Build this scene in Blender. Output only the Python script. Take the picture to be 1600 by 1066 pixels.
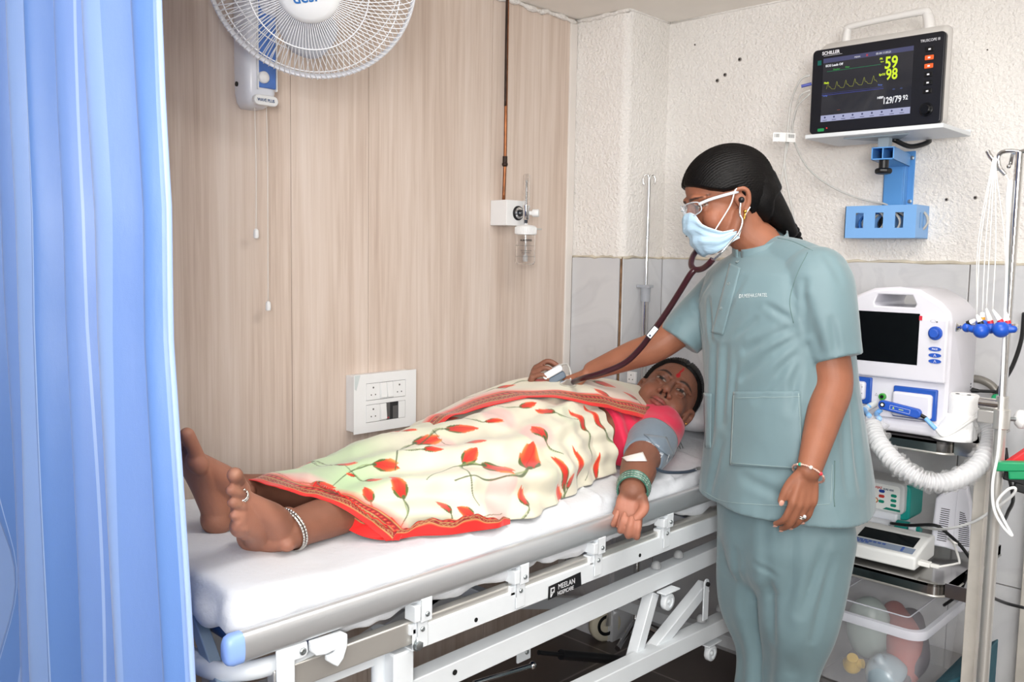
import bpy, bmesh, math, random
import numpy as np
from mathutils import Vector, Matrix, noise

random.seed(7)
rng = np.random.default_rng(7)
scene = bpy.context.scene
for o in list(bpy.data.objects):
    bpy.data.objects.remove(o)
C = scene.collection
PI = math.pi

# ---------------------------------------------------------------- camera
FPX = 1385.0
HC = 1.38
_y, _p, _a = math.radians(44.0), math.radians(5.45), math.radians(1.0)
FW = Vector((-math.sin(_y) * math.cos(_p), math.cos(_y) * math.cos(_p), -math.sin(_p)))
RH = Vector((math.cos(_y), math.sin(_y), 0))      # horizontal, to the picture's right
BH = Vector((-math.sin(_y), math.cos(_y), 0))     # horizontal, away from the camera
ZH = Vector((0, 0, 1))
_u = RH.cross(FW)
R2 = RH * math.cos(_a) + _u * math.sin(_a)
U2 = -RH * math.sin(_a) + _u * math.cos(_a)
CAM = Vector((0, 0, HC))
cam_data = bpy.data.cameras.new('camera')
cam = bpy.data.objects.new('camera', cam_data)
C.objects.link(cam)
cam.matrix_world = Matrix(((R2.x, U2.x, -FW.x, 0), (R2.y, U2.y, -FW.y, 0), (R2.z, U2.z, -FW.z, HC), (0, 0, 0, 1)))
cam_data.sensor_width = 36
cam_data.lens = FPX / 1600 * 36
cam_data.clip_start = 0.05
scene.camera = cam

# ---------------------------------------------------------------- world, lights, exposure
scene.view_settings.view_transform = 'Standard'
scene.view_settings.look = 'None'
scene.view_settings.gamma = 1
scene.view_settings.exposure = -0.3
scene.view_settings.use_curve_mapping = False
wd = bpy.data.worlds.new('world')
scene.world = wd
wd.use_nodes = True
wd.node_tree.nodes['Background'].inputs[0].default_value = (0.9, 0.95, 1.0, 1)
wd.node_tree.nodes['Background'].inputs[1].default_value = 0.3

def area(name, loc, target, sx, sy, power, col=(1, 1, 1)):
    l = bpy.data.lights.new(name, 'AREA')
    l.shape = 'RECTANGLE'; l.size = sx; l.size_y = sy; l.energy = power; l.color = col
    o = bpy.data.objects.new(name, l); C.objects.link(o)
    o.location = loc
    d = Vector(target) - Vector(loc)
    o.rotation_euler = d.to_track_quat('-Z', 'Y').to_euler()
    return o
area('ceiling_area_light', (-0.55, 1.35, 2.19), (-0.55, 1.35, 0), 0.6, 0.6, 17, (1, 0.97, 0.93))
area('ceiling_area_light', (0.75, 0.6, 2.19), (0.75, 0.6, 0), 0.9, 0.6, 20, (1, 0.98, 0.95))
area('rear_fill', (2.4, -2.0, 1.6), (-1.0, 2.2, 1.2), 1.8, 1.3, 85, (0.95, 0.98, 1.0))  # added soft fill from behind the camera to even the light, no window there
area('ceiling_area_light', (0.1, -0.7, 2.15), (-1.3, 1.9, 1.0), 1.1, 0.9, 36, (1, 0.985, 0.96))  # unseen area light added for flash bounced off the ceiling, not a panel
area('ceiling_fill', (0.5, -0.5, 1.55), (0.0, 0.6, 2.22), 0.5, 0.5, 60, (1, 0.98, 0.955))  # added fill aimed upwards to brighten the ceiling

# ---------------------------------------------------------------- measuring helpers (photo direction -> place)
def ray(px, py):
    return FW + R2 * ((px - 800) / FPX) - U2 * ((py - 533) / FPX)
def W(px, py, t):
    return CAM + ray(px, py) * t
def PX(px, py, X):
    d = ray(px, py); return CAM + d * (X / d.x)
def PY(px, py, Y):
    d = ray(px, py); return CAM + d * (Y / d.y)
def PZ(px, py, Z):
    d = ray(px, py); return CAM + d * ((Z - HC) / d.z)

# ---------------------------------------------------------------- materials
def lin(h):
    if isinstance(h, (tuple, list)): return tuple(h)[:3]
    h = h.lstrip('#')
    o = []
    for i in (0, 2, 4):
        v = int(h[i:i+2], 16) / 255
        o.append(v / 12.92 if v <= 0.04045 else ((v + 0.055) / 1.055) ** 2.4)
    return tuple(o)

class NT:
    def __init__(s, name):
        s.m = bpy.data.materials.new(name); s.m.use_nodes = True
        s.t = s.m.node_tree; s.b = s.t.nodes['Principled BSDF']
    def n(s, typ, **kw):
        nd = s.t.nodes.new(typ)
        for k, v in kw.items():
            if k in nd.inputs: nd.inputs[k].default_value = v
            else: setattr(nd, k, v)
        return nd
    def l(s, a, b): s.t.links.new(a, b)
    def coord(s, scale=(1, 1, 1), rot=(0, 0, 0), kind='Object'):
        tc = s.n('ShaderNodeTexCoord'); mp = s.n('ShaderNodeMapping')
        mp.inputs['Scale'].default_value = scale; mp.inputs['Rotation'].default_value = rot
        s.l(tc.outputs[kind], mp.inputs['Vector']); return mp.outputs['Vector']
    def ramp(s, fac, stops):
        r = s.n('ShaderNodeValToRGB'); e = r.color_ramp.elements
        while len(e) < len(stops): e.new(0.5)
        for i, (p, c) in enumerate(stops):
            e[i].position = p; e[i].color = (*lin(c), 1)
        s.l(fac, r.inputs[0]); return r.outputs[0]
    def bump(s, h, strength=0.2, dist=0.01, prev=None):
        b = s.n('ShaderNodeBump'); b.inputs['Strength'].default_value = strength
        b.inputs['Distance'].default_value = dist
        s.l(h, b.inputs['Height'])
        if prev is not None: s.l(prev, b.inputs['Normal'])
        return b.outputs[0]

_mats = {}
def mat(name, col='#ffffff', rough=0.5, metal=0.0, spec=0.5, bump=0.0, bscale=60, var=0.0, vscale=6, emis=None, es=1.0,
        trans=0.0, alpha=1.0, ior=1.45, coat=0.0, sheen=0.0, sub=0.0, stretch=(1, 1, 1)):
    if name in _mats: return _mats[name]
    k = NT(name); b = k.b
    c = lin(col)
    b.inputs['Base Color'].default_value = (*c, 1)
    b.inputs['Roughness'].default_value = rough
    b.inputs['Metallic'].default_value = metal
    b.inputs['Specular IOR Level'].default_value = spec
    b.inputs['Coat Weight'].default_value = coat
    b.inputs['Sheen Weight'].default_value = sheen
    b.inputs['Transmission Weight'].default_value = trans
    b.inputs['Alpha'].default_value = alpha
    b.inputs['IOR'].default_value = ior
    if sub:
        b.inputs['Subsurface Weight'].default_value = sub
        b.inputs['Subsurface Radius'].default_value = (0.6, 0.3, 0.2)
        b.inputs['Subsurface Scale'].default_value = 0.01
    if emis:
        b.inputs['Emission Color'].default_value = (*lin(emis), 1)
        b.inputs['Emission Strength'].default_value = es
    v = k.coord(stretch)
    nz = k.n('ShaderNodeTexNoise', Scale=vscale, Detail=4.0)
    k.l(v, nz.inputs['Vector'])
    vv = max(var, 0.03)
    a = tuple(min(1, x * (1 - vv)) for x in c); d = tuple(min(1, x * (1 + vv)) for x in c)
    k.l(k.ramp(nz.outputs[0], [(0.3, a), (0.7, d)]), b.inputs['Base Color'])
    if bump:
        n2 = k.n('ShaderNodeTexNoise', Scale=bscale, Detail=5.0)
        k.l(v, n2.inputs['Vector'])
        k.l(k.bump(n2.outputs[0], bump, 0.01), b.inputs['Normal'])
    _mats[name] = k.m
    return k.m

def vcol_mat(name, rough=0.6, spec=0.4, bump=0.0, bscale=300, sheen=0.0, sub=0.0, weave=0, coat=0.0):
    if name in _mats: return _mats[name]
    k = NT(name); b = k.b
    a = k.n('ShaderNodeVertexColor'); a.layer_name = 'Col'
    k.l(a.outputs[0], b.inputs['Base Color'])
    b.inputs['Roughness'].default_value = rough
    b.inputs['Specular IOR Level'].default_value = spec
    b.inputs['Sheen Weight'].default_value = sheen
    b.inputs['Coat Weight'].default_value = coat
    if sub:
        b.inputs['Subsurface Weight'].default_value = sub
        b.inputs['Subsurface Radius'].default_value = (0.7, 0.25, 0.15)
        b.inputs['Subsurface Scale'].default_value = 0.008
    if bump:
        n2 = k.n('ShaderNodeTexNoise', Scale=bscale, Detail=4.0)
        k.l(k.coord(), n2.inputs['Vector'])
        k.l(k.bump(n2.outputs[0], bump, 0.01), b.inputs['Normal'])
    _mats[name] = k.m
    return k.m

# ---------------------------------------------------------------- mesh building
def cr(pts, n=8, closed=False):
    """Catmull-Rom through points (any dimension)."""
    P = [np.array(p, float) for p in pts]
    if len(P) < 3 and not closed:
        return [P[0] + (P[-1] - P[0]) * i / n for i in range(n + 1)]
    out = []
    m = len(P)
    rngs = range(m if closed else m - 1)
    for i in rngs:
        if closed:
            p0, p1, p2, p3 = P[(i-1) % m], P[i], P[(i+1) % m], P[(i+2) % m]
        else:
            p1, p2 = P[i], P[i+1]
            p0 = P[i-1] if i > 0 else 2 * p1 - p2
            p3 = P[i+2] if i + 2 < m else 2 * p2 - p1
        for k in range(n):
            t = k / n
            out.append(0.5 * ((2*p1) + (-p0+p2)*t + (2*p0-5*p1+4*p2-p3)*t*t + (-p0+3*p1-3*p2+p3)*t**3))
    if not closed: out.append(P[-1])
    return out

def frame(axis, hint=(0, 0, 1)):
    a = Vector(axis).normalized(); h = Vector(hint)
    if abs(a.dot(h.normalized())) > 0.98: h = Vector((1, 0, 0)) if abs(a.x) < 0.9 else Vector((0, 1, 0))
    s = h.cross(a).normalized(); u = a.cross(s).normalized()
    return s, u, a

class MB:
    def __init__(s): s.v = []; s.f = []
    def add(s, vs, fs):
        o = len(s.v); s.v += [tuple(p) for p in vs]; s.f += [tuple(i + o for i in f) for f in fs]
        return s
    def box(s, c, size, ax=None):
        """ax: (x axis, y axis, z axis) vectors or None"""
        c = Vector(c); a = ax or (Vector((1,0,0)), Vector((0,1,0)), Vector((0,0,1)))
        vs = []
        for dz in (-.5, .5):
            for dx, dy in ((-.5,-.5),(.5,-.5),(.5,.5),(-.5,.5)):
                vs.append(c + Vector(a[0])*dx*size[0] + Vector(a[1])*dy*size[1] + Vector(a[2])*dz*size[2])
        return s.add(vs, [(3,2,1,0),(4,5,6,7),(0,1,5,4),(1,2,6,5),(2,3,7,6),(3,0,4,7)])
    def bx(s, x0, x1, y0, y1, z0, z1):
        return s.box(((x0+x1)/2,(y0+y1)/2,(z0+z1)/2), (abs(x1-x0),abs(y1-y0),abs(z1-z0)))
    def bar(s, a, b, w, h, hint=(0,0,1)):
        """box section bar from a to b; w sideways, h along hint"""
        a, b = Vector(a), Vector(b); sd, up, ax = frame(b - a, hint)
        return s.box((a+b)/2, (w, h, (b-a).length), (sd, up, ax))
    def prism(s, pts, d):
        """polygon (3D points, planar) extruded by vector d"""
        n = len(pts); d = Vector(d)
        vs = [Vector(p) for p in pts] + [Vector(p) + d for p in pts]
        return s.add(vs, [tuple(range(n))[::-1], tuple(range(n, 2*n))] + [(i, (i+1) % n, n+(i+1) % n, n+i) for i in range(n)])
    def rings(s, rs, cap=True, closed=False):
        n = len(rs[0]); vs = [p for r in rs for p in r]; fs = []
        m = len(rs)
        for i in range(m if closed else m - 1):
            a, b = i*n, ((i+1) % m)*n
            for j in range(n):
                k = (j+1) % n
                fs.append((a+j, a+k, b+k, b+j))
        if cap and not closed:
            fs.append(tuple(range(n))[::-1]); fs.append(tuple(range((m-1)*n, m*n)))
        return s.add(vs, fs)
    def tube(s, path, r, n=12, cap=True, closed=False, hint=(0,0,1)):
        P = [Vector(p) for p in path]; m = len(P)
        rs = []
        prev = None
        for i in range(m):
            if closed: t = P[(i+1) % m] - P[i-1]
            else: t = P[min(i+1, m-1)] - P[max(i-1, 0)]
            if t.length < 1e-9: t = Vector((0,0,1))
            t.normalize()
            if prev is None: sd, up, _ = frame(t, hint)
            else:
                sd = prev - t * prev.dot(t)
                if sd.length < 1e-6: sd, up, _ = frame(t, hint)
                sd.normalize(); up = t.cross(sd)
            prev = sd
            rr = r[i] if isinstance(r, (list, tuple)) and len(r) == m and not (isinstance(r, tuple) and m == 2 and False) else r
            if isinstance(rr, (tuple, list, np.ndarray)): rx, ry = rr[0], rr[1]
            else: rx = ry = rr
            rs.append([P[i] + sd*rx*math.cos(2*PI*j/n) + up*ry*math.sin(2*PI*j/n) for j in range(n)])
        return s.rings(rs, cap, closed)
    def cyl(s, a, b, r, n=24, r2=None):
        return s.tube([a, b], [r, r if r2 is None else r2], n)
    def lathe(s, prof, origin, axis=(0,0,1), n=32, cap=True, hint=(1,0,0)):
        sd, up, ax = frame(axis, hint); o = Vector(origin)
        rs = [[o + ax*h + sd*r*math.cos(2*PI*j/n) + up*r*math.sin(2*PI*j/n) for j in range(n)] for r, h in prof]
        return s.rings(rs, cap)
    def sph(s, c, r, ax=None, nu=20, nv=12):
        """ellipsoid; r number or 3 radii; ax axes"""
        c = Vector(c)
        if not isinstance(r, (tuple, list)): r = (r, r, r)
        a = ax or (Vector((1,0,0)), Vector((0,1,0)), Vector((0,0,1)))
        rs = []
        for i in range(nv+1):
            th = PI * min(max(i, 0.06), nv-0.06) / nv
            rs.append([c + Vector(a[0])*r[0]*math.sin(th)*math.cos(2*PI*j/nu) + Vector(a[1])*r[1]*math.sin(th)*math.sin(2*PI*j/nu)
                       - Vector(a[2])*r[2]*math.cos(th) for j in range(nu)])
        return s.rings(rs)
    def limb(s, pts, radii, n=20, sub=6, hint=(0,0,1)):
        """rounded, tapering chain through pts; radii numbers or (side, up)"""
        R = [(q, q) if not isinstance(q, (tuple, list)) else q for q in radii]
        D = cr([list(p) + list(q) for p, q in zip(pts, R)], sub)
        P = [Vector(d[:3]) for d in D]; Q = [(max(d[3], 1e-4), max(d[4], 1e-4)) for d in D]
        # round ends
        t0 = (P[0]-P[1]).normalized(); t1 = (P[-1]-P[-2]).normalized()
        k0 = min(Q[0]); k1 = min(Q[-1])
        pre = [(P[0]+t0*k0*math.sin(a), (Q[0][0]*math.cos(a), Q[0][1]*math.cos(a))) for a in (1.45, 1.1, 0.75, 0.4)]
        post = [(P[-1]+t1*k1*math.sin(a), (Q[-1][0]*math.cos(a), Q[-1][1]*math.cos(a))) for a in (0.4, 0.75, 1.1, 1.45)]
        P = [p for p, _ in pre] + P + [p for p, _ in post]
        Q = [q for _, q in pre] + Q + [q for _, q in post]
        return s.tube(P, Q, n, hint=hint)
    def grid(s, G, wrap=False):
        """G[i][j] points -> open sheet"""
        m, n = len(G), len(G[0]); vs = [p for r in G for p in r]; fs = []
        for i in range(m-1):
            for j in range(n if wrap else n-1):
                k = (j+1) % n
                fs.append((i*n+j, i*n+k, (i+1)*n+k, (i+1)*n+j))
        return s.add(vs, fs)
    def mesh(s, name):
        me = bpy.data.meshes.new(name); me.from_pydata(s.v, [], s.f); me.validate(); me.update(); return me
    def build(s, name, m=None, parent=None, smooth=None, bevel=0, seg=2, solid=0, subsurf=0, fix=True):
        me = s.mesh(name)
        if fix:
            bm = bmesh.new(); bm.from_mesh(me); bmesh.ops.recalc_face_normals(bm, faces=bm.faces); bm.to_mesh(me); bm.free()
        return link(name, me, m, parent, smooth, bevel, seg, solid, subsurf)

def link(name, me, m=None, parent=None, smooth=None, bevel=0, seg=2, solid=0, subsurf=0):
    o = bpy.data.objects.new(name, me); C.objects.link(o)
    if m is not None: me.materials.append(m)
    if parent is not None:
        o.parent = parent
        o.matrix_parent_inverse = Matrix.Identity(4)
        o.location = o.location - world_loc(parent)
    if smooth is None: smooth = 35
    if smooth is True: smooth = 180
    if smooth:
        me.polygons.foreach_set('use_smooth', [True]*len(me.polygons))
        if smooth < 180: 
            try: me.set_sharp_from_angle(angle=math.radians(smooth))
            except Exception: pass
    if solid:
        md = o.modifiers.new('solid', 'SOLIDIFY'); md.thickness = solid; md.offset = 0
    if bevel:
        md = o.modifiers.new('bevel', 'BEVEL'); md.width = bevel; md.segments = seg; md.limit_method = 'ANGLE'; md.angle_limit = math.radians(40)
        md.harden_normals = False
    if subsurf:
        md = o.modifiers.new('sub', 'SUBSURF'); md.levels = subsurf; md.render_levels = subsurf
    return o

def world_loc(o):
    v = Vector(o.location)
    while o.parent is not None:
        o = o.parent; v = v + Vector(o.location)
    return v

def tag(o, label, cat, group=None, kind=None):
    if label: o['label'] = label
    if cat: o['category'] = cat
    if group: o['group'] = group
    if kind: o['kind'] = kind
    return o
def thing(name, label, cat, loc=(0,0,0), group=None):
    o = bpy.data.objects.new(name, None); C.objects.link(o); o.location = loc
    o.empty_display_size = 0.05
    return tag(o, label, cat, group)
def struct(o): o['kind'] = 'structure'; return o

def union(mb, name, m, parent=None, voxel=0.004, smooth=6, fac=0.5, flat=False):
    """many overlapping closed shells -> one continuous surface"""
    me = mb.mesh('tmp')
    bm = bmesh.new(); bm.from_mesh(me)
    bmesh.ops.triangulate(bm, faces=[f for f in bm.faces if len(f.verts) > 4])
    bmesh.ops.recalc_face_normals(bm, faces=bm.faces); bm.to_mesh(me); bm.free()
    o = bpy.data.objects.new('tmp', me); C.objects.link(o)
    r = o.modifiers.new('r', 'REMESH'); r.mode = 'VOXEL'; r.voxel_size = voxel; r.adaptivity = 0
    if smooth:
        q = o.modifiers.new('s', 'SMOOTH'); q.factor = fac; q.iterations = smooth
    dg = bpy.context.evaluated_depsgraph_get(); dg.update()
    me2 = bpy.data.meshes.new_from_object(o.evaluated_get(dg))
    bpy.data.objects.remove(o); bpy.data.meshes.remove(me)
    me2.name = name
    me2.materials.clear()
    return link(name, me2, m, parent, smooth=True)

def coords(o):
    n = len(o.data.vertices); a = np.empty(n*3); o.data.vertices.foreach_get('co', a)
    a = a.reshape(n, 3); w = world_loc(o); return a + np.array(w)
def normals(o):
    n = len(o.data.vertices); a = np.empty(n*3); o.data.vertices.foreach_get('normal', a); return a.reshape(n, 3)
def set_coords(o, P):
    w = np.array(world_loc(o)); o.data.vertices.foreach_set('co', (P - w).ravel()); o.data.update()
def paint(o, cols):
    """cols Nx3 linear"""
    a = o.data.color_attributes.new('Col', 'FLOAT_COLOR', 'POINT')
    c = np.ones((len(cols), 4)); c[:, :3] = np.clip(cols, 0, 1)
    a.data.foreach_set('color', c.ravel())
def npv(v): return np.array(v, float)
def sstep(a, b, x):
    t = np.clip((x - a) / (b - a), 0, 1); return t*t*(3-2*t)
def fnoise(P, scale, seed=0, octv=2):
    """cheap smooth pseudo noise in [-1,1], vectorised"""
    r = np.random.default_rng(seed); out = np.zeros(len(P)); amp = 1.0; tot = 0
    for o in range(octv):
        for k in range(5):
            d = r.normal(size=3); d /= np.linalg.norm(d)
            out += amp * np.sin(P @ d * scale * (1 + 0.5 * r.random()) * (2**o) + r.random() * 6.28 + 1.3*np.sin(P @ r.normal(size=3) * scale * 0.6))
            tot += amp
        amp *= 0.5
    return out / tot * 2.2

def text(name, s, origin, ex, ez, size, m, parent=None, depth=0.0006, align='LEFT', bold=0.0, xs=1.0):
    """flat lettering: ex reading direction, ez up direction; merged to one mesh"""
    cu = bpy.data.curves.new(name, 'FONT'); cu.body = s; cu.size = size; cu.extrude = depth; cu.align_x = align; cu.offset = bold
    cu.resolution_u = 3
    o = bpy.data.objects.new('tmp', cu); C.objects.link(o)
    dg = bpy.context.evaluated_depsgraph_get()
    me = bpy.data.meshes.new_from_object(o.evaluated_get(dg)); bpy.data.objects.remove(o)
    ex, ez = Vector(ex).normalized(), Vector(ez).normalized(); ey = ex.cross(ez)
    nrm = ex.cross(ez)
    Mx = Matrix(((ex.x*xs, ez.x, nrm.x, origin[0]), (ex.y*xs, ez.y, nrm.y, origin[1]), (ex.z*xs, ez.z, nrm.z, origin[2]), (0,0,0,1)))
    me.transform(Mx); me.materials.clear(); me.name = name
    return link(name, me, m, parent, smooth=0)
# ================================================================ ROOM
WX = -2.1          # left wall
CY = 2.48          # front face of the column in the corner
CX = -1.87         # side face of the column
BY = 2.72          # back wall
CEIL = 2.22
DZ = 1.383         # top of the tiled dado

# --- materials of the shell
k = NT('wood_laminate')
v = k.coord((1, 26, 0.9)); nz = k.n('ShaderNodeTexNoise', Scale=2.2, Detail=8.0, Roughness=0.62, Distortion=0.35); k.l(v, nz.inputs['Vector'])
v2 = k.coord((1, 5.5, 0.28)); n2 = k.n('ShaderNodeTexNoise', Scale=2.0, Detail=3.0, Distortion=0.8); k.l(v2, n2.inputs['Vector'])
v3 = k.coord((1, 150, 2.0)); n3 = k.n('ShaderNodeTexNoise', Scale=2.0, Detail=2.0); k.l(v3, n3.inputs['Vector'])
mx = k.n('ShaderNodeMath', operation='ADD'); k.l(nz.outputs[0], mx.inputs[0]); k.l(n2.outputs[0], mx.inputs[1])
m3 = k.n('ShaderNodeMath', operation='MULTIPLY_ADD'); k.l(n3.outputs[0], m3.inputs[0]); m3.inputs[1].default_value = 0.35; k.l(mx.outputs[0], m3.inputs[2])
m2 = k.n('ShaderNodeMath', operation='MULTIPLY'); k.l(m3.outputs[0], m2.inputs[0]); m2.inputs[1].default_value = 0.43
k.l(k.ramp(m2.outputs[0], [(0.30, '#b9a496'), (0.42, '#cbb8aa'), (0.50, '#d6c5b8'), (0.60, '#decfc4'), (0.70, '#e6dacf')]), k.b.inputs['Base Color'])
k.b.inputs['Roughness'].default_value = 0.42
k.b.inputs['Specular IOR Level'].default_value = 0.35
M_WOOD = k.m

k = NT('rough_plaster')
v = k.coord((1, 1, 1)); n1 = k.n('ShaderNodeTexNoise', Scale=105.0, Detail=3.0, Roughness=0.55); k.l(v, n1.inputs['Vector'])
n2 = k.n('ShaderNodeTexNoise', Scale=16.0, Detail=2.0); k.l(v, n2.inputs['Vector'])
k.l(k.bump(n1.outputs[0], 0.7, 0.012, k.bump(n2.outputs[0], 0.25, 0.015)), k.b.inputs['Normal'])
n3 = k.n('ShaderNodeTexNoise', Scale=2.5, Detail=3.0); k.l(v, n3.inputs['Vector'])
k.l(k.ramp(n3.outputs[0], [(0.35, '#eeeae5'), (0.65, '#f5f2ee')]), k.b.inputs['Base Color'])
k.b.inputs['Roughness'].default_value = 0.75
M_PLASTER = k.m

k = NT('grey_marble_tile')
v = k.coord((1, 1, 1)); n1 = k.n('ShaderNodeTexNoise', Scale=2.2, Detail=6.0, Distortion=1.6); k.l(v, n1.inputs['Vector'])
k.l(k.ramp(n1.outputs[0], [(0.30, '#c6c8cb'), (0.48, '#cdced1'), (0.52, '#c9cacd'), (0.56, '#d1d2d4'), (0.75, '#cbccd0')]), k.b.inputs['Base Color'])
k.b.inputs['Roughness'].default_value = 0.16
M_TILE = k.m
k = NT('brown_floor_tile')
v = k.coord((1, 1, 1)); br = k.n('ShaderNodeTexBrick', Scale=1.0); k.l(v, br.inputs['Vector'])
br.offset = 0.0
for a_, b_ in (('Color1', '#564d49'), ('Color2', '#5c534f'), ('Mortar', '#8a817a')): br.inputs[a_].default_value = (*lin(b_), 1)
br.inputs['Mortar Size'].default_value = 0.004; br.inputs['Brick Width'].default_value = 0.6; br.inputs['Row Height'].default_value = 0.6
k.l(br.outputs[0], k.b.inputs['Base Color']); k.b.inputs['Roughness'].default_value = 0.28
M_FLOOR = k.m
M_CEIL = mat('ceiling_paint', '#f8f3ec', 0.8, bump=0.1, bscale=20)
M_GROUT = mat('brown_grout', '#8d7a66', 0.9, var=0.3, vscale=30)
M_WPAINT = mat('white_trim_paint', '#e4ded8', 0.45)

# floor, ceiling and far walls behind the camera
struct(MB().bx(WX-.1, 3.0, -4.4, BY+.1, -.1, 0).build('floor', M_FLOOR))
struct(MB().bx(WX-.1, 3.0, -4.4, BY+.1, CEIL, CEIL+.08).build('ceiling', M_CEIL))
struct(MB().bx(2.5, 3.0, -4.4, BY, 0, CEIL).build('wall_right', M_PLASTER))
struct(MB().bx(WX-.1, 3.0, -4.5, -4.4, 0, CEIL).build('wall_front', M_PLASTER))
# left wall: laminate boards with hairline gaps
ys = [-4.4, -2.4, 0.70, 1.312, 1.568, 2.06, CY-.012]
w = MB()
for a_, b_ in zip(ys[:-1], ys[1:]):
    w.bx(WX-.02, WX, a_+.0008, b_-.0008, 0, CEIL)
struct(w.build('wall_left', M_WOOD, bevel=0.0006, seg=1))
struct(MB().bx(WX-.1, WX-.02, -4.4, BY, 0, CEIL).build('wall_left_backing', mat('dark_gap', '#3d332c', 0.9)))
struct(MB().bx(WX-.02, WX+.006, CY-.038, CY-.002, 0, CEIL-.012).build('trim_1', M_WPAINT, bevel=0.003))
# back wall
w = MB().bx(CX-.05, 3.0, BY, BY+.1, DZ, CEIL)
struct(w.build('wall_back', M_PLASTER))
struct(MB().bx(CX-.05, 3.0, BY+.004, BY+.1, 0, DZ).build('wall_back_base', M_GROUT))
# the plastered column with a softly rounded edge
rr = .03
pts = [(WX-.05, CY)]
for i in range(9):
    a = i/8*PI/2
    pts.append((CX-rr+rr*math.sin(a), CY+rr-rr*math.cos(a)))
pts += [(CX, BY+.02), (WX-.05, BY+.02)]
struct(MB().prism([(x, y, DZ) for x, y in pts], (0, 0, CEIL-DZ)).build('wall_column', M_PLASTER, smooth=50))
struct(MB().bx(WX-.05, CX-.004, CY+.004, BY, 0, DZ).build('wall_column_base', M_GROUT))
# torn plaster lip where the ceiling meets the panelling
lip = MB()
random.seed(3)
L = [Vector((WX+.004+random.uniform(-.003,.004), y, CEIL-.004-random.uniform(0,.009))) for y in np.linspace(1.9, CY-.01, 26)]
lip.tube(L, [random.uniform(.005,.011) for _ in L], 8)
L = [Vector((x, CY-.003, CEIL-.004-random.uniform(0,.006))) for x in np.linspace(WX, CX, 12)]
lip.tube(L, [random.uniform(.004,.008) for _ in L], 8)
struct(lip.build('trim_2', M_PLASTER, smooth=True))
struct(MB().tube([Vector((CX, y, CEIL-.002)) for y in np.linspace(CY, BY, 8)], .004, 8).tube([Vector((x, BY, CEIL-.002)) for x in np.linspace(CX, 2.4, 20)], .004, 8).build('trim_3', M_PLASTER, smooth=True))
# tiles of the dado: column front, column side, back wall
t = MB()
xs = [WX+.004, CX-.003]
for z0, z1 in ((.0, .48), (.483, DZ-.002)):
    t.bx(WX+.008, CX-.010, CY-.006, CY+.01, z0, z1)
    t.bx(CX-.012, CX+.004, CY+.0, BY-.004, z0, z1)
struct(t.build('wall_column_tiles', M_TILE, bevel=0.0015))
x1517 = PY(1517, 409, BY-.006).x
t = MB(); x = x1517 - 2*.6
while x < 3.0:
    a_ = max(x, CX+.005)
    for z0, z1 in ((.0, .48), (.483, DZ-.002)):
        if x+.598 > a_: t.bx(a_, x+.597, BY-.006, BY+.01, z0, z1)
    x += .6
struct(t.build('wall_back_tiles', M_TILE, bevel=0.0015))
g = MB()
random.seed(5)
g.tube([Vector((x, CY-.004, DZ+random.uniform(-.002,.003))) for x in np.linspace(WX+.01, CX, 14)], [random.uniform(.003,.006) for _ in range(14)], 6)
g.tube([Vector((CX+.002, y, DZ+random.uniform(-.002,.003))) for y in np.linspace(CY, BY, 10)], [random.uniform(.003,.006) for _ in range(10)], 6)
g.tube([Vector((x, BY-.003, DZ+random.uniform(-.002,.003))) for x in np.linspace(CX, 1.2, 90)], [random.uniform(.003,.007) for _ in range(90)], 6)
struct(g.build('trim_4', mat('stained_grout', '#cfc6b4', 0.9, var=0.25, vscale=14), smooth=True))

# wall-plug holes
M_HOLE = mat('dark_hole', '#141210', 0.9)
M_PLUG = mat('grey_plug', '#8b8580', 0.8)
for i, (px, py, r) in enumerate([(1156, 93, .0062), (1133, 117, .0060), (1121, 126, .0062), (1086, 70, .003), (1479, 312, .0045), (1524, 309, .0048), (1073, 369, .003), (1543, 78, .002)]):
    p = PY(px, py, BY)
    mb = MB().lathe([(r*.55, .001), (r*.6, .0024), (r, .0024), (r*1.12, .0)], (p.x, p.y, p.z), (0, -1, 0), 14)
    o = mb.build('wall_plug', M_PLUG)
    lab = ['round wall plug hole right of and highest in the cluster left of the monitor', 'middle wall plug hole of the three clustered left of the monitor', 'lowest wall plug hole of the three clustered left of the monitor',
           'small dark wall hole high up above the plug cluster', 'wall plug hole right of the blue cable basket, nearer to it', 'wall plug hole right of the blue cable basket, nearer the drip stand', 'tiny hole in plaster just left of the face mask', 'tiny hole in plaster right of the monitor'][i]
    tag(o, lab, 'wall plug', 'wall plug holes in the white plaster')
    MB().lathe([(r*.58, .0), (r*.58, .0028)], (p.x, p.y, p.z), (0, -1, 0), 12).build('hole', M_HOLE, o)
# brown chipped corner joint of the column tiles
struct(MB().tube([Vector((CX-.003, CY-.002, z)) for z in np.linspace(.6, DZ, 12)], .004, 6).build('trim_5', mat('brown_stain', '#7d6046', 0.9, var=0.4, vscale=40)))

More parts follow.
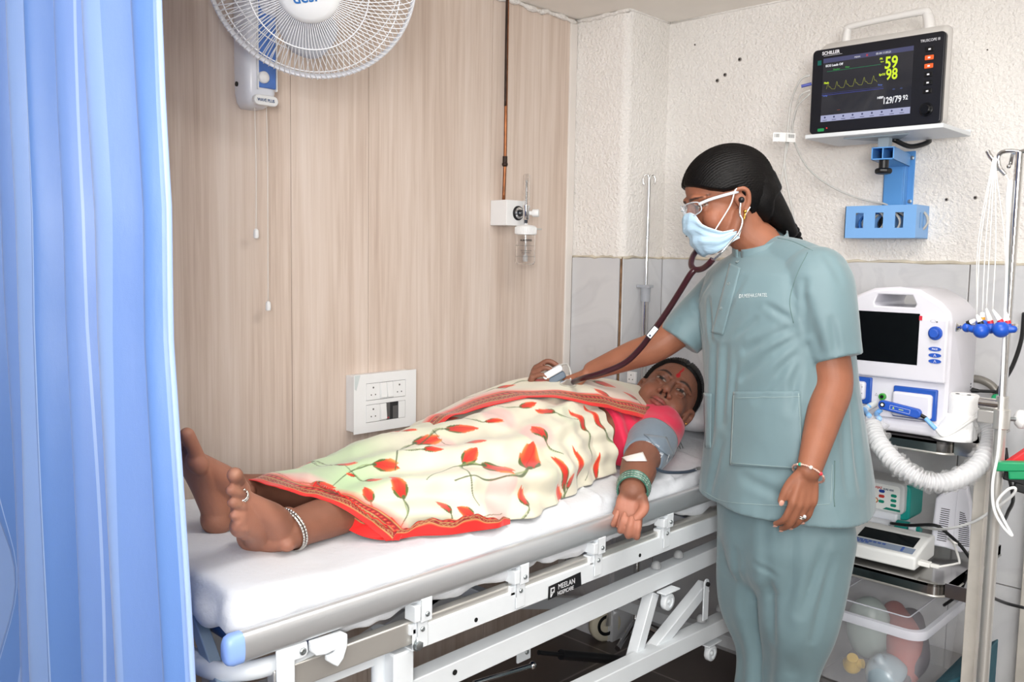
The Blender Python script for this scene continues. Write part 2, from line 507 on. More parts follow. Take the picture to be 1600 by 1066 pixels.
# ================================================================ CURTAIN
def curtain():
    Yc = .55
    n, m = 900, 60
    top, bot = CEIL-.02, .06
    k = NT('striped_blue_curtain')
    a = k.n('ShaderNodeUVMap'); sp = k.n('ShaderNodeSeparateXYZ'); k.l(a.outputs[0], sp.inputs[0])
    # woven stripes along the cloth width (u in metres)
    md = k.n('ShaderNodeMath', operation='MODULO'); k.l(sp.outputs[0], md.inputs[0]); md.inputs[1].default_value = .62
    dv = k.n('ShaderNodeMath', operation='DIVIDE'); k.l(md.outputs[0], dv.inputs[0]); dv.inputs[1].default_value = .62
    r = k.n('ShaderNodeValToRGB'); r.color_ramp.interpolation = 'CONSTANT'
    base, light, mid, pale = '#6b94d6', '#96b5e8', '#7da0de', '#a8c3ee'
    st = [(0, light), (.12, base), (.20, pale), (.207, base), (.235, pale), (.242, base), (.33, mid), (.42, light), (.56, base), (.564, light), (.585, base), (.589, light), (.70, mid), (.80, pale), (.805, mid), (.90, light)]
    e = r.color_ramp.elements
    while len(e) < len(st): e.new(.5)
    for i, (p, c) in enumerate(st): e[i].position = p; e[i].color = (*lin(c), 1)
    k.l(dv.outputs[0], r.inputs[0])
    k.l(r.outputs[0], k.b.inputs['Base Color'])
    k.b.inputs['Roughness'].default_value = .38; k.b.inputs['Sheen Weight'].default_value = .25
    k.b.inputs['Specular IOR Level'].default_value = .4
    wv = k.n('ShaderNodeTexNoise', Scale=24.0, Detail=4.0); k.l(k.coord((1, 1, .35)), wv.inputs['Vector'])
    wn = k.n('ShaderNodeTexNoise', Scale=700.0, Detail=1.0); k.l(k.coord(), wn.inputs['Vector'])
    k.l(k.bump(wv.outputs[0], .14, .01, k.bump(wn.outputs[0], .08, .002)), k.b.inputs['Normal'])
    # translucent cloth
    tr = k.n('ShaderNodeBsdfTranslucent'); k.l(r.outputs[0], tr.inputs[0])
    ms = k.n('ShaderNodeMixShader'); ms.inputs[0].default_value = .28
    out = k.t.nodes['Material Output']
    k.l(k.b.outputs[0], ms.inputs[1]); k.l(tr.outputs[0], ms.inputs[2]); k.l(ms.outputs[0], out.inputs[0])
    ekeys = [(top, PY(250, 0, Yc).x - .012), (PY(250, 0, Yc).z, PY(250, 0, Yc).x), (PY(259, 150, Yc).z, PY(259, 150, Yc).x), (PY(272, 330, Yc).z, PY(272, 330, Yc).x), (PY(275, 533, Yc).z, PY(275, 533, Yc).x),
             (PY(288, 760, Yc).z, PY(288, 760, Yc).x), (PY(305, 1066, Yc).z, PY(305, 1066, Yc).x), (bot, PY(305, 1066, Yc).x + .05)]
    ez = np.array([q[0] for q in ekeys][::-1]); ex = np.array([q[1] for q in ekeys][::-1])
    u = np.linspace(0, 1, n)
    # folds: position across (0 = free edge) and depth
    fold = [(0, 0), (.035, .022), (.09, -.012), (.17, .030), (.235, .0), (.26, -.035), (.33, .028), (.375, -.03), (.45, .034), (.50, -.02), (.57, .03), (.64, -.035), (.70, .02), (.76, -.03), (.84, .032), (.92, -.02), (1.0, .01)]
    fu = np.array([f[0] for f in fold]); fd = np.array([f[1] for f in fold])
    def dep(q, z):
        s = np.zeros_like(q)
        idx = np.clip(np.searchsorted(fu, q, side='right')-1, 0, len(fu)-2)
        t_ = (q-fu[idx])/(fu[idx+1]-fu[idx]); t_ = t_*t_*(3-2*t_)
        return fd[idx]*(1-t_)+fd[idx+1]*t_
    V = np.zeros((m, n, 3))
    for i in range(m):
        f = i/(m-1); z = top + (bot-top)*f
        xe = np.interp(z, ez, ex)
        qq = np.clip(u + .008*np.sin(u*9+z*1.6)*(1-u) + .002*np.sin(z*5+u*23), 0, 1)
        amp = 1.25 + .5*f
        d = dep(qq, z)*amp + .003*np.sin(u*70+z*.7)+ .0015*np.sin(z*6+u*17)
        x = xe - u*(xe-(WX+.035)) + .006*np.sin(u*40+z)*(u > 0)*(1-u)
        # gathered cloth caught near the lower left
        g = np.exp(-((u-.86)/.06)**2)*np.exp(-((z-.72)/.16)**2)
        x = x + .02*g; d = d - .06*g + .03*np.exp(-((u-.8)/.03)**2)*sstep(.8, .4, np.full_like(u, z))
        V[i, :, 0] = x; V[i, :, 1] = Yc - d; V[i, :, 2] = z
    vs = V.reshape(-1, 3)
    me = bpy.data.meshes.new('curtain')
    ii = np.arange(m-1)[:, None]*n + np.arange(n-1)[None, :]
    fs = np.stack([ii, ii+1, ii+n+1, ii+n], -1).reshape(-1, 4)
    me.from_pydata(vs.tolist(), [], fs.tolist())
    # arc-length UV
    seg = np.sqrt(((V[m//2, 1:]-V[m//2, :-1])**2).sum(-1)); arc = np.concatenate([[0], np.cumsum(seg)]) + .06
    uv = me.uv_layers.new(name='UVMap')
    li = np.empty(len(me.loops), int); me.loops.foreach_get('vertex_index', li)
    U = np.stack([arc[li % n], vs[li, 2]], -1); uv.data.foreach_set('uv', U.ravel())
    root = thing('privacy_curtain', 'blue satin striped privacy curtain hanging in folds at the foot of the bed', 'curtain', (-1.6, Yc, 0))
    o = link('cloth', me, k.m, root, smooth=True)
    o.modifiers.new('t', 'SOLIDIFY').thickness = .0012
    # rolled hem along the free edge
    hp = [Vector(V[i, 2]) + Vector((.002, .0, 0)) for i in range(0, m)]
    MB().tube(hp, [(.0045, .0028)]*len(hp), 10).build('hem', mat('pale_blue_hem', '#9bb4e3', .4), root, smooth=True)
    MB().cyl((WX+.005, Yc, CEIL-.02), (2.4, Yc, CEIL-.02), .011, 16).build('track_rail', mat('track_white', '#d8d8d8', .4), root)
curtain()
# ================================================================ BED
M_STEELW = mat('white_powder_coat', '#dde2e6', .3, spec=.5, coat=.2)
M_ALU = mat('brushed_aluminium', '#dadde0', .36, metal=.75, bump=.02, bscale=300, stretch=(1, .05, 1))
M_STEEL = mat('stainless_steel', '#cfcdc8', .34, metal=.7, var=.06)
M_CHROME = mat('chrome', '#dddddd', .08, metal=1.0)
M_BOLT = mat('zinc_bolt', '#a3a9ab', .35, metal=.9)
M_BLACK = mat('black_plastic', '#101114', .4)
M_RUB = mat('black_rubber', '#0c0c0d', .6)
M_DOMEG = mat('grey_plastic_stud', '#9a9c9e', .45)
XR = -1.2
ZR = .80
ZM = .83
bed = thing('hospital_bed', 'white tubular steel hospital bed with aluminium side rail, scissor frame and castors', 'bed', (XR, .6, 0))

def profile_rail(yend):
    pass
# side rail: flattened oval aluminium tube
def oval(y, x, zc, w, h, n=28):
    r = []
    for j in range(n):
        a = 2*PI*j/n; c, s = math.cos(a), math.sin(a)
        r.append((x + w*math.copysign(abs(c)**.7, c), y, zc + h*math.copysign(abs(s)**.7, s)))
    return r
zc = ZR - .022
y0, y1 = PX(372, 1010, XR).y, 2.44
MB().rings([oval(y0, XR, zc, .014, .024), oval(y1, XR, zc, .014, .024)]).build('side_rail', M_ALU, bed, smooth=50)
M_CAPB = mat('light_blue_plastic', '#8fb0f0', .35)
MB().rings([oval(y0+.004, XR, zc, .015, .025), oval(y0-.012, XR, zc, .015, .025), oval(y0-.02, XR, zc, .013, .022), oval(y0-.024, XR, zc, .009, .016)]).build('rail_end_cap', M_CAPB, bed, smooth=60)
MB().rings([oval(y1-.004, XR, zc, .015, .025), oval(y1+.012, XR, zc, .015, .025), oval(y1+.024, XR, zc, .009, .016)]).build('rail_end_cap', M_CAPB, bed, smooth=60)
# stainless flat bar below the rail
zb = PX(700, 970, XR).z
MB().bx(XR-.026, XR-.004, PX(430, 1040, XR).y, 2.45, zb-.022, zb+.022).build('lower_rail', M_STEEL, bed, bevel=.003)
# rail brackets: folded plate on the rail and a second plate on the frame
def screw(p, r=.0048, d=(1, 0, 0), par=None):
    p = Vector(p); d = Vector(d)
    o = MB().lathe([(r, 0), (r, .002), (r*.75, .0034), (r*.5, .0036), (r*.42, .002)], p, d, 14).build('screw', M_BOLT, par or bed)
    return o
XF = XR+.012
for (px, py) in ((667, 953), (820, 896), (941, 851), (1048, 811)):
    c = PX(px, py, XF); z_r = ZR-.040
    hw = .0135
    m = MB()
    m.bx(XF-.003, XF, c.y-hw, c.y+hw, c.z-.022, z_r)               # front plate
    m.bx(XF-.03, XF, c.y-hw, c.y-hw+.003, c.z-.018, z_r)
    m.bx(XF-.03, XF, c.y-hw-.014, c.y-hw, c.z-.018, z_r-.01)
    o = m.build('rail_bracket', M_STEELW, bed, bevel=.0015)
    screw((XF, c.y+.001, c.z-.008), par=o)
    m = MB()
    zt = c.z-.022; zl = zt-.05
    m.bx(XF-.008, XF-.005, c.y-.018, c.y+.008, zl, zt+.002)
    m.bx(XF-.03, XF-.005, c.y-.018, c.y-.015, zt-.028, zt+.002)
    m.bx(XF-.03, XF-.010, c.y-.030, c.y-.015, zt-.022, zt-.002)
    o = m.build('hinge_plate', M_STEELW, bed, bevel=.0015)
    screw((XF-.005, c.y-.006, zt-.014), par=o)
# upper frame bar: square tube with open end
def sqtube(m, ya, yb, x, z, w, h, wall=.0025):
    m.bx(x-w/2, x-w/2+wall, ya, yb, z-h/2, z+h/2); m.bx(x+w/2-wall, x+w/2, ya, yb, z-h/2, z+h/2)
    m.bx(x-w/2+wall, x+w/2-wall, ya, yb, z-h/2, z-h/2+wall); m.bx(x-w/2+wall, x+w/2-wall, ya, yb, z+h/2-wall, z+h/2)
ya = PX(632, 1010, XR).y
z1 = PX(640, 1005, XR).z; zu = (PX(900, 892+2, XR).z+PX(900, 926, XR).z)/2
pA = PX(649, 1000, XR); pB = PX(1121, 817, XR)
zu = (pA.z+pB.z)/2
m = MB(); sqtube(m, pA.y-.008, 2.5, XR-.018, zu, .04, .042)
m.bx(XR-.036, XR-.004, pA.y+.03, pA.y+.033, zu-.018, zu+.018)
ub = m.build('upper_frame_bar', M_STEELW, bed, bevel=.0015)
def bolt(px, py, X, r=.009):
    c = PX(px, py, X)
    MB().lathe([(r*1.25, 0), (r*1.25, .0015)], c, (1, 0, 0), 20).lathe([(r, .0015), (r, .007), (r*.8, .008)], c, (1, 0, 0), 6).build('bolt', M_BOLT, bed)
bolt(652, 1008, XR+.003)
M_HOLE2 = mat('hole_black', '#050505', .9)
for px, py in ((744, 969), (1000, 868)):
    c = PX(px, py, XR+.0025); MB().lathe([(.0045, -.001), (.0045, .0004)], c, (1, 0, 0), 14).build('slot_hole', M_HOLE2, bed)
# second (lower) bar of the scissor frame, slightly inboard
X2 = XR-.03
q1 = PX(711, 1060-6, X2); q2 = PX(1132, 862, X2)
z2a, z2b = q1.z, q2.z
m = MB(); m.bar((X2-.02, PX(600, 1085, X2).y, z2a+(q1.y-PX(600, 1085, X2).y)*0), (X2-.02, 2.5, z2a+(z2b-z2a)*(2.5-q1.y)/(q2.y-q1.y)), .04, .045)
m.build('scissor_bar', M_STEELW, bed, bevel=.002)
c = PX(711, 1051, X2+.0025); MB().lathe([(.0055, -.001), (.0055, .0006)], c, (1, 0, 0), 14).build('slot_hole', M_HOLE2, bed)
# third bar (base frame)
X3 = XR-.01
r1 = PX(1000, 1045, X3); r2 = PX(1146, 972, X3)
sl = (r2.z-r1.z)/(r2.y-r1.y)
m = MB(); ys3, ye3 = r1.y-.9, 2.52
m.bar((X3-.02, ys3, r1.z+sl*(ys3-r1.y)), (X3-.02, ye3, r1.z+sl*(ye3-r1.y)), .04, .045)
m.build('base_bar', M_STEELW, bed, bevel=.002)
# diagonals and link plates
def pbar(name, a, b, X, w=.014, h=.03, m_=M_STEELW):
    A, B = PX(*a, X), PX(*b, X)
    return MB().bar(A, B, w, h, (0, 1, 0) if abs((B-A).normalized().y) < .7 else (0, 0, 1)).build(name, m_, bed, bevel=.002)
X4 = XR-.055
pbar('strut', (1018, 925), (988, 1035), X4, .03, .03)
pbar('strut', (1100, 915), (1003, 1036), X4+.01, .03, .032)
A, B = PX(1105, 905, XR-.012), PX(1105, 968, XR-.012)
MB().prism([(XR-.016, A.y-.012, B.z), (XR-.016, A.y+.012, B.z), (XR-.016, A.y+.012, A.z-.012)] + [(XR-.016, A.y+.012*math.cos(a), A.z-.012+.012*math.sin(a)) for a in (.5, 1, 1.57, 2.1, 2.6)] + [(XR-.016, A.y-.012, A.z-.012)], (.004, 0, 0)).build('link_plate', M_STEELW, bed, bevel=.001)
MB().lathe([(.006, 0), (.006, .006), (.003, .008)], (XR-.012, A.y, A.z-.014), (1, 0, 0), 12).build('pivot', M_RUB, bed)
# grey domed studs
for px, py, X in ((1060, 868, X2-.02), (1025, 885, X2-.02), (1126, 952, X3-.02), (1096, 968, X3-.02)):
    c = PX(px, py, X)
    MB().lathe([(.013, -.004), (.013, .004), (.010, .010), (.006, .0135), (.001, .0145)], c, (0, 0, 1), 20).build('stud', M_DOMEG, bed, smooth=60)
# white rollers
for px, py in ((1043, 940), (1110, 1020)):
    c = PX(px, py, XR-.02)
    o = MB().lathe([(.006, -.008), (.020, -.008), (.022, -.006), (.022, .006), (.020, .008), (.014, .008), (.0135, .004), (.006, .004), (.0055, .009), (.001, .009)], c, (1, 0, 0), 32).build('roller', M_STEELW, bed, smooth=50)
    MB().bx(c.x-.014, c.x+.014, c.y-.03, c.y+.035, c.z+.026, c.z+.030).bx(c.x-.012, c.x-.009, c.y-.012, c.y+.012, c.z-.005, c.z+.028).build('roller_bracket', M_STEELW, bed, bevel=.001)
# castor (far one seen through the frame) and near ones
def castor(x, y, r=.062):
    M_CR = mat('cream_wheel', '#c9c2ae', .5)
    o = MB().lathe([(r*.55, -.014), (r*.9, -.015), (r, -.009), (r, .009), (r*.9, .015), (r*.55, .014)], (x, y, r), (.9, -.35, 0), 40).build('castor', M_CR, bed, smooth=50)
    MB().lathe([(r*.5, -.013), (r*.62, -.0165), (r*.62, .0165), (r*.45, .0175), (r*.42, .012), (.01, .012)], (x, y, r), (.9, -.35, 0), 32).build('hub', M_BLACK, o, smooth=50)
    d = Vector((.9, -.35, 0)).normalized()*.022
    m = MB()
    for s in (-1, 1):
        m.bar(Vector((x, y, r))+d*s, Vector((x, y+.02, r*2.25))+d*s, .004, .03, (0, 1, 0))
    m.box((x, y+.02, r*2.27), (.055, .05, .006)).cyl((x, y+.02, r*2.27), (x, y+.02, .24), .013)
    m.build('castor_fork', M_STEEL, o)
c1 = PZ(945, 975, .062)
castor(c1.x, c1.y); castor(XR-.06, 2.42); castor(XR-.06, .78); castor(-1.82, .78)
# foot end: latch, vertical posts, curved bumper tube
def ppoly(name, pts, X, th, m_=M_STEELW, par=None, bevel=.0015):
    return MB().prism([PX(a, b, X) for a, b in pts], (th, 0, 0)).build(name, m_, par or bed, bevel=bevel)
ppoly('latch_plate', [(430, 1017), (478, 1001), (480, 1016), (477, 1024), (470, 1028), (459, 1031), (460, 1120), (432, 1120)], XR+.004, .004)
ppoly('latch_side', [(430, 1017), (430, 1120), (432, 1120), (432, 1017)], XR-.03, .034)
screw(PX(473, 1018, XR+.008), .006)
ppoly('latch_hook', [(481, 1001), (530, 985), (539, 989), (539, 1006), (533, 1027), (524, 1040), (517, 1037), (507, 1031), (507, 1023), (519, 1018), (519, 1014), (505, 1021), (490, 1023), (482, 1016)], XR+.006, .008)
MB().lathe([(.004, -.004), (.004, .006)], PX(512, 1026, XR-.004), (1, 0, 0), 10).build('pin', M_STEEL, bed)
a = PX(591, 1005, XR-.05); MB().cyl((a.x, a.y, 0.12), (a.x, a.y, a.z+.03), .013).build('post', M_STEELW, bed)
a = PX(625, 1015, XR-.02); MB().bx(a.x-.03, a.x+.012, a.y-.022, a.y+.024, .1, zu-.0215).build('post', M_STEELW, bed, bevel=.004)
a = PX(591, 1005, XR-.05)
MB().bx(-1.9, -1.86, a.y-.02, a.y+.02, .1, ZR-.15).build('post', M_STEELW, bed, bevel=.004)
# bumper tube
pp = [PX(300, 1026, XR-.17), PX(318, 1042, XR-.12), PX(350, 1050, XR-.07), PX(395, 1047, XR-.03), PX(450, 1032, XR-.02), PX(500, 1017, XR-.03)]
zz = sum(p.z for p in pp)/len(pp)
pp = [Vector((p.x, p.y, p.z)) for p in pp]
pp = [Vector((-1.85, pp[0].y-.02, zz)), Vector((-1.6, pp[0].y-.03, zz))] + pp
MB().tube([Vector(q) for q in cr(pp, 10)], .0155, 16).build('bumper_tube', M_STEELW, bed, smooth=True)
# cross frame below the foot of the mattress (grey blue edge) and centre frame
MB().bar(PX(300, 946, -1.40), (XR-.02, PX(372, 1000, XR).y, ZR-.145), .02, .03).build('end_cross_bar', mat('grey_blue_steel', '#93a7ba', .35, metal=.3), bed, bevel=.002)
f = MB()
for x in (-1.9, XR-.06):
    f.bx(x-.015, x+.015, .70, 2.5, ZR-.165, ZR-.135)
for y in (.9, 1.3, 1.7, 2.1, 2.45):
    f.bx(-1.9, XR-.06, y-.012, y+.012, ZR-.165, ZR-.14)
f.build('platform_frame', M_STEELW, bed, bevel=.002)
f = MB()
f.bx(-1.88, -1.84, .75, 2.5, .16, .20); f.bx(-1.88, XR-.05, 2.40, 2.44, .17, .21); f.bx(-1.88, XR-.05, .76, .80, .17, .21)
f.bar((-1.86, .85, .2), (-1.86, 2.3, .6), .03, .04); f.bar((-1.86, 2.3, .2), (-1.86, .9, .6), .03, .04)
f.bx(-1.62, -1.58, .8, 2.4, .45, .48)
f.build('base_frame', M_STEELW, bed, bevel=.002)
# gas spring and crank rod
A, B = PX(842, 1020, -1.42), PX(985, 1033, -1.42)
MB().tube([A, A+(B-A)*.25], .006, 12).tube([A+(B-A)*.22, B], .013, 16).build('gas_spring', M_BLACK, bed)
A, B = PX(740, 1068, -1.38), PX(832, 1040, -1.38)
MB().tube([A, B], .006, 12).sph(B, .010).build('crank_rod', M_CHROME, bed)
A = PX(818, 1020, -1.36); MB().box(A, (.006, .045, .04)).build('spring_bracket', M_STEELW, bed, bevel=.002)
screw(A+Vector((.003, .008, 0)), .006)
# maker's sticker
st = MB().prism([PX(857, 917, XR+.0035), PX(856, 938, XR+.0035), PX(908, 915, XR+.0035), PX(907, 894, XR+.0035)], (.0008, 0, 0)).build('maker_sticker', mat('sticker_black', '#131316', .35), bed)
MW = mat('print_silver', '#d9dade', .4)
o = PX(872, 921.5, XR+.0046)
text('lettering', 'MEELAN', o, (0, 1, 0), (0, 0, 1), .0165, MW, st, .0002, xs=.92)
o = PX(871, 931, XR+.0046)
text('lettering', 'HOSPICARE', o, (0, 1, 0), (0, 0, 1), .0125, MW, st, .0002, xs=.82)
m = MB()
a0 = PX(860, 931, XR+.0046)
def fl(m, pts):  # tiny flat logo strokes
    m.prism([(a0.x, a0.y+u_, a0.z+v_) for u_, v_ in pts], (.0003, 0, 0))
fl(m, [(0, -.004), (.003, -.004), (.003, .016), (0, .016)]); fl(m, [(.003, .013), (.013, .013), (.013, .016), (.003, .016)]); fl(m, [(.011, .004), (.013, .004), (.013, .013), (.011, .013)])
fl(m, [(.003, -.004), (.012, .008), (.009, .008), (.003, 0)]); fl(m, [(.004, .005), (.011, .003), (.011, .005), (.004, .007)])
m.build('emblem', MW, st)

# ---------------------------------------------------------------- mattress, sheet, pillow
mt = MB().bx(-1.855, XR-.045, .685, 2.5, ZM-.095, ZM-.015).build('mattress', mat('navy_vinyl', '#1e3b6b', .35), bevel=.02, seg=4)
tag(mt, 'navy vinyl mattress just showing beneath the white sheet at its foot corner', 'mattress')
def white_sheet():
    m = MB()
    # soft box with rounded corners
    def ring(z, inset, n=26):
        x0, x1, y0_, y1_ = -1.86+inset, XR-.022-inset, .655+inset, 2.53-inset
        rc = .045
        pts = []
        for cx_, cy_, a0_ in ((x1-rc, y0_+rc, -PI/2), (x1-rc, y1_-rc, 0), (x0+rc, y1_-rc, PI/2), (x0+rc, y0_+rc, PI)):
            for i in range(9):
                a = a0_ + PI/2*i/8; pts.append((cx_+rc*math.cos(a), cy_+rc*math.sin(a), z))
        return pts
    R = [ring(ZM-.062, .05), ring(ZM-.062, .010), ring(ZM-.054, .003), ring(ZM-.045, 0), ring(ZM-.03, .002), ring(ZM-.012, .008), ring(ZM-.004, .018), ring(ZM, .035)]
    m.rings(R)
    # hanging/tucked folds along the near side
    random.seed(11)
    for i in range(9):
        y = .95+i*.17+random.uniform(-.04, .04)
        m.limb([(XR-.03, y-.10, ZM-.082+random.uniform(-.012, .008)), (XR-.030, y, ZM-.088+random.uniform(-.01, .01)), (XR-.040, y+.11, ZM-.078)], [.014, .023, .012], 10, 4)
    # raised backrest wedge under head and shoulders
    m.rings([[(x, y, z) for y, z in ((1.98, ZM-.02), (2.52, ZM-.02), (2.52, ZM+.055), (2.42, ZM+.05), (2.2, ZM+.025), (1.98, ZM-.002))] for x in (-1.84, XR-.06)])
    o = union(m, 'bed_sheet', mat('white_cotton', '#d3d6db', .85, bump=.16, bscale=90, sheen=.2), None, .008, 4)
    P = coords(o); N = normals(o)
    top = sstep(.5, .95, N[:, 2])
    P[:, 2] += .02*sstep(.95, .70, P[:, 1])*top
    # long diagonal creases on top; vertical ones at the foot and side
    d = .0038*fnoise(P*np.array([1, .45, 1]), 17, 1, 3)*top
    d += .008*np.maximum(0, 1-np.abs(np.sin(P[:, 0]*9+P[:, 1]*26+1.4*np.sin(P[:, 1]*5))/.25))*sstep(-1.5, -1.25, P[:, 0])*top*sstep(.9, 1.3, P[:, 1])
    side = 1-top
    d += side*(.004*fnoise(P*np.array([1.0, 1.0, .35]), 28, 4, 3))
    fc = np.exp(-((P[:, 1]-.665)/.05)**2)*np.exp(-((P[:, 0]-XR)/.16)**2)
    d += .009*fc*np.sin(P[:, 0]*62+P[:, 2]*19+P[:, 1]*20)*side + .003*fnoise(P, 60, 14, 2)*side
    P = P + N*d[:, None]
    set_coords(o, P)
    return tag(o, 'creased white cotton sheet wrapped over the mattress beneath the patient', 'sheet')
sheet = white_sheet()
def pillow():
    m = MB()
    G = []
    o = None
    n = 26
    cx_, cy_ = -1.52, 2.30
    hx, hy = .27, .17
    def P(u_, v_, s):
        e = (1-abs(u_)**3.2)*(1-abs(v_)**3.2)
        e = max(e, 0)**.5
        return (cx_+u_*hx*(1-.05*(1-abs(v_))), cy_+v_*hy*(1-.06*(1-abs(u_))), ZM+.095 + (.055*e if s > 0 else -.05*e))
    top = [[P(2*i/n-1, 2*j/n-1, 1) for j in range(n+1)] for i in range(n+1)]
    bot = [[P(2*i/n-1, 2*j/n-1, -1) for j in range(n+1)] for i in range(n+1)]
    m.grid(top); m.grid([r[::-1] for r in bot])
    me = m.mesh('pillow'); bm = bmesh.new(); bm.from_mesh(me); bmesh.ops.remove_doubles(bm, verts=bm.verts, dist=.0005); bmesh.ops.recalc_face_normals(bm, faces=bm.faces); bm.to_mesh(me); bm.free()
    o = link('pillow', me, mat('white_cotton', '#f1f3f6', .85), None, smooth=True, subsurf=1)
    P_ = coords(o); N = normals(o); P_ += N*(.004*fnoise(P_, 22, 9, 2))[:, None]; set_coords(o, P_)
    return tag(o, 'plump white pillow under the head of the person in the floral sari', 'pillow')
pillow()
# ================================================================ THINGS ON THE PANELLED WALL
M_WP = mat('white_gloss_plastic', '#e6e8ee', .28)
M_WP2 = mat('white_satin_plastic', '#eceded', .4)
def fan():
    ctr = Vector((0, 0, 0))
    # face of the fan: centre on the sight line, .40 m from the wall
    c = PX(487, -34, WX+.40)
    root = thing('wall_fan', 'white wire-caged wall fan with blue column and hanging pull cords', 'fan', (WX, PX(410, 150, WX).y, PX(410, 150, WX).z))
    nrm = (RH*.10 - BH*.80 + ZH*(-.56)).normalized()   # where the fan blows
    sd = ZH.cross(nrm).normalized(); up = nrm.cross(sd)
    R = .222
    def P(rad, ang, dep): return c + sd*rad*math.cos(ang) + up*rad*math.sin(ang) + nrm*dep
    wire = mat('white_wire', '#eff0f2', .35)
    # front grille (dish): wires from the badge to the rim
    hub = Vector((0, 0, 0))
    def wires(dep_c, dep_m, r0, n, tw, name, lens):
        m = MB()
        for i in range(n):
            a = 2*PI*i/n
            pts = [P(r0, a, dep_c), P(r0+(R-r0)*.35, a+tw*.3, dep_c*.97+.0), P(r0+(R-r0)*.72, a+tw*.7, dep_m), P(R*.965, a+tw*.95, dep_m*.55), P(R, a+tw, .006 if dep_c > 0 else -.004)]
            m.tube([Vector(q) for q in cr(pts, 4)], .00105, 5)
        for rad, dp in lens:
            m.tube([P(rad, 2*PI*j/96, dp) for j in range(96)], .0014, 6, closed=True)
        o = m.build(name, wire, root, smooth=True)
        return o
    wires(.085, .062, .060, 110, .10, 'front_grille', ((.125, .083), (.19, .050)))
    wires(-.075, -.062, .055, 96, -.12, 'rear_grille', ((.125, -.072), (.19, -.045)))
    MB().tube([P(R, 2*PI*j/120, 0) for j in range(120)], [(.0045, .011)]*120, 10, closed=True, hint=nrm).build('rim', M_WP, root, smooth=True)
    ax = (sd, up, nrm)
    # badge in the centre of the grille
    b = MB().lathe([(.066, .078), (.067, .084), (.064, .091), (.052, .096), (.03, .099), (.001, .100)], c, nrm, 48, hint=sd).build('badge', M_WP2, root, smooth=60)
    text('lettering', 'desi', c + nrm*.1003 - sd*.030 - up*.021, sd*1+up*.18, up-sd*.18, .032, mat('print_blue', '#2f6fb4', .5), b, .0004, bold=.0006)
    # three blades, translucent white
    bl = mat('frosted_blade', '#d9dbe0', .3, trans=.25)
    for kk in range(3):
        a0 = math.radians(-100 + 120*kk)
        top_, bot_ = [], []
        for i in range(9):
            rad = .03+.155*(i/8)
            wdt = (.30+.55*math.sin(PI*min(1, i/8*.86+.1)))
            row = []
            for j in range(13):
                v_ = j/12-.5
                row.append(P(rad*(1-.10*(abs(v_)*2)**3*(i/8)), a0+v_*wdt*1.55, -.012+v_*.05*(1-.3*i/8)))
            top_.append(row)
        MB().grid(top_).build('blade', bl, root, smooth=True, solid=.002)
    MB().lathe([(.001, -.03), (.035, -.03), (.038, .0), (.03, .012), (.001, .016)], c, nrm, 32).build('hub', M_WP, root, smooth=50)
    mc = c - nrm*.13
    MB().lathe([(.02, -.075), (.05, -.065), (.062, -.03), (.062, .02), (.052, .052)], mc, nrm, 36).build('motor_housing', M_WP, root, smooth=50)
    # neck arm from the wall column to the motor
    colc = PX(404, 100, WX+.055)
    MB().limb([mc - nrm*.02 - ZH*.02, (mc - nrm*.07)*.6 + Vector((colc.x+.04, colc.y, colc.z+.15))*.4, Vector((colc.x, colc.y+.005, colc.z+.12)), Vector((colc.x, colc.y, colc.z+.02))], [.03, .026, .028, .03], 18).build('neck', M_WP, root, smooth=True)
    # wall column: rounded white body, blue inlay, lower badge, knob
    yb = PX(404, 140, WX+.06).y
    zt, zb_ = PX(404, 20, WX+.06).z+.06, PX(404, 168, WX+.06).z
    body = MB()
    prof = []
    def cross(z, s=1.0, out=.085):
        r = []
        hw = .043*s
        for j in range(28):
            a = 2*PI*j/28; cx_, sy_ = math.cos(a), math.sin(a)
            r.append((WX + out/2 + (out/2)*math.copysign(abs(cx_)**.5, cx_), yb + hw*math.copysign(abs(sy_)**.55, sy_), z))
        return r
    body.rings([cross(zb_, .55, .055), cross(zb_+.012, .82, .075), cross(zb_+.035, .97, .083), cross(zb_+.08, 1.0), cross(zt-.03, 1.0), cross(zt, .8, .06)])
    body.build('column', M_WP, root, smooth=60)
    blue = mat('blue_translucent_plastic', '#4f79c4', .25, var=.12, vscale=30)
    MB().bx(WX+.083, WX+.0895, yb-.016, yb+.032, zb_+.045, zt-.02).build('blue_panel', blue, root, bevel=.002)
    for s in (-.018, .034):
        MB().bx(WX+.083, WX+.0905, yb+s-.0015, yb+s+.0015, zb_+.04, zt-.02).build('panel_edge', M_WP2, root)
    kz = PX(411, 121, WX+.09).z; ky = PX(411, 121, WX+.09).y
    MB().lathe([(.0145, 0), (.0145, .007), (.012, .010), (.001, .011)], (WX+.089, ky, kz), (1, 0, 0), 32).build('speed_knob', M_WP2, root, smooth=50)
    pb = PX(416, 157, WX+.092)
    pill = []
    for cyo, aa in ((.021, -PI/2), (-.021, PI/2)):
        for i in range(9):
            a = aa + PI*i/8
            pill.append((WX+.080, pb.y+cyo+.0125*math.cos(a), pb.z+.0125*math.sin(a)))
    pl = MB().prism(pill, (.014, 0, 0)).build('name_plate', M_WP2, root, bevel=.002)
    text('lettering', 'WAVE PLUS', (WX+.0945, pb.y-.0255, pb.z-.0038), (0, 1, 0), (0, 0, 1), .0105, mat('print_navy', '#33507e', .5), pl, .0003, xs=.86, bold=.0002)
    MB().cyl((WX+.03, yb-.045, zb_+.055), (WX+.03, yb-.038, zb_+.055), .006).build('side_screw', M_BLACK, root)
    # pull cords with bobbins
    cm = mat('white_cord', '#e7e3dd', .6)
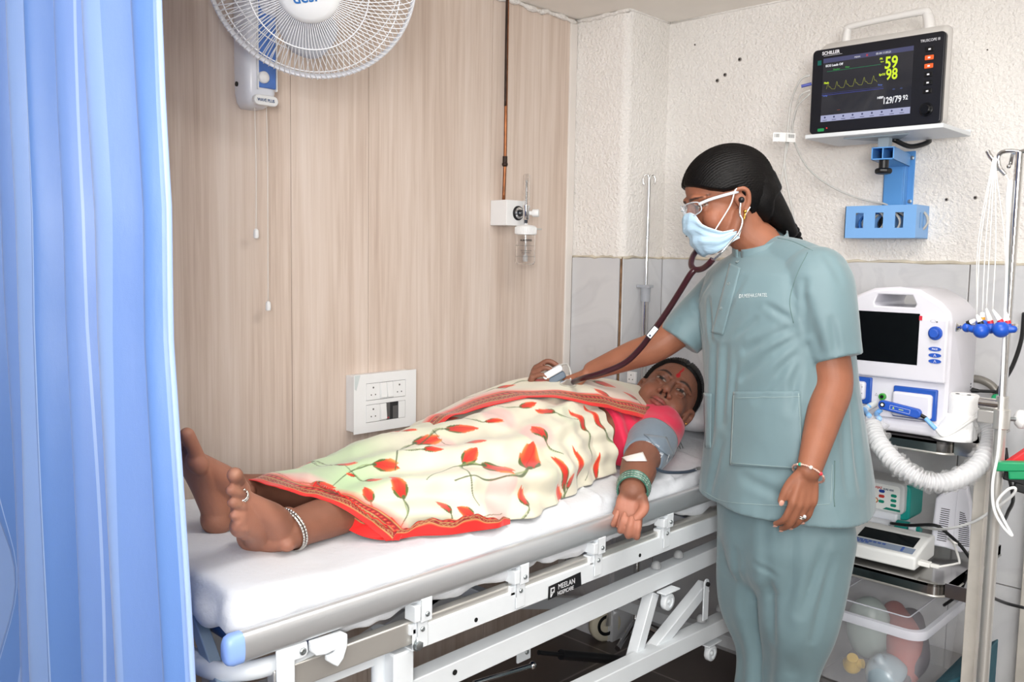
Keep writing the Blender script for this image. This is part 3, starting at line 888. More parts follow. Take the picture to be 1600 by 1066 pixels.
    for (x0, y0_, x1, y1_, x2, y2_) in ((398.5, 172, 400, 260, 400, 365), (415.5, 172, 417, 260, 419, 478)):
        X = WX+.05
        A, M_, B = PX(x0, y0_, X), PX(x1, y1_, X), PX(x2, y2_, X)
        A.z += .01
        A.y = B.y; M_.y = B.y+.002
        o = MB().tube([Vector(q) for q in cr([A, M_, B], 8)], .0011, 6).build('pull_cord', cm, root, smooth=True)
        MB().lathe([(.003, .012), (.0062, .008), (.0070, -.006), (.006, -.012), (.001, -.013)], B, (0, 0, 1), 16).build('bobbin', M_WP2, o, smooth=60)
fan()

def oxygen():
    # copper pipe down the wall
    X = WX+.012
    pts = [PX(793, 0, X), PX(792, 60, X), PX(791, 130, X), PX(790, 200, X), PX(789, 255, X), PX(787, 312, X)]
    pts[0] = Vector((X, pts[0].y, CEIL))
    for p in pts[1:]: p.x = X
    cu = mat('copper_pipe', '#95603f', .38, metal=.8, var=.35, vscale=30)
    dk = mat('tarnished_copper', '#3b2c25', .5, metal=.5, var=.4, vscale=25)
    root = thing('copper_pipe', 'tarnished copper gas pipe running from the ceiling down to the white outlet box', 'pipe', (X, pts[-1].y, pts[-1].z))
    L = [Vector(q) for q in cr(pts, 6)]
    MB().tube(L, .0055, 12).build('pipe', cu, root, smooth=True)
    m = MB(); m.tube([p + Vector((.0, -.0012, 0)) for p in L[:16]], .0052, 10)
    m.build('taped_section', dk, root, smooth=True)
    a = PX(789, 253, X)
    MB().cyl((X, a.y, a.z-.010), (X, a.y, a.z+.018), .0078).sph((X, a.y, a.z-.008), .0098).build('coupling', dk, root, smooth=60)
    # outlet box
    bxc = PX(802, 333, WX+.05)
    A = PX(792, 312, WX+.075); B = PX(817, 352, WX+.075)
    y0_, y1_ = A.y, A.y+.085
    z1, z0 = A.z, PX(792, 352, WX+.075).z
    r = thing('gas_outlet_box', 'square white gas outlet box on the wood panelling with a black ringed socket', 'outlet box', (WX, y0_, z0))
    MB().bx(WX, WX+.075, y0_, y1_, z0, z1).build('box', M_WP2, r, bevel=.0015)
    fc = Vector((WX+.075, y0_+.052, (z0+z1)/2))
    MB().lathe([(.0235, 0), (.0235, .004), (.021, .006), (.019, .0062)], fc, (1, 0, 0), 36).build('ring', M_BLACK, r, smooth=50)
    MB().lathe([(.019, .003), (.019, .007), (.012, .009), (.010, .007), (.001, .007)], fc, (1, 0, 0), 36).build('socket', M_CHROME, r, smooth=50)
    # flow meter
    g = mat('clear_plastic', '#ffffff', .03, trans=1.0, ior=1.3)
    f = thing('oxygen_flowmeter', 'clear tube oxygen flowmeter with chrome body and white knob above the humidifier bottle', 'flowmeter', fc+Vector((.008, 0, 0)))
    # hangs clear of the wall, on a stem
    tc = Vector((WX+.125, 0, 0)); tp = PX(822, 333, WX+.125)
    body = Vector((WX+.125, tp.y, tp.z))
    MB().tube([fc+Vector((.007, 0, 0)), body], [.008, .006], 16).lathe([(.011, .0), (.011, .014)], fc+Vector((.006, 0, 0)), (1, 0, 0), 6).build('stem', mat('dark_metal', '#55585c', .3, metal=.9), f)
    MB().lathe([(.009, -.022), (.0105, -.02), (.0105, .014), (.013, .016), (.013, .024)], body, (0, 0, 1), 24).build('body', M_CHROME, f, smooth=50)
    tt = PX(823, 272, WX+.125).z
    tb = MB().lathe([(.0105, .022), (.0105, tt-body.z-.004), (.008, tt-body.z), (.0075, tt-body.z), (.0088, tt-body.z-.006), (.0088, .024)], body, (0, 0, 1), 24).build('outer_tube', g, f, smooth=50)
    MB().lathe([(.003, .02), (.003, tt-body.z-.02)], body, (0, 0, 1), 12).build('inner_tube', mat('grey_clear', '#d5d8da', .2, trans=.5), f)
    mk = MB()
    for i in range(14):
        mk.box(body+Vector((.0045, -.0005, .03+i*.006)), (.0006, .004 if i % 2 else .006, .0008))
    mk.build('scale_marks', M_BLACK, f)
    kd = (RH*.9+Vector((.35, 0, 0))).normalized()
    kp = body+kd*.011
    MB().tube([kp, kp+kd*.012], .007, 12).lathe([(.011, .010), (.0125, .013), (.0125, .028), (.011, .031), (.001, .0315)], kp, kd, 20).build('knob', M_WP2, f, smooth=50)
    # humidifier bottle
    lidz = PX(822, 352, WX+.125).z
    h = thing('humidifier_bottle', 'transparent humidifier bottle with white screw lid and black print', 'bottle', (body.x, body.y, lidz-.13))
    zl = lidz-body.z
    MB().lathe([(.006, 0), (.006, zl+.004)], body+Vector((0, 0, 0)), (0, 0, 1), 6).build('nut', mat('dark_metal', '#55585c', .3, metal=.9), h)
    lid = MB().lathe([(.004, .016), (.006, .004), (.03, .000), (.034, -.004), (.034, -.028), (.032, -.029), (.001, -.029)], (body.x, body.y, lidz-.002), (0, 0, 1), 36)
    for i in range(36):
        a = 2*PI*i/36; lid.box((body.x+.0342*math.cos(a), body.y+.0342*math.sin(a), lidz-.017), (.0022, .0022, .02))
    lo = lid.build('lid', M_WP2, h, smooth=40)
    MB().tube([Vector((body.x, body.y, lidz-.012))+RH*.03, Vector((body.x, body.y, lidz-.012))+RH*.052], [.003, .0022], 10).build('nozzle', mat('grey_nozzle', '#b4b2ae', .4), lo)
    zb_ = PX(822, 414, WX+.125).z
    H = lidz-.028-zb_
    bt = MB().lathe([(.0315, lidz-.028-zb_), (.032, H*.9), (.032, .012), (.029, .003), (.024, 0), (.001, 0), (.001, .002), (.023, .002), (.028, .006), (.0305, .014), (.0305, H*.9), (.030, H)], (body.x, body.y, zb_), (0, 0, 1), 40, cap=False).build('vessel', g, h, smooth=50)
    MB().tube([(body.x, body.y, lidz-.02), (body.x, body.y, zb_+.02)], .003, 10).lathe([(.007, 0), (.008, .005), (.008, .018), (.006, .022)], (body.x, body.y, zb_+.010), (0, 0, 1), 16).build('dip_tube', mat('white_translucent', '#ecedee', .3, trans=.4), h)
    pr = mat('print_black', '#25262a', .5)
    # print wraps around the bottle: bend flat lettering
    def wrap(s, z, size, xs=.8, b=0):
        o = text('print', s, (0, 0, 0), (1, 0, 0), (0, 1, 0), size, pr, None, .0001, 'CENTER', b, xs)
        n = len(o.data.vertices); a = np.empty(n*3); o.data.vertices.foreach_get('co', a); a = a.reshape(n, 3)
        th = a[:, 0]/.0325 + math.atan2(-RH.x*0 - BH.y, -BH.x) + .05
        X_ = body.x + .0325*np.cos(th); Y_ = body.y + .0325*np.sin(th); Z_ = z + a[:, 1]
        P = np.stack([X_, Y_, Z_], -1)
        o.parent = h; set_coords_at(o, P, h)
    def set_coords_at(o, P, par):
        o.data.vertices.foreach_set('co', (P-np.array(world_loc(par))).ravel()); o.data.update(); o.location = (0, 0, 0)
    wrap('HUMIDIFIER', zb_+H*.76, .0085, .9, .0003)
    wrap('USE STERILE WATER', zb_+H*.44, .0052)
    wrap('AT EACH REFILL', zb_+H*.37, .0052)
    ln = MB()
    for zz in (.62, .27):
        rs = [(body.x+.0326*math.cos(a), body.y+.0326*math.sin(a), zb_+H*zz) for a in np.linspace(-2.1, .6, 24)]
        ln.tube(rs, .0004, 5)
    ln.build('print_lines', pr, h)
oxygen()

def switch_box():
    yA, yB = PX(552, 640, WX+.045).y, PX(649, 620, WX+.045).y
    z0, z1 = PX(551, 682, WX+.045).z+.001, PX(551, 587, WX+.045).z
    z1 = (PX(551, 587, WX+.045).z+PX(649, 577, WX+.045).z)/2; z0 = (PX(551, 683, WX+.045).z+PX(649, 661, WX+.045).z)/2
    yb0 = PX(535, 640, WX+.0).y
    r = thing('switch_socket_box', 'white surface-mounted switch and socket box with one missing switch, on the panelled wall', 'switch box', (WX, yA, z0))
    MB().bx(WX, WX+.044, yA+.006, yB-.006, z0+.004, z1-.004).build('back_box', M_WP2, r, bevel=.002)
    X = WX+.048
    yL, yR = PX(572, 630, X).y, PX(633.5, 630, X).y
    ht = z1-z0
    s = lambda f_: z0+ht*f_
    # plate built as a frame round two openings
    p = MB()
    rows = ((.545, .84), (.17, .475))
    p.bx(X-.003, X, yA, yL, z0, z1); p.bx(X-.003, X, yR, yB, z0, z1)
    p.bx(X-.003, X, yL, yR, s(.84), z1); p.bx(X-.003, X, yL, yR, s(.475), s(.545)); p.bx(X-.003, X, yL, yR, z0, s(.17))
    p.build('cover_plate', M_WP2, r)
    dk = mat('recess_dark', '#2a2a2c', .7)
    MB().bx(WX+.0445, WX+.0452, yL, yR, s(.17), s(.84)).build('recess', dk, r)
    w = (yR-yL)
    def socket(y, zr):
        a, b = y
        z_a, z_b = s(zr[0])+.0012, s(zr[1])-.0012
        o = MB().bx(X-.003, X+.0015, a, b, z_a, z_b).build('socket', M_WP2, r, bevel=.0008)
        cy_, cz_ = (a+b)/2, (z_a+z_b)/2
        h_ = MB()
        for dy, dz, rr_ in ((0, .012, .0028), (-.0075, -.009, .0021), (.0075, -.009, .0021)):
            h_.lathe([(rr_, -.0005), (rr_, .0003)], (X+.0015, cy_+dy, cz_+dz), (1, 0, 0), 12)
        h_.build('pin_holes', mat('socket_hole', '#5d5a58', .8), o)
    def switch(y, zr, tilt=1):
        a, b = y
        z_a, z_b = s(zr[0])+.0015, s(zr[1])-.0015
        o = MB().bx(X-.003, X+.001, a, b, z_a, z_b)
        o.prism([(X+.001, a+.001, z_a+.002), (X+.006, a+.001, z_a+.004), (X+.0015, a+.001, z_b-.002), (X+.001, a+.001, z_b-.002)], (0, b-a-.002, 0))
        o.build('switch', M_WP2, r, bevel=.0006)
    f = lambda t: yL+w*t+.0006
    socket((f(.0), f(.335)), rows[0]); switch((f(.345), f(.5)), rows[0]); switch((f(.51), f(.66)), rows[0]); socket((f(.67), f(.985)), rows[0])
    socket((f(.0), f(.335)), rows[1]); switch((f(.345), f(.5)), rows[1])
    MB().bx(X-.003, X, f(.82), f(.985), s(.17)+.001, s(.475)-.001).build('blank_plate', M_WP2, r)
    MB().bx(X-.003, X-.001, f(.52), f(.6), s(.18), s(.47)).bx(X-.003, X-.0015, f(.68), f(.80), s(.18), s(.4)).build('inner_metal', mat('grey_metal', '#77787a', .4, metal=.6), r)
    MB().tube([(X-.001, f(.50), s(.20)), (X+.002, f(.56), s(.215))], .0022, 8).build('red_wire', mat('red_plastic', '#a83a44', .5), r)
    MB().prism([(X+.0003, yA+.002, z1-.001), (X+.0003, yA+.022, z1-.001), (X+.0003, yA+.008, z1-.045), (X+.0003, yA+.003, z1-.04)], (.0003, 0, 0)).build('tape_scrap', mat('old_tape', '#cfd8d8', .25), r)
switch_box()

def small_socket():
    # white socket plate low on the column tiles, with a steel handle-like bar in front
    c = PY(988, 590, CY-.01)
    r = thing('tile_wall_socket', 'small white socket low on the column tiles just above the pillow', 'socket', (c.x, CY-.006, c.z-.02))
    MB().box((c.x, CY-.012, c.z), (.035, .012, .04)).build('plate', M_WP2, r, bevel=.002)
    h_ = MB()
    for dx, dz in ((0, .009), (-.007, -.006), (.007, -.006)):
        h_.lathe([(.002, -.001), (.002, .0004)], (c.x+dx, CY-.018, c.z+dz), (0, -1, 0), 10)
    h_.build('pin_holes', M_HOLE2, r)
small_socket()
# ================================================================ EQUIPMENT ON THE RIGHT
class Loc:
    """local frame: u right along the face, v up, w out of the face"""
    def __init__(s, o, u_, w_):
        s.o = Vector(o); s.u = Vector(u_).normalized(); s.w = Vector(w_).normalized(); s.v = s.w.cross(s.u).normalized()
    def p(s, a, b, c=0): return s.o + s.u*a + s.v*b + s.w*c
    def box(s, mb, u0, u1, v0, v1, w0, w1):
        return mb.box(s.p((u0+u1)/2, (v0+v1)/2, (w0+w1)/2), (abs(u1-u0), abs(v1-v0), abs(w1-w0)), (s.u, s.v, s.w))
    def rrect(s, mb, u0, u1, v0, v1, r, w0, w1, n=5):
        pts = []
        for cx_, cy_, a0 in ((u1-r, v1-r, 0), (u0+r, v1-r, PI/2), (u0+r, v0+r, PI), (u1-r, v0+r, 1.5*PI)):
            for i in range(n+1):
                a = a0+PI/2*i/n; pts.append(s.p(cx_+r*math.cos(a), cy_+r*math.sin(a), w0))
        return mb.prism(pts, s.w*(w1-w0))
    def disc(s, mb, a, b, r, w0, w1, n=28, ry=None):
        return mb.prism([s.p(a+r*math.cos(2*PI*i/n), b+(ry or r)*math.sin(2*PI*i/n), w0) for i in range(n)], s.w*(w1-w0))
    def line(s, mb, pts, w, th, d=.0002):
        for (a, b), (c, e) in zip(pts[:-1], pts[1:]):
            dx, dy = c-a, e-b; L_ = math.hypot(dx, dy) or 1; nx, ny = -dy/L_*th/2, dx/L_*th/2
            ox, oy = dx/L_*th*.3, dy/L_*th*.3
            mb.prism([s.p(a+nx-ox, b+ny-oy, w), s.p(c+nx+ox, e+ny+oy, w), s.p(c-nx+ox, e-ny+oy, w), s.p(a-nx-ox, b-ny-oy, w)], s.w*d)
    def text(s, t, a, b, w, size, m, par, al='LEFT', bold=0, xs=1.0, name='lettering', d=.0002):
        return text(name, t, s.p(a, b, w), s.u, s.v, size, m, par, d, al, bold, xs)

def em(name, col, st=1.0): return mat(name, '#050505', .4, emis=col, es=st)
# ---------------------------------------------------------------- patient monitor on the wall arm
TL, TR = W(1267, 149, 2.52), W(1474, 116, 2.27)
mid = (TL+TR)/2
ud = TR-TL; ud.z = 0; MW_ = ud.length; ud.normalize()
wd_ = Vector((ud.y, -ud.x, 0))
if wd_.dot(CAM-mid) < 0: wd_ = -wd_
mon = Loc(mid, ud, wd_)
MHh = .1165
mr = thing('patient_monitor', 'black-framed vital signs monitor with lit screen showing 59 and 98 on a tilted wall shelf', 'monitor', mid - Vector((0, 0, MHh)))
hw = MW_/2
MB_ = MB(); mon.rrect(MB_, -hw, hw, -MHh, MHh, .012, -.018, 0)
MB_.build('bezel', mat('charcoal_bezel', '#17181f', .3), mr, bevel=.003)
# white rear housing, higher than the bezel and sloping back, with handle
b = MB()
def hr(w, u_, v0, v1, r=.02):
    pts = []
    for cx_, cy_, a0 in ((u_-r, v1-r, 0), (-u_+r, v1-r, PI/2), (-u_+r, v0+r, PI), (u_-r, v0+r, 1.5*PI)):
        for i in range(5):
            a = a0+PI/2*i/4; pts.append(mon.p(cx_+r*math.cos(a), cy_+r*math.sin(a), w))
    return pts
b.rings([hr(-.016, hw-.001, -MHh+.002, MHh+.002), hr(-.05, hw-.004, -MHh+.002, MHh+.026), hr(-.11, hw-.02, -MHh+.004, MHh+.040), hr(-.14, hw-.05, -MHh+.01, MHh+.02)])
house = b.build('rear_housing', mat('warm_white_plastic', '#e3e1de', .45), mr, smooth=50)
h_ = MB()
hz0 = MHh+.028
h_.limb([mon.p(-.115, hz0-.01, -.07), mon.p(-.112, hz0+.028, -.068), mon.p(-.095, hz0+.040, -.066), mon.p(.085, hz0+.046, -.066), mon.p(.105, hz0+.036, -.068), mon.p(.115, hz0-.01, -.07)], [(.013, .014), (.011, .011), (.010, .009), (.010, .010), (.012, .013), (.02, .016)], 14, 5)
h_.build('carrying_handle', mat('warm_white_plastic', '#e3e1de', .45), mr, smooth=True)
# screen
sw0, sw1, sh0, sh1 = -hw+.033, hw-.078, -MHh+.032, MHh-.027
scr = MB(); mon.box(scr, sw0, sw1, sh0, sh1, 0, .0008)
k = NT('screen_glass')
k.b.inputs['Base Color'].default_value = (*lin('#17181b'), 1); k.b.inputs['Roughness'].default_value = .06
k.b.inputs['Emission Color'].default_value = (*lin('#3c3b42'), 1); k.b.inputs['Emission Strength'].default_value = .55
so = scr.build('screen', k.m, mr)
SW, SH = sw1-sw0, sh1-sh0
sx = lambda f: sw0+SW*f
sy = lambda f: sh0+SH*f
m = MB(); mon.box(m, sx(0), sx(1), sy(.93), sy(1), .0008, .0010); m.build('status_bar', em('bar_blue', '#5a5c85', .8), so)
m = MB(); mon.box(m, sx(0), sx(1), sy(0), sy(.10), .0008, .0010); m.build('menu_bar', em('bar_lilac', '#b9bde0', 1.0), so)
m = MB(); mon.line(m, [(sx(.05), sy(.79)), (sx(.66), sy(.79))], .001, .0012); m.build('ecg_trace', em('trace_green', '#1d8a5a', .9), so)
m = MB(); mon.line(m, [(sx(0), sy(.42)), (sx(.70), sy(.42))], .001, .0009); mon.line(m, [(sx(0), sy(.445)), (sx(.70), sy(.445))], .001, .0004); m.build('resp_trace', em('trace_blue', '#4a57c8', .9), so)
pl = []
for i in range(121):
    f = i/120; ph = (f*5.6) % 1
    pl.append((sx(.05+.58*f), sy(.50+.02*f+.10*math.exp(-((ph-.18)/.10)**2)+.035*math.exp(-((ph-.42)/.12)**2)+.015*(1-ph))))
m = MB(); mon.line(m, pl, .001, .0009); m.build('pleth_trace', em('trace_olive', '#a3a840', .9), so)
YEL = em('digits_yellow', '#d5ef2f', 1.3); WHT = em('digits_white', '#f4f5f8', 1.2); BLU = em('digits_blue', '#6688e8', 1.0); GRN = em('digits_green', '#46c24c', 1.0); RED = em('digits_red', '#e0403c', 1.0); ORG = em('digits_orange', '#c8603c', .9)
T = lambda t, fx, fy, s_, m_, xs=1.0, bo=0: mon.text(t, sx(fx), sy(fy), .001, s_, m_, so, 'LEFT', bo, xs)
T('59', .70, .715, .044, YEL, .80, .0009); T('98', .72, .545, .040, YEL, .78, .0008)
T('129/', .70, .185, .024, WHT, .72, .0005); T('79', .83, .19, .024, WHT, .74, .0005); T('92', .915, .215, .017, WHT, .8, .0003)
T('ECG Leads Off', .03, .865, .0085, WHT, .95, .0002); T('SpO2', .645, .62, .0075, YEL, 1, .0002); T('PR', .645, .86, .007, YEL, 1, .0002); T('bpm', .655, .82, .005, YEL)
T('Pleth', .02, .60, .007, YEL, 1, .0002); T('NIBP', .64, .27, .008, WHT, 1, .0003); T('Resp', .64, .47, .006, BLU); T('Temp', .01, .40, .006, BLU); T('Monitor', .12, .80, .006, GRN); T('Filter', .26, .81, .006, GRN)
T('-:-', .80, .38, .008, BLU); T('-:-', .88, .38, .008, BLU); T('---', .19, .155, .009, ORG); T('X', .49, .945, .008, RED, 1, .0003); T('05-04 11:03:21', .60, .945, .0075, WHT, .9); T('MEAN', .36, .945, .006, WHT)
ICN = mat('icon_navy', '#31365f', .5)
for i in range(9):
    mb = MB(); mon.disc(mb, sx(.05+i*.108), sy(.065), .0026, .0010, .0012, 12)
    mon.box(mb, sx(.05+i*.108)-.006, sx(.05+i*.108)+.006, sy(.018), sy(.026), .0010, .0012)
    mb.build('menu_icon', ICN, so)
# reflections are real: lettering on the bezel
PRW = mat('print_white', '#e8e8ee', .5)
mon.text('SCHILLER', -hw+.028, MHh-.016, .0002, .0125, PRW, mr, bold=.0004, xs=.95)
m = MB(); mon.line(m, [(-hw+.033, MHh-.0195), (-hw+.086, MHh-.0195)], .0002, .0008); m.build('logo_underline', PRW, mr)
mon.text('TRUSCOPE III', hw-.062, MHh-.022, .0002, .0098, PRW, mr, xs=.85)
# keys
for i, col in enumerate(['#08090c', '#e8632c', '#e8632c', '#08090c', '#08090c', '#08090c']):
    mb = MB(); vv = MHh-.042-i*.0212
    mon.rrect(mb, hw-.048, hw-.026, vv-.006, vv+.006, .002, 0, .0022)
    ko = mb.build('key', mat('key_orange' if i in (1, 2) else 'key_black', col, .35), mr, bevel=.0008)
    mb = MB(); mon.box(mb, hw-.040, hw-.034, vv-.0022, vv+.0018, .0022, .0025); mb.build('key_symbol', PRW, ko)
mb = MB(); mon.disc(mb, hw-.037, -MHh+.038, .0175, 0, .004, 40); mon.disc(mb, hw-.037, -MHh+.038, .0125, .004, .014, 40)
mb.build('rotary_knob', mat('knob_black', '#0b0c10', .25), mr, bevel=.0015)
mb = MB(); mon.rrect(mb, -hw+.026, -hw+.044, -MHh+.006, -MHh+.014, .002, 0, .002); mb.build('power_key', em('power_green', '#2fae63', .9), mr)
mb = MB(); mon.disc(mb, -hw+.052, -MHh+.014, .0017, 0, .001, 10); mb.build('alarm_light', em('led_red', '#ff3d3d', 1.5), mr)
mb = MB(); mon.box(mb, -hw+.016, -hw+.027, MHh-.043, MHh-.030, 0, .0006); mb.build('corner_label', mat('teal_label', '#0d5f57', .5), mr)
# shelf and wall arm
sh = Loc(mid - Vector((0, 0, MHh)), ud, wd_)
SKY = mat('sky_blue_enamel', '#5c9bdc', .38, coat=.1)
SKY2 = mat('sky_blue_enamel_light', '#7fb2ea', .38, coat=.1)
tx = PY(1403, 300, BY).x
ar = thing('monitor_wall_arm', 'sky blue steel wall arm with grey shelf plate and black clamp knob under the monitor', 'wall arm', (tx, BY, PY(1403, 318, BY).z))
mb = MB(); sh.box(mb, -hw-.006, hw+.012, -.013, -.0015, -.20, .012)
sh.box(mb, -hw-.006, hw+.012, -.0015, .006, -.20, -.197)
mb.build('shelf_plate', mat('pale_grey_enamel', '#dfe4e8', .4), ar, bevel=.0015)
mb = MB(); mb.prism([sh.p(-.09, -.0132, -.03), sh.p(.09, -.0132, -.03), sh.p(0, -.0132, -.17)], Vector((0, 0, -.004)))
mb.build('gusset', mat('grey_enamel', '#9aa8b2', .4), ar)
zc1, zc0 = PY(1400, 238, BY).z, PY(1400, 322, BY).z
xl, xr = PY(1380, 300, BY).x, PY(1428, 300, BY).x
mb = MB(); mb.bx(xl, xr, BY-.004, BY-.0005, zc0-.02, zc1).bx(xl+.012, xr-.022, BY-.03, BY-.004, zc0-.02, zc1-.004).bx(xr-.022, xr-.018, BY-.03, BY-.004, zc0-.02, zc1-.004)
mb.build('wall_channel', SKY, ar, bevel=.002)
for zz in (zc1-.02, zc0+.012):
    MB().lathe([(.006, 0), (.006, .002), (.003, .003)], (xr-.009, BY-.004, zz), (0, -1, 0), 12).build('screw', M_BOLT, ar)
MB().lathe([(.004, 0), (.004, .002), (.002, .003)], (xl+.006, BY-.004, zc0+.012), (0, -1, 0), 12).build('screw', M_BOLT, ar)
a_ = Vector(((xl+xr)/2+.006, BY-.02, zc1-.022)); b_ = W(1379, 243, 2.44)
b_.z = a_.z = (a_.z+b_.z)/2
dx_ = (b_-a_).normalized(); sd_ = dx_.cross(ZH).normalized()
mb = MB()
Lh = (b_-a_).length; m0 = (a_+b_)/2
for off, sz in ((sd_*.028, (.003, .034)), (sd_*-.028, (.003, .034)), (sd_*0, (.003, .030))):
    mb.box(m0+off, (sz[0], sz[1], Lh), (sd_, ZH, dx_))
for dz in (-.0155, .0155): mb.box(m0+ZH*dz, (.058, .003, Lh), (sd_, ZH, dx_))
mb.build('arm_tube', SKY, ar)
mb = MB(); e_ = b_ - dx_*.02
mb.cyl(e_+ZH*-.017, e_+ZH*-.04, .013, 20).lathe([(.012, 0), (.021, .002), (.024, .006), (.024, .012), (.02, .016), (.01, .018)], e_+ZH*-.056, (0, 0, 1), 8)
mb.build('clamp_knob', M_BLACK, ar, bevel=.001)
mb = MB(); mb.box(e_+ZH*.032, (.030, .022, .036)); mb.build('swivel_post', mat('grey_enamel', '#9aa8b2', .4), ar)
mb = MB(); mb.tube([Vector(q) for q in cr([sh.p(.02, -.018, -.1), sh.p(.05, -.035, -.15), sh.p(.08, -.02, -.2), sh.p(.06, .0, -.24)], 6)], .007, 8); mb.build('cable_stub', M_BLACK, ar, smooth=True)
# basket
bxL, bxR = PY(1320, 347, BY-.10), PY(1431, 347, BY-.10)
zt_, zb_ = PY(1375, 321, BY-.10).z, PY(1375, 372, BY-.10).z
bk = thing('cable_basket', 'sky blue sheet-metal box with rectangular cut-outs full of coiled cables on the plaster wall', 'basket', (bxL.x, BY, zb_))
mb = MB(); Yf_ = BY-.10; th = .002
wb = bxR.x-bxL.x; x0_ = bxL.x
cuts = [(x0_+wb*(.155+.28*i), x0_+wb*(.155+.28*i)+wb*.115) for i in range(3)]
c0, c1 = zb_+(zt_-zb_)*.31, zb_+(zt_-zb_)*.78
mb.bx(x0_, bxR.x, Yf_, Yf_+th, zb_, c0); mb.bx(x0_, bxR.x, Yf_, Yf_+th, c1, zt_)
xx = [x0_]+[v_ for c_ in cuts for v_ in c_]+[bxR.x]
for i in range(0, len(xx), 2): mb.bx(xx[i], xx[i+1], Yf_, Yf_+th, c0, c1)
mb.build('front_panel', SKY2, bk)
mb = MB(); mb.bx(x0_, x0_+th, Yf_, BY, zb_, zt_); mb.bx(x0_, bxR.x, Yf_+th, BY, zb_, zb_+th); mb.bx(x0_, bxR.x, BY-th, BY, zb_, zt_)
yy = [Yf_+th, Yf_+.030, Yf_+.038, Yf_+.055, Yf_+.063, BY]
mb.bx(bxR.x-th, bxR.x, Yf_+th, BY, zb_, c0); mb.bx(bxR.x-th, bxR.x, Yf_+th, BY, c1, zt_)
for i in range(0, 6, 2): mb.bx(bxR.x-th, bxR.x, yy[i], yy[i+1], c0, c1)
mb.build('box_walls', SKY2, bk)
random.seed(21)
GC = mat('grey_cable', '#b9b8b3', .5)
cc_ = [('grey_cable', GC), ('grey_cable', GC), ('dark_cable', M_BLACK), ('blue_cable', mat('blue_cable', '#2f6fc0', .5)), ('grey_cable', GC)]
for i in range(9):
    x_c = x0_+wb*(.2+.6*random.random()); z_c = zb_+(zt_-zb_)*(.45+.12*random.random()); r_ = .028+.012*random.random()
    yy_ = Yf_+.022+.007*i
    pts = [(x_c+ r_*1.35*math.cos(a*.53+i), yy_+.003*math.sin(a*1.3), z_c + min(r_, (zt_-zb_)*.42)*math.sin(a*.53+i)) for a in range(36)]
    o = MB().tube([Vector(q) for q in cr(pts, 3)], .003, 8).build('coiled_cable', cc_[i % 5][1], None, smooth=True)
    tag(o, ['grey','grey','black','blue','grey'][i % 5]+' cable coiled inside the blue wall basket, '+['nearest the front','second from the front','third from the front','in the middle left','in the middle','in the middle right','third from the wall','second from the wall','nearest the wall'][i], 'cable', 'cables coiled in the blue basket')

# ---------------------------------------------------------------- grey leads hanging from the monitor, with barcode tags
def cable(name, pts, r, m_, label, cat='cable', group=None, n=8, sub=8):
    o = MB().tube([Vector(q) for q in cr(pts, sub)], r, n).build(name, m_, None, smooth=True)
    return tag(o, label, cat, group)
M_LEAD = mat('grey_lead', '#c6c5c1', .45)
hub_ = [(1224, 213), (1229, 214), (1234, 213)]
cable('monitor_lead', [W(1266, 117, 2.52), W(1250, 126, 2.54), W(1236, 160, 2.58), W(1230, 213, 2.60), W(1226, 260, 2.62), W(1238, 330, 2.62), W(1247, 375, 2.62)], .0032, M_LEAD, 'grey monitor lead leaving the monitor side highest and falling straight down the plaster')
cable('monitor_lead', [W(1266, 141, 2.52), W(1250, 150, 2.54), W(1242, 180, 2.58), W(1234, 213, 2.60), W(1224, 260, 2.62), W(1216, 325, 2.62), W(1214, 350, 2.62)], .0028, M_LEAD, 'grey monitor lead crossing behind the tags and dropping behind the dark hair')
cable('monitor_lead', [W(1266, 146, 2.52), W(1244, 170, 2.56), W(1239, 213, 2.60), W(1262, 262, 2.63), W(1300, 292, 2.64), W(1345, 311, 2.64), W(1383, 319, 2.64), W(1390, 326, 2.64)], .0028, M_LEAD, 'grey monitor lead curving right from the tags into the blue basket')
o = MB().cyl(W(1252, 135, 2.54), W(1268, 131, 2.53), .0045, 12).build('plug', mat('blue_violet_plug', '#4a55a8', .4)); tag(o, 'short violet-blue cable plug in the left side of the monitor', 'plug')
for i, (px, tt, wv) in enumerate([(1215, 2.59, .026), (1226, 2.585, .030), (1236, 2.575, .028)]):
    c_ = W(px, 214+i*.5, tt); L_ = Loc(c_, (RH+BH*.2*(i-1)), -BH)
    mb = MB(); L_.box(mb, -wv/2, wv/2, -.013, .013, -.0004, .0004)
    o = mb.build('barcode_tag', mat('tag_white', '#ececea', .5)); tag(o, ['leftmost of the small white barcode tags on the monitor leads', 'middle of the small white barcode tags on the monitor leads', 'rightmost of the small white barcode tags on the monitor leads'][i], 'tag', 'barcode tags on the monitor leads')
    mb = MB(); random.seed(i+2); u_ = -wv/2+.004
    while u_ < wv/2-.005 and i != 1:
        w_ = random.choice([.0006, .0012]); L_.box(mb, u_, u_+w_, -.001, .009, .0004, .0006); u_ += w_+random.choice([.0007, .0014])
    if mb.v: mb.build('barcode', mat('print_black', '#25262a', .5), o)

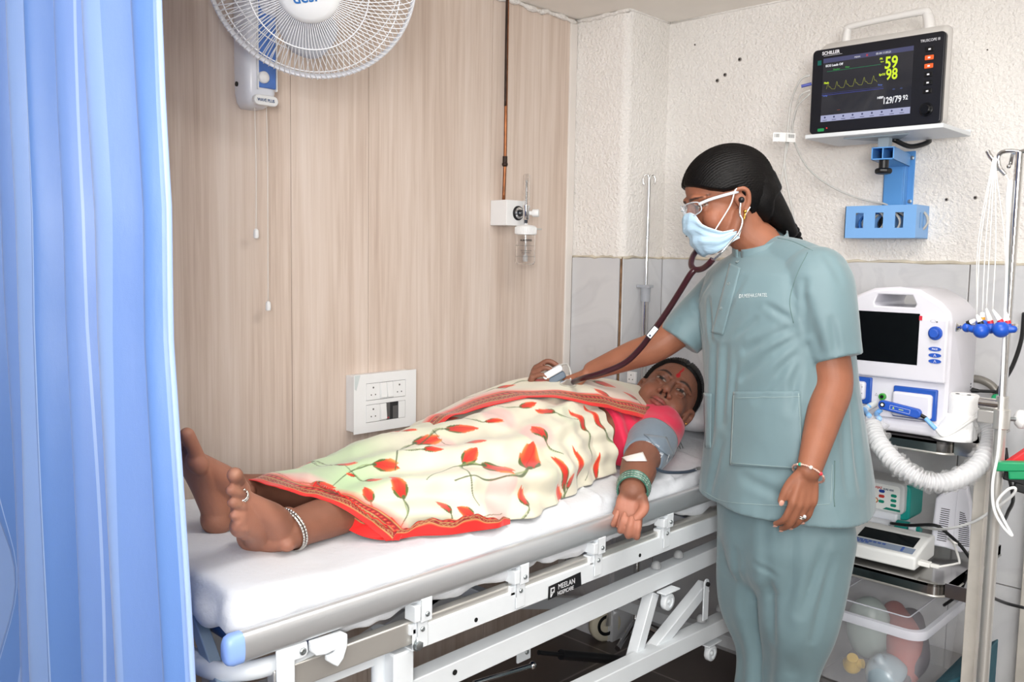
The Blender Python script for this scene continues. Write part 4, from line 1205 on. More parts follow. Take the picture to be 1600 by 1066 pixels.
# ---------------------------------------------------------------- stainless trolley
YF = 2.20
P1, P2 = PY(1505, 704, YF), PY(1490, 930, YF)
xR = PY(1513, 860, YF).x + .020
Z1, Z2, Z3 = P1.z+.012, P2.z+.012, .27
xL = -1.14; yB = BY-.06
tr = thing('steel_trolley', 'stainless steel three-shelf equipment trolley with square posts', 'trolley', (xR, YF, 0))
M_SHELF = mat('polished_steel', '#b5b3b0', .13, metal=1.0, var=.05)
for nm, z in (('shelf', Z1), ('shelf', Z2), ('shelf', Z3)):
    mb = MB()
    r_ = .035; pts = [(xL, YF, z), (xR-.07-r_, YF, z)]
    for i in range(9):
        a = -PI/2+PI/2*i/8; pts.append((xR-.07-r_+r_*math.cos(a), YF+r_+r_*math.sin(a), z))
    pts += [(xR-.07, yB, z), (xL, yB, z)]
    mb.prism([Vector(p) - Vector((0, 0, .006)) for p in pts], (0, 0, .006))
    # lip hanging along the front and round the corner
    lp = [Vector(p) for p in pts[:12]]
    mb.rings([[p + Vector((0, 0, -.030)) for p in lp] + [p + Vector((0, .002, -.030)) for p in lp[::-1]], [p + Vector((0, 0, -.0)) for p in lp] + [p + Vector((0, .002, 0)) for p in lp[::-1]]])
    mb.build(nm, M_SHELF, tr, smooth=30)
    MB().tube([p + Vector((0, 0, -.029)) for p in lp], .003, 8).build('shelf_edge', M_STEEL, tr, smooth=True)
M_POST = mat('worn_steel_post', '#d6d1c8', .42, metal=.4, var=.12, vscale=14)
for x, y in ((xR, YF-.004), (xR+.004, yB), (xL-.01, YF), (xL-.01, yB)):
    MB().bx(x-.0135, x+.0135, y-.0135, y+.0135, .06, Z1+.01 if y < 2.4 else Z1+.0).build('post', M_POST, tr, bevel=.0015)
    MB().lathe([(.03, -.011), (.03, .011)], (x, y, .0305), (1, 0, 0), 24).build('castor', M_RUB, tr)
MB().bx(xR-.012, xR+.012, YF+.01, yB-.01, .10, .125).bx(xL-.02, xL, YF+.01, yB-.01, .10, .125).build('side_stretcher', M_POST, tr)
for z in (Z1, Z2, Z3):
    MB().bx(xR-.072, xR-.012, YF+.02, YF+.024, z-.03, z+.004).build('shelf_clip', M_SHELF, tr)

# ---------------------------------------------------------------- white ventilator-like monitor unit
YV = 2.235
A_ = PY(1480, 668, YV); B_ = PY(1486, 470, YV)
vx1 = PY(1484, 560, YV).x; vx0 = PY(1322, 560, YV).x - .012
vz0 = Z1+.004; vz1 = PY(1410, 448, YV+.03).z
V_ = Loc(((vx0+vx1)/2, YV, vz0), (1, 0, 0), (0, -1, 0))
vw = (vx1-vx0)/2; vh = vz1-vz0
vt = thing('defibrillator_unit', 'white bedside defibrillator unit with dark screen, blue dial and top handle on the trolley', 'medical unit', (V_.o.x, YV+.1, vz0))
M_VW = mat('cool_white_plastic', '#d6d5dd', .35, coat=.1)
mb = MB()
def outline(inset=0, top=1.0):
    w_, h_ = vw-inset, vh-inset
    pts = [(-w_+.0, inset), (w_, inset), (w_, h_*.78), (w_-.006, h_*.84), (w_-.03, h_*.91), (w_*.40, h_*.985), (w_*.0, h_), (-w_*.45, h_*.985), (-w_*.80, h_*.93), (-w_+.008, h_*.84), (-w_, h_*.78)]
    return cr(pts + [pts[0]], 1) and pts
ol = outline(); ol2 = outline(.006)
hol = [(-vw*.42, vh*.885), (-vw*.36, vh*.945), (vw*.28, vh*.945), (vw*.36, vh*.885), (vw*.33, vh*.862), (-vw*.40, vh*.862)]
# body built as profile with a hand hole in the top
def loop_face(mb, w, outer, inner, flip=False):
    bm = bmesh.new()
    vo = [bm.verts.new((a, b, 0)) for a, b in outer]; vi = [bm.verts.new((a, b, 0)) for a, b in inner]
    eo = [bm.edges.new((vo[i], vo[(i+1) % len(vo)])) for i in range(len(vo))] + [bm.edges.new((vi[i], vi[(i+1) % len(vi)])) for i in range(len(vi))]
    r_ = bmesh.ops.triangle_fill(bm, edges=eo, use_beauty=True)
    bm.verts.ensure_lookup_table(); idx = {v: i for i, v in enumerate(bm.verts)}
    vs = [V_.p(v.co.x, v.co.y, w) for v in bm.verts]; fs = [tuple(idx[v] for v in f.verts) for f in bm.faces]
    mb.add(vs, fs); bm.free()
D = .20
loop_face(mb, .0, ol2, hol); loop_face(mb, -D, ol2, hol)
def band(a, wa, b_, wb_):
    n = len(a); mb.add([V_.p(x, y, wa) for x, y in a]+[V_.p(x, y, wb_) for x, y in b_], [(i, (i+1) % n, n+(i+1) % n, n+i) for i in range(n)])
band(ol2, 0, ol, -.008); band(ol, -.008, ol, -D+.01); band(ol, -D+.01, ol2, -D); band(hol, 0, hol, -D)
me = mb.mesh('housing'); bm = bmesh.new(); bm.from_mesh(me); bmesh.ops.remove_doubles(bm, verts=bm.verts, dist=.0002); bmesh.ops.recalc_face_normals(bm, faces=bm.faces); bm.to_mesh(me); bm.free()
link('housing', me, M_VW, vt, smooth=32, bevel=.003)
fz = lambda py, px=1400: PY(px, py, YV).z - vz0
fx = lambda px, py=520: PY(px, py, YV).x - V_.o.x
# step below the screen
mb = MB(); V_.box(mb, -vw+.002, vw-.004, fz(592), vh*.80, 0, .012); mb.build('front_bezel', M_VW, vt, bevel=.006, seg=4)
sc0, sc1 = fx(1335, 530)+.001, fx(1438, 530)
mb = MB(); V_.box(mb, sc0, sc1, fz(567), fz(488), .012, .0128); mb.build('screen', mat('dark_screen', '#060608', .08), vt)
mb = MB(); V_.box(mb, sc1-.001, sc1+.006, fz(498), fz(491), .0125, .0132); mb.build('red_sticker', mat('red_label', '#c42a3c', .5), vt)
du, dv = fx(1465, 516), fz(516)
mb = MB(); V_.disc(mb, du, dv, .0165, .012, .017, 36); V_.disc(mb, du, dv, .011, .017, .028, 28)
mb.build('dial', mat('royal_blue_plastic', '#2a55b4', .35), vt, bevel=.002)
mb = MB()
for i in range(24): V_.disc(mb, fx(1461, 498)+.006*math.cos(i/24*2*PI), fz(498)+.0035*math.sin(i/24*2*PI), .0005, .012, .0122, 6)
V_.disc(mb, fx(1467, 499), fz(499), .0022, .012, .0123, 12); mb.build('printed_symbol', mat('print_grey', '#6e6f76', .5), vt)
for i, py in enumerate((540, 549.5, 558.5)):
    mb = MB(); V_.disc(mb, fx(1464, py), fz(py), .0145, .012, .014, 28, .0052); ko = mb.build('key', mat('royal_blue_plastic', '#2a55b4', .35), vt)
    if i == 0: V_.text('PACE', fx(1464, py), fz(py)-.0018, .0142, .0055, PRW, ko, 'CENTER', .0001)
    else:
        mb = MB(); V_.line(mb, [(fx(1464, py)-.002, fz(py)-.003), (fx(1464, py), fz(py)+.003), (fx(1464, py)+.003, fz(py)-.003)], .0141, .0008); mb.build('key_symbol', PRW, ko)
# module with blue frame and paddle
mb = MB(); V_.box(mb, fx(1398, 610), fx(1467, 610), fz(650), fz(602), .0, .010); mb.build('module_frame', mat('deep_blue_plastic', '#2450a6', .35), vt, bevel=.003)
mb = MB(); V_.box(mb, fx(1399, 610), fx(1461, 610), fz(648), fz(610), .004, .022); mb.build('module_cover', M_VW, vt, bevel=.007, seg=4)
pd = Loc(V_.p(fx(1384, 628), fz(630), .036), Vector((1, 0, -.13)), (0, -1, 0))
mb = MB(); pd.rrect(mb, 0, .103, -.0115, .0115, .0105, 0, .014, 8)
pdo = mb.build('paddle', mat('royal_blue_plastic', '#2a55b4', .35), vt, bevel=.003)
mb = MB(); pd.disc(mb, .011, .001, .0065, .0140, .0148, 28); mb.build('button', M_BLACK, pdo)
mb = MB(); pd.disc(mb, .011, .001, .0034, .0148, .0154, 20); mb.build('button_cap', M_WP2, pdo)
mb = MB(); pd.line(mb, [(.030, -.005), (.078, -.005), (.078, .005), (.030, .005), (.030, -.005)], .0141, .0005); mb.build('outline_print', PRW, pdo)
mb = MB(); pd.prism if False else None
mb.prism([pd.p(.036, -.002, .0141), pd.p(.041, -.002, .0141), pd.p(.0385, .003, .0141)], pd.w*.0003); pd.line(mb, [(.052, .0), (.062, .0)], .0141, .0016); mb.build('arrow_print', mat('yellow_print', '#c7d84a', .5), pdo)
mb = MB(); mb.tube([Vector(q) for q in cr([pd.p(.100, -.001, .007), pd.p(.116, -.006, .008)], 4)], .0045, 12); mb.build('strain_relief', M_BLACK, vt)
mb = MB(); V_.disc(mb, fx(1380, 622), fz(622), .0085, 0, .010, 24); mb.build('green_port', mat('green_plastic', '#3f9a3e', .4), vt, bevel=.001)
mb = MB(); V_.disc(mb, fx(1380, 622), fz(622), .0045, .010, .011, 20); mb.build('port_socket', M_BLACK, vt)
mb = MB(); V_.line(mb, [(fx(1369, 621)-.003, fz(622)), (fx(1369, 621), fz(618)), (fx(1369, 621)+.003, fz(622)), (fx(1369, 621)-.003, fz(622))], .0002, .0006); mb.build('warning_mark', mat('print_grey', '#6e6f76', .5), vt)
mb = MB(); V_.box(mb, fx(1335, 615), fx(1363, 615), fz(637), fz(594), 0, .008); mb.build('module_frame', mat('deep_blue_plastic', '#2450a6', .35), vt, bevel=.003)
mb = MB(); V_.box(mb, fx(1330, 615), fx(1355, 615), fz(630), fz(601), .003, .020); mb.build('module_cover', M_VW, vt, bevel=.006, seg=3)
mb = MB()
for dv_ in (.008, -.008): V_.disc(mb, fx(1352, 614), fz(614)+dv_, .0011, .022, .0224, 10)
mb.build('module_dots', M_BLACK, vt)
mb = MB(); V_.box(mb, -vw+.004, vw-.01, .002, fz(652), 0, .030); mb.build('base_shoe', M_VW, vt, bevel=.012, seg=4)
for i in range(3):
    mb = MB(); mb.box((V_.o.x+vw+.0003, YV+D-.03, vz0+.10+i*.008), (.0006, .008, .004)); mb.build('side_mark', mat('print_grey', '#6e6f76', .5), vt)
# nozzle stubs for the tubes
mb = MB(); mb.cyl(V_.p(fx(1366, 638), fz(636), .0), V_.p(fx(1362, 642), fz(641), .040), .0085).build('hose_port', mat('pale_grey_plastic', '#cfd3d2', .4), vt)
BLC = mat('pale_blue_plastic', '#7db4ea', .4)
# ---------------------------------------------------------------- tissue roll
rl = W(1506, 650, 2.17); rz0, rz1 = Z1+.003, PY(1508, 616, 2.26).z
rx, ry = PY(1507, 620, 2.26).x, 2.26
ro = thing('paper_roll', 'white paper roll standing on the top shelf beside the defibrillator', 'paper roll', (rx, ry, rz0))
M_PAP = mat('soft_paper', '#f1f1f1', .9, bump=.25, bscale=140)
Hh = rz1-rz0
mb = MB(); mb.lathe([(.030, 0), (.033, .004), (.033, Hh-.004), (.030, Hh), (.012, Hh), (.011, Hh-.012), (.001, Hh-.012)], (rx, ry, rz0), (0, 0, 1), 48); mb.build('roll', M_PAP, ro, smooth=40)
mb = MB()
for dx_2 in (-.012, .013): mb.tube([(rx+dx_2+.004*math.cos(a), ry-.012+.0025*math.sin(a), rz1+.0006) for a in np.linspace(0, 6.28, 14)], .0008, 5)
mb.build('printed_ring', M_BLACK, ro)
G = []
for i in range(9):
    f = i/8; z = rz0 + Hh*.55*(1-f)
    G.append([(rx+(.034+.020*f)*math.cos(a)-.012*f, ry+(.0335+.022*f)*math.sin(a)-.010*f, z+.002) for a in np.linspace(-2.9, -.5, 16)])
MB().grid(G).build('loose_tail', M_PAP, ro, smooth=True, solid=.001)

# ---------------------------------------------------------------- corrugated hose in clear sleeve
hp = [W(1362, 664, 2.10), W(1372, 690, 2.06), W(1398, 722, 2.00), W(1440, 750, 1.96), W(1480, 754, 1.95), W(1522, 733, 1.98), W(1545, 700, 2.02), W(1549, 672, 2.05), W(1540, 654, 2.08)]
L = [Vector(q) for q in cr(hp, 60)]
rad = [.0172+.0042*math.sin(i*2*PI/9.5) for i in range(len(L))]
M_RIB = mat('white_rib_plastic', '#c9cacd', .4)
ho = MB().tube(L, rad, 20).build('breathing_hose', M_RIB, None, smooth=True)
tag(ho, 'white corrugated breathing hose looping down in front of the trolley', 'hose')
def sleeve():
    k = NT('clear_crinkled_film'); b = k.b
    b.inputs['Base Color'].default_value = (1, 1, 1, 1); b.inputs['Roughness'].default_value = .18; b.inputs['Alpha'].default_value = .17
    b.inputs['Specular IOR Level'].default_value = .9
    n2 = k.n('ShaderNodeTexNoise', Scale=120.0, Detail=2.0); k.l(k.coord(), n2.inputs['Vector']); k.l(k.bump(n2.outputs[0], .6, .01), b.inputs['Normal'])
    n = 36; m_ = len(L)//2
    LL = [Vector(q) for q in cr(hp, 30)]
    R_ = []
    prev = None
    V2 = []
    for i, p in enumerate(LL):
        t = (LL[min(i+1, len(LL)-1)]-LL[max(i-1, 0)]).normalized()
        sd, up, _ = frame(t, -BH) if prev is None else (None, None, None)
        if prev is not None:
            sd = (prev - t*prev.dot(t)).normalized(); up = t.cross(sd)
        prev = sd
        row = []
        for j in range(n):
            a = 2*PI*j/n
            q = p*90
            ns = noise.noise(Vector((q.x+math.cos(a)*1.3, q.y+math.sin(a)*1.3, q.z)))+.6*noise.noise(Vector((p.x*210+math.cos(a)*3, p.y*210, p.z*210+math.sin(a)*3)))
            end = max(math.exp(-i/14), math.exp(-(len(LL)-i)/26))
            rr_ = .0215+.006*abs(ns)+.004*ns + .010*end*(1+ns)
            row.append(p+sd*rr_*math.cos(a)+up*rr_*math.sin(a))
        V2.append(row)
    o = MB().grid(V2, wrap=True).build('plastic_sleeve', k.m, None, smooth=True)
    return tag(o, 'crinkled clear plastic sleeve wrapped around the corrugated hose', 'plastic sleeve')
sleeve()
cable('probe_cable', [pd.p(.114, -.006, .008), pd.p(.122, -.012, .008), pd.p(.140, -.026, .004)], .0055, BLC, 'short light blue cable boot between the blue paddle and the hose')
cable('probe_cable', [pd.p(.140, -.026, .004), pd.p(.165, -.036, -.002), W(1528, 652, 2.06), W(1540, 660, 2.05)], .0035, mat('white_cable', '#e6e6e4', .4), 'white lead from the blue boot running over the paper roll to the hose')
cable('hose_cuff', [V_.p(fx(1366, 638), fz(636), .030), V_.p(fx(1362, 642), fz(643), .045), W(1358, 650, 2.12)], .0065, BLC, 'left light blue hose cuff below the green port', group=None)
cable('hose_cuff', [V_.p(fx(1384, 640), fz(640), .030), V_.p(fx(1380, 646), fz(647), .042), W(1374, 655, 2.11)], .0065, BLC, 'right light blue hose cuff below the blue paddle', group=None)

# ---------------------------------------------------------------- ECG recorder on the middle shelf
EG = mat('grey_white_abs', '#dcdedd', .45); EGd = mat('panel_grey_blue', '#7d8ba0', .45)
ex0 = PY(1300, 850, 2.27).x; ex1 = PY(1437, 880, 2.27).x; ey0 = 2.235; ez = Z2+.002
ec = thing('ecg_recorder', 'flat light grey ECG recorder with dark display and blue keys on the middle shelf', 'ECG recorder', ((ex0+ex1)/2, ey0, ez))
E_ = Loc(((ex0+ex1)/2, ey0, ez), (1, .04, 0), Vector((.04, -1, 0)))
ew = (ex1-ex0)/2; ed = .155
zf, zbk = .040, .062
mb = MB()
mb.prism([E_.p(-ew, .006, 0), E_.p(-ew, zf, 0), E_.p(-ew, zbk, -ed*.65), E_.p(-ew, zbk+.002, -ed), E_.p(-ew, .006, -ed)], E_.u*2*ew)
mb.build('case', EG, ec, bevel=.006, seg=4)
sl = Vector(E_.p(0, zbk, -ed*.65)-E_.p(0, zf, 0)).normalized()
TP = Loc(E_.p(0, zf+.0008, 0), E_.u, E_.u.cross(sl))
mb = MB(); TP.box(mb, -ew+.008, ew-.012, .012, .040, 0, .001); pn = mb.build('key_panel', EGd, ec, bevel=.0004)
mb = MB(); TP.box(mb, -ew*.42, ew-.020, .046, .100, 0, .0012); mb.build('display', mat('dark_screen2', '#14191c', .12), ec)
for i in range(12):
    mb = MB(); u_ = -ew+.055+.0115*(i % 8)+(.006 if i >= 8 else 0); v_ = .030 if i < 8 else .021
    TP.rrect(mb, u_, u_+.008, v_-.003, v_+.003, .001, .001, .002); mb.build('key', mat('key_blue', '#3b5596', .4), ec)
for dv_ in (.018, .026, .034):
    mb = MB(); TP.disc(mb, ew-.040, dv_, .0035, .001, .002, 14); mb.build('arrow_key', mat('key_blue', '#3b5596', .4), ec)
# plug at its right side and leads
pw = E_.p(ew, .022, -.03)
mb = MB(); mb.box(pw+Vector((.014, 0, 0)), (.028, .020, .012)).box(pw+Vector((.038, 0, 0)), (.02, .012, .009)); o = mb.build('data_plug', mat('plug_white', '#e3e3e0', .45), None, bevel=.002); tag(o, 'white plug in the right side of the grey ECG recorder', 'plug')
cable('ecg_cable', [pw+Vector((.046, 0, 0)), W(1494, 881, 2.20), W(1499, 877, 2.20), W(1490, 850, 2.24), W(1482, 842, 2.26), W(1491, 848, 2.2), W(1500, 853, 2.22)], .0028, mat('white_cable', '#e6e6e4', .4), 'white ECG lead curling up from the recorder plug')

# ---------------------------------------------------------------- syringe pump behind it
sp0, sp1 = PY(1318, 780, 2.5).x, PY(1415, 780, 2.5).x
yp = 2.50; zp = Z2+.002; topz = PY(1400, 755, yp).z
sp = thing('syringe_pump', 'grey and teal syringe pump with coloured oval keys standing behind the ECG recorder', 'syringe pump', ((sp0+sp1)/2, yp, zp))
S_ = Loc(((sp0+sp1)/2, yp, zp), (1, 0, 0), (0, -1, 0)); sw = (sp1-sp0)/2; shh = topz-zp
TEAL = mat('teal_plastic', '#159088', .4)
mb = MB(); S_.rrect(mb, -sw, sw-.004, shh*.42, shh, .016, -.10, .0); mb.build('control_head', mat('pump_grey', '#c9cccd', .4), sp, bevel=.005, seg=3)
mb = MB(); S_.rrect(mb, -sw+.01, sw+.006, shh*.30, shh-.006, .016, -.12, -.02); mb.build('rear_shell', TEAL, sp, bevel=.005, seg=3)
mb = MB(); S_.box(mb, -sw, sw-.018, 0, shh*.44, -.10, .008); mb.build('syringe_bed', mat('pump_white', '#dfe3ea', .4), sp, bevel=.006, seg=3)
mb = MB(); mb.cyl(S_.p(-sw, shh*.25, .022), S_.p(sw-.03, shh*.25, .022), .013, 20); mb.build('syringe_barrel', mat('pump_white', '#dfe3ea', .4), sp, smooth=40)
fp = MB(); S_.rrect(fp, -sw+.006, sw-.016, shh*.47, shh-.010, .008, 0, .0012); fpo = fp.build('face_label', mat('label_pale', '#e8ebe9', .45), sp)
kx = [(.36, .72, '#1f3f93'), (.36, .52, '#c23b32'), (.36, .31, '#0f8a72'), (.80, .62, '#0f8a72'), (.80, .43, '#0f8a72'), (.80, .24, '#0f8a72'), (-.14, .40, '#0f8a72'), (-.14, .26, '#0f8a72'), (-.36, .30, '#0f8a72')]
lw = sw-.011; l0, l1 = shh*.47, shh-.010
for u_, v_, c_ in kx:
    mb = MB(); S_.rrect(mb, -sw+.006+(u_+1)/2*2*lw-.0085, -sw+.006+(u_+1)/2*2*lw+.0075, l0+(l1-l0)*v_-.0042, l0+(l1-l0)*v_+.0042, .004, .0012, .0026); mb.build('key', mat('pumpkey'+c_[1:3], c_, .4), sp)
mb = MB(); S_.disc(mb, sw*.06, l0+(l1-l0)*.32, .0078, .0012, .0016, 24); mb.build('warning_ring', mat('ring_red', '#b85a3a', .5), sp)
mb = MB(); S_.disc(mb, sw*.06, l0+(l1-l0)*.32, .0052, .0016, .0020, 24); mb.build('ring_centre', mat('ring_cream', '#e6e9c0', .5), sp)
S_.text('ANJAZ', -sw+.006+lw*1.05, l1-.014, .0013, .0085, mat('print_red', '#c22a2a', .5), fpo, bold=.0003, xs=.9)
S_.text('SURE 4000', -sw+.006+lw*1.40, l1-.0155, .0013, .0075, mat('print_navy2', '#23405e', .5), fpo, bold=.0002, xs=.85)
mb = MB(); mb.prism([S_.p(sw*.30, l0+.0015, .0013), S_.p(sw*.86, l0+.0015, .0013), S_.p(sw*.86, l0+.0075, .0013), S_.p(sw*.42, l0+.0085, .0013)], S_.w*.0004); mb.build('green_strip', mat('green_print', '#0f7a68', .5), fpo)
mb = MB(); mb.cyl(S_.p(sw-.016, shh*.22, .010), S_.p(sw+.018, shh*.22, .010), .021, 28); mb.build('drive_grip', TEAL, sp, bevel=.002)
mb = MB(); mb.cyl(S_.p(sw+.020, shh*.26, .012), S_.p(sw+.040, shh*.26, .012), .015, 20); mb.build('clamp_knob', mat('pump_white', '#dfe3ea', .4), sp, bevel=.003)
mb = MB(); mb.cyl(S_.p(sw+.040, shh*.27, .012), S_.p(sw+.050, shh*.27, .012), .013, 20); mb.build('clamp_cap', TEAL, sp, bevel=.002)

# ---------------------------------------------------------------- white slotted appliance
xa0, xa1 = PY(1455, 860, 2.52).x, PY(1518, 850, 2.45).x
ya_ = 2.44; za0 = Z2+.002; za1 = PY(1495, 757, ya_).z
lean = Vector((.22, .0, 1)).normalized()
ap = thing('vented_appliance', 'white plastic casing with two columns of black vent slots standing on the middle shelf', 'appliance', ((xa0+xa1)/2, ya_+.03, za0))
A2 = Loc(PY(1483, 860, ya_), Vector((1, .25, -.0)), Vector((.25, -1, 0)))
def ag(px, py):  # picture point -> coordinates on the face
    d = ray(px, py); n_ = A2.w; t = (A2.o-CAM).dot(n_)/d.dot(n_); p = CAM+d*t
    return ((p-A2.o).dot(A2.u), (p-A2.o).dot(A2.v))
fo = [ag(1454, 846), (ag(1462, 779)), ag(1473, 770), ag(1482, 762), ag(1510, 755), ag(1519, 800), ag(1515, 863), ag(1500, 864), ag(1478, 857), ag(1457, 853)]
mb = MB(); mb.prism([A2.p(a, b, 0) for a, b in fo], -A2.w*.06)
AW = mat('bluish_white_plastic', '#e2e4ee', .35)
mb.build('casing', AW, ap, bevel=.006, seg=4)
SLM = mat('slot_black', '#0a0a0c', .8)
for col in ((1471, 1484, 795, 1464, 1478, 844, 16, 0), (1500, 1507, 801, 1497, 1514, 852, 17, 1)):
    for i in range(col[6]):
        f = i/(col[6]-1); xa = col[0]+(col[3]-col[0])*f; xb = col[1]+(col[4]-col[1])*min(1, f*(2.2 if col[7] else 1)); yy_ = col[2]+(col[5]-col[2])*f
        a0_, b0_ = ag(xa, yy_-.5), ag(xb, yy_+2.0)
        mb = MB(); A2.line(mb, [a0_, b0_], .0001, .0019, .0005); mb.build('vent_slot', SLM, ap)
mb = MB(); A2.line(mb, [ag(1497, 764), ag(1493, 800), ag(1489, 855)], .0001, .0006, .0004); mb.build('seam', mat('seam_grey', '#b7b9c6', .5), ap)

# ---------------------------------------------------------------- clear storage box on the bottom shelf
bz0 = Z3+.003; by0, by1 = 2.215, 2.56
bzt = PY(1400, 985, by0).z
bx0, bx1 = PY(1262, 1000, by0).x, PY(1425, 1010, by0).x+.018
bo = thing('storage_box', 'clear plastic storage box with lid on the bottom shelf, full of breathing masks', 'storage box', ((bx0+bx1)/2, by0, bz0))
k = NT('frosted_polypropylene'); b = k.b
b.inputs['Base Color'].default_value = (.86, .87, .92, 1); b.inputs['Roughness'].default_value = .12; b.inputs['Alpha'].default_value = .22; b.inputs['Specular IOR Level'].default_value = .7
M_PP = k.m
k = NT('frosted_polypropylene_edge'); b = k.b
b.inputs['Base Color'].default_value = (.80, .82, .90, 1); b.inputs['Roughness'].default_value = .2; b.inputs['Alpha'].default_value = .62
M_PPE = k.m
def rr(x0, x1, y0, y1, r, z, n=6):
    p = []
    for cx_, cy_, a0 in ((x1-r, y1-r, 0), (x0+r, y1-r, PI/2), (x0+r, y0+r, PI), (x1-r, y0+r, 1.5*PI)):
        for i in range(n+1):
            a = a0+PI/2*i/n; p.append((cx_+r*math.cos(a), cy_+r*math.sin(a), z))
    return p
I = .018
mb = MB(); mb.rings([rr(bx0+I, bx1-I, by0+I, by1-I, .03, bz0), rr(bx0+.004, bx1-.004, by0+.004, by1-.004, .035, bzt)], cap=False)
mb.add(rr(bx0+I, bx1-I, by0+I, by1-I, .03, bz0), [tuple(range(28))])
mb.build('tub', M_PP, bo, smooth=50)
mb = MB(); mb.rings([rr(bx0-.006, bx1+.006, by0-.006, by1+.006, .042, bzt-.014), rr(bx0-.008, bx1+.008, by0-.008, by1+.008, .044, bzt), rr(bx0-.006, bx1+.006, by0-.006, by1+.006, .042, bzt+.008), rr(bx0+.004, bx1-.004, by0+.004, by1-.004, .036, bzt+.010), rr(bx0+.004, bx1-.004, by0+.004, by1-.004, .036, bzt-.010)], cap=False, closed=True)
mb.build('lid_rim', M_PPE, bo, smooth=60)
li = .045
mb = MB(); mb.rings([rr(bx0+.004, bx1-.004, by0+.004, by1-.004, .036, bzt+.009), rr(bx0+.025, bx1-.025, by0+.025, by1-.025, .03, bzt+.011), rr(bx0+li, bx1-li, by0+li, by1-li, .012, bzt+.022), rr(bx0+li+.01, bx1-li-.01, by0+li+.01, by1-li-.01, .008, bzt+.023)], cap=False)
mb.add(rr(bx0+li+.01, bx1-li-.01, by0+li+.01, by1-li-.01, .008, bzt+.023), [tuple(range(28))])
mb.build('lid', M_PP, bo, smooth=50)
MB().tube([Vector(p) for p in rr(bx0+li, bx1-li, by0+li, by1-li, .012, bzt+.023)], .0018, 6, closed=True).build('lid_ridge', M_PPE, bo, smooth=True)
# contents
bcx = (bx0+bx1)/2
o = MB().sph((bx0+.11, by0+.13, bz0+.125), (.058, .05, .085), nu=32, nv=20).build('resuscitator_bag', mat('milky_silicone', '#aebdb8', .35, trans=.3), None, smooth=True); tag(o, 'milky oval resuscitator bag in the back left of the storage box', 'resuscitator')
o = MB().limb([(bx0+.15, by0+.20, bz0+.16), (bx0+.20, by0+.14, bz0+.12), (bx1-.07, by0+.10, bz0+.05)], [.03, .045, .04], 16).build('red_pouch', mat('dull_red_cloth', '#9b4f46', .7), None, smooth=True); tag(o, 'dull red rolled pouch leaning through the middle of the storage box', 'pouch')
o = MB().limb([(bx1-.10, by0+.22, bz0+.14), (bx1-.06, by0+.14, bz0+.08), (bx1-.07, by0+.08, bz0+.04)], [.035, .04, .03], 16).build('dark_pouch', mat('plum_cloth', '#4a4048', .8), None, smooth=True); tag(o, 'dark plum pouch in the right of the storage box', 'pouch')
mb = MB(); cm = Vector((bx0+.19, by0+.05, bz0+.055))
mb.lathe([(.050, -.012), (.054, -.004), (.050, .006), (.040, .024), (.022, .036), (.012, .040), (.011, .052)], cm, (-.25, -.45, .85), 36)
o = mb.build('oxygen_mask', mat('pale_clear_mask', '#b8cbd6', .25, trans=.4), None, smooth=True); tag(o, 'pale clear breathing mask lying at the front of the storage box', 'mask')
mb = MB(); cm = Vector((bx0+.105, by0+.045, bz0+.05))
mb.lathe([(.010, -.02), (.022, -.015), (.024, 0), (.016, .012), (.014, .026)], cm, (.2, -.5, .8), 20).lathe([(.012, -.02), (.012, .03)], cm, (1, 0, .3), 14)
o = mb.build('valve', mat('yellow_plastic', '#c9a84b', .4), None, smooth=50); tag(o, 'yellow valve connector at the front left of the storage box', 'valve')
# folded teal cloth behind the post
mb = MB(); random.seed(8)
mb.rings([[(x, y, z) for x, y, z in ((bx1+.010, 2.23, Z3), (xR-.018, 2.24, Z3), (xR-.018, 2.5, Z3), (bx1+.010, 2.5, Z3))], [(bx1+.010, 2.23, Z3+.05), (xR-.018, 2.24, Z3+.13), (xR-.018, 2.5, Z3+.14), (bx1+.012, 2.5, Z3+.06)]])
o = mb.build('folded_cloth', mat('teal_drape', '#2c5a68', .8, bump=.3, bscale=40), None, bevel=.006, seg=3); tag(o, 'folded teal cloth stuffed between storage box and trolley post', 'cloth')

# ---------------------------------------------------------------- drip stand on the right with suction-bulb electrodes
t0 = W(1592, 240, 2.04)
pxs = [(1594, 250), (1577, 480), (1560, 700), (1548, 900), (1538, 1066)]
ps = PY(1568, 600, 2.13)
bs = Vector((ps.x, ps.y, 0))
top_z = PY(1590, 238, 2.13).z
iv = thing('drip_stand', 'stainless steel drip stand at the right edge holding blue suction bulbs', 'drip stand', bs)
MB().cyl((ps.x, ps.y, .05), (ps.x, ps.y, PY(1568, 655, 2.13).z+.05), .0125, 20).build('outer_pole', M_STEEL, iv, smooth=50)
MB().cyl((ps.x, ps.y, 1.0), (ps.x, ps.y, top_z), .0085, 20).build('inner_pole', M_CHROME, iv, smooth=50)
for a in range(5):
    d = Vector((math.cos(a*1.2566+.4), math.sin(a*1.2566+.4), 0))
    if (d*.26+bs).x > -.5 or True:
        MB().tube([bs+Vector((0, 0, .08)), bs+d*.12+Vector((0, 0, .07)), bs+d*.24+Vector((0, 0, .05))], .012, 10).lathe([(.024, -.009), (.024, .009)], bs+d*.24+Vector((0, 0, .025)), (d.y, -d.x, 0), 18).build('foot', M_STEEL, iv)
def hook(pts, r=.0045):
    MB().tube([Vector(q) for q in cr(pts, 8)], r, 10).build('hook', M_CHROME, iv, smooth=True)
pt = Vector((ps.x, ps.y, top_z))
def atY(px, py): return PY(px, py, 2.13)
hook([pt, atY(1580, 236), atY(1566, 238), atY(1560, 246), atY(1562, 262), atY(1571, 273)])
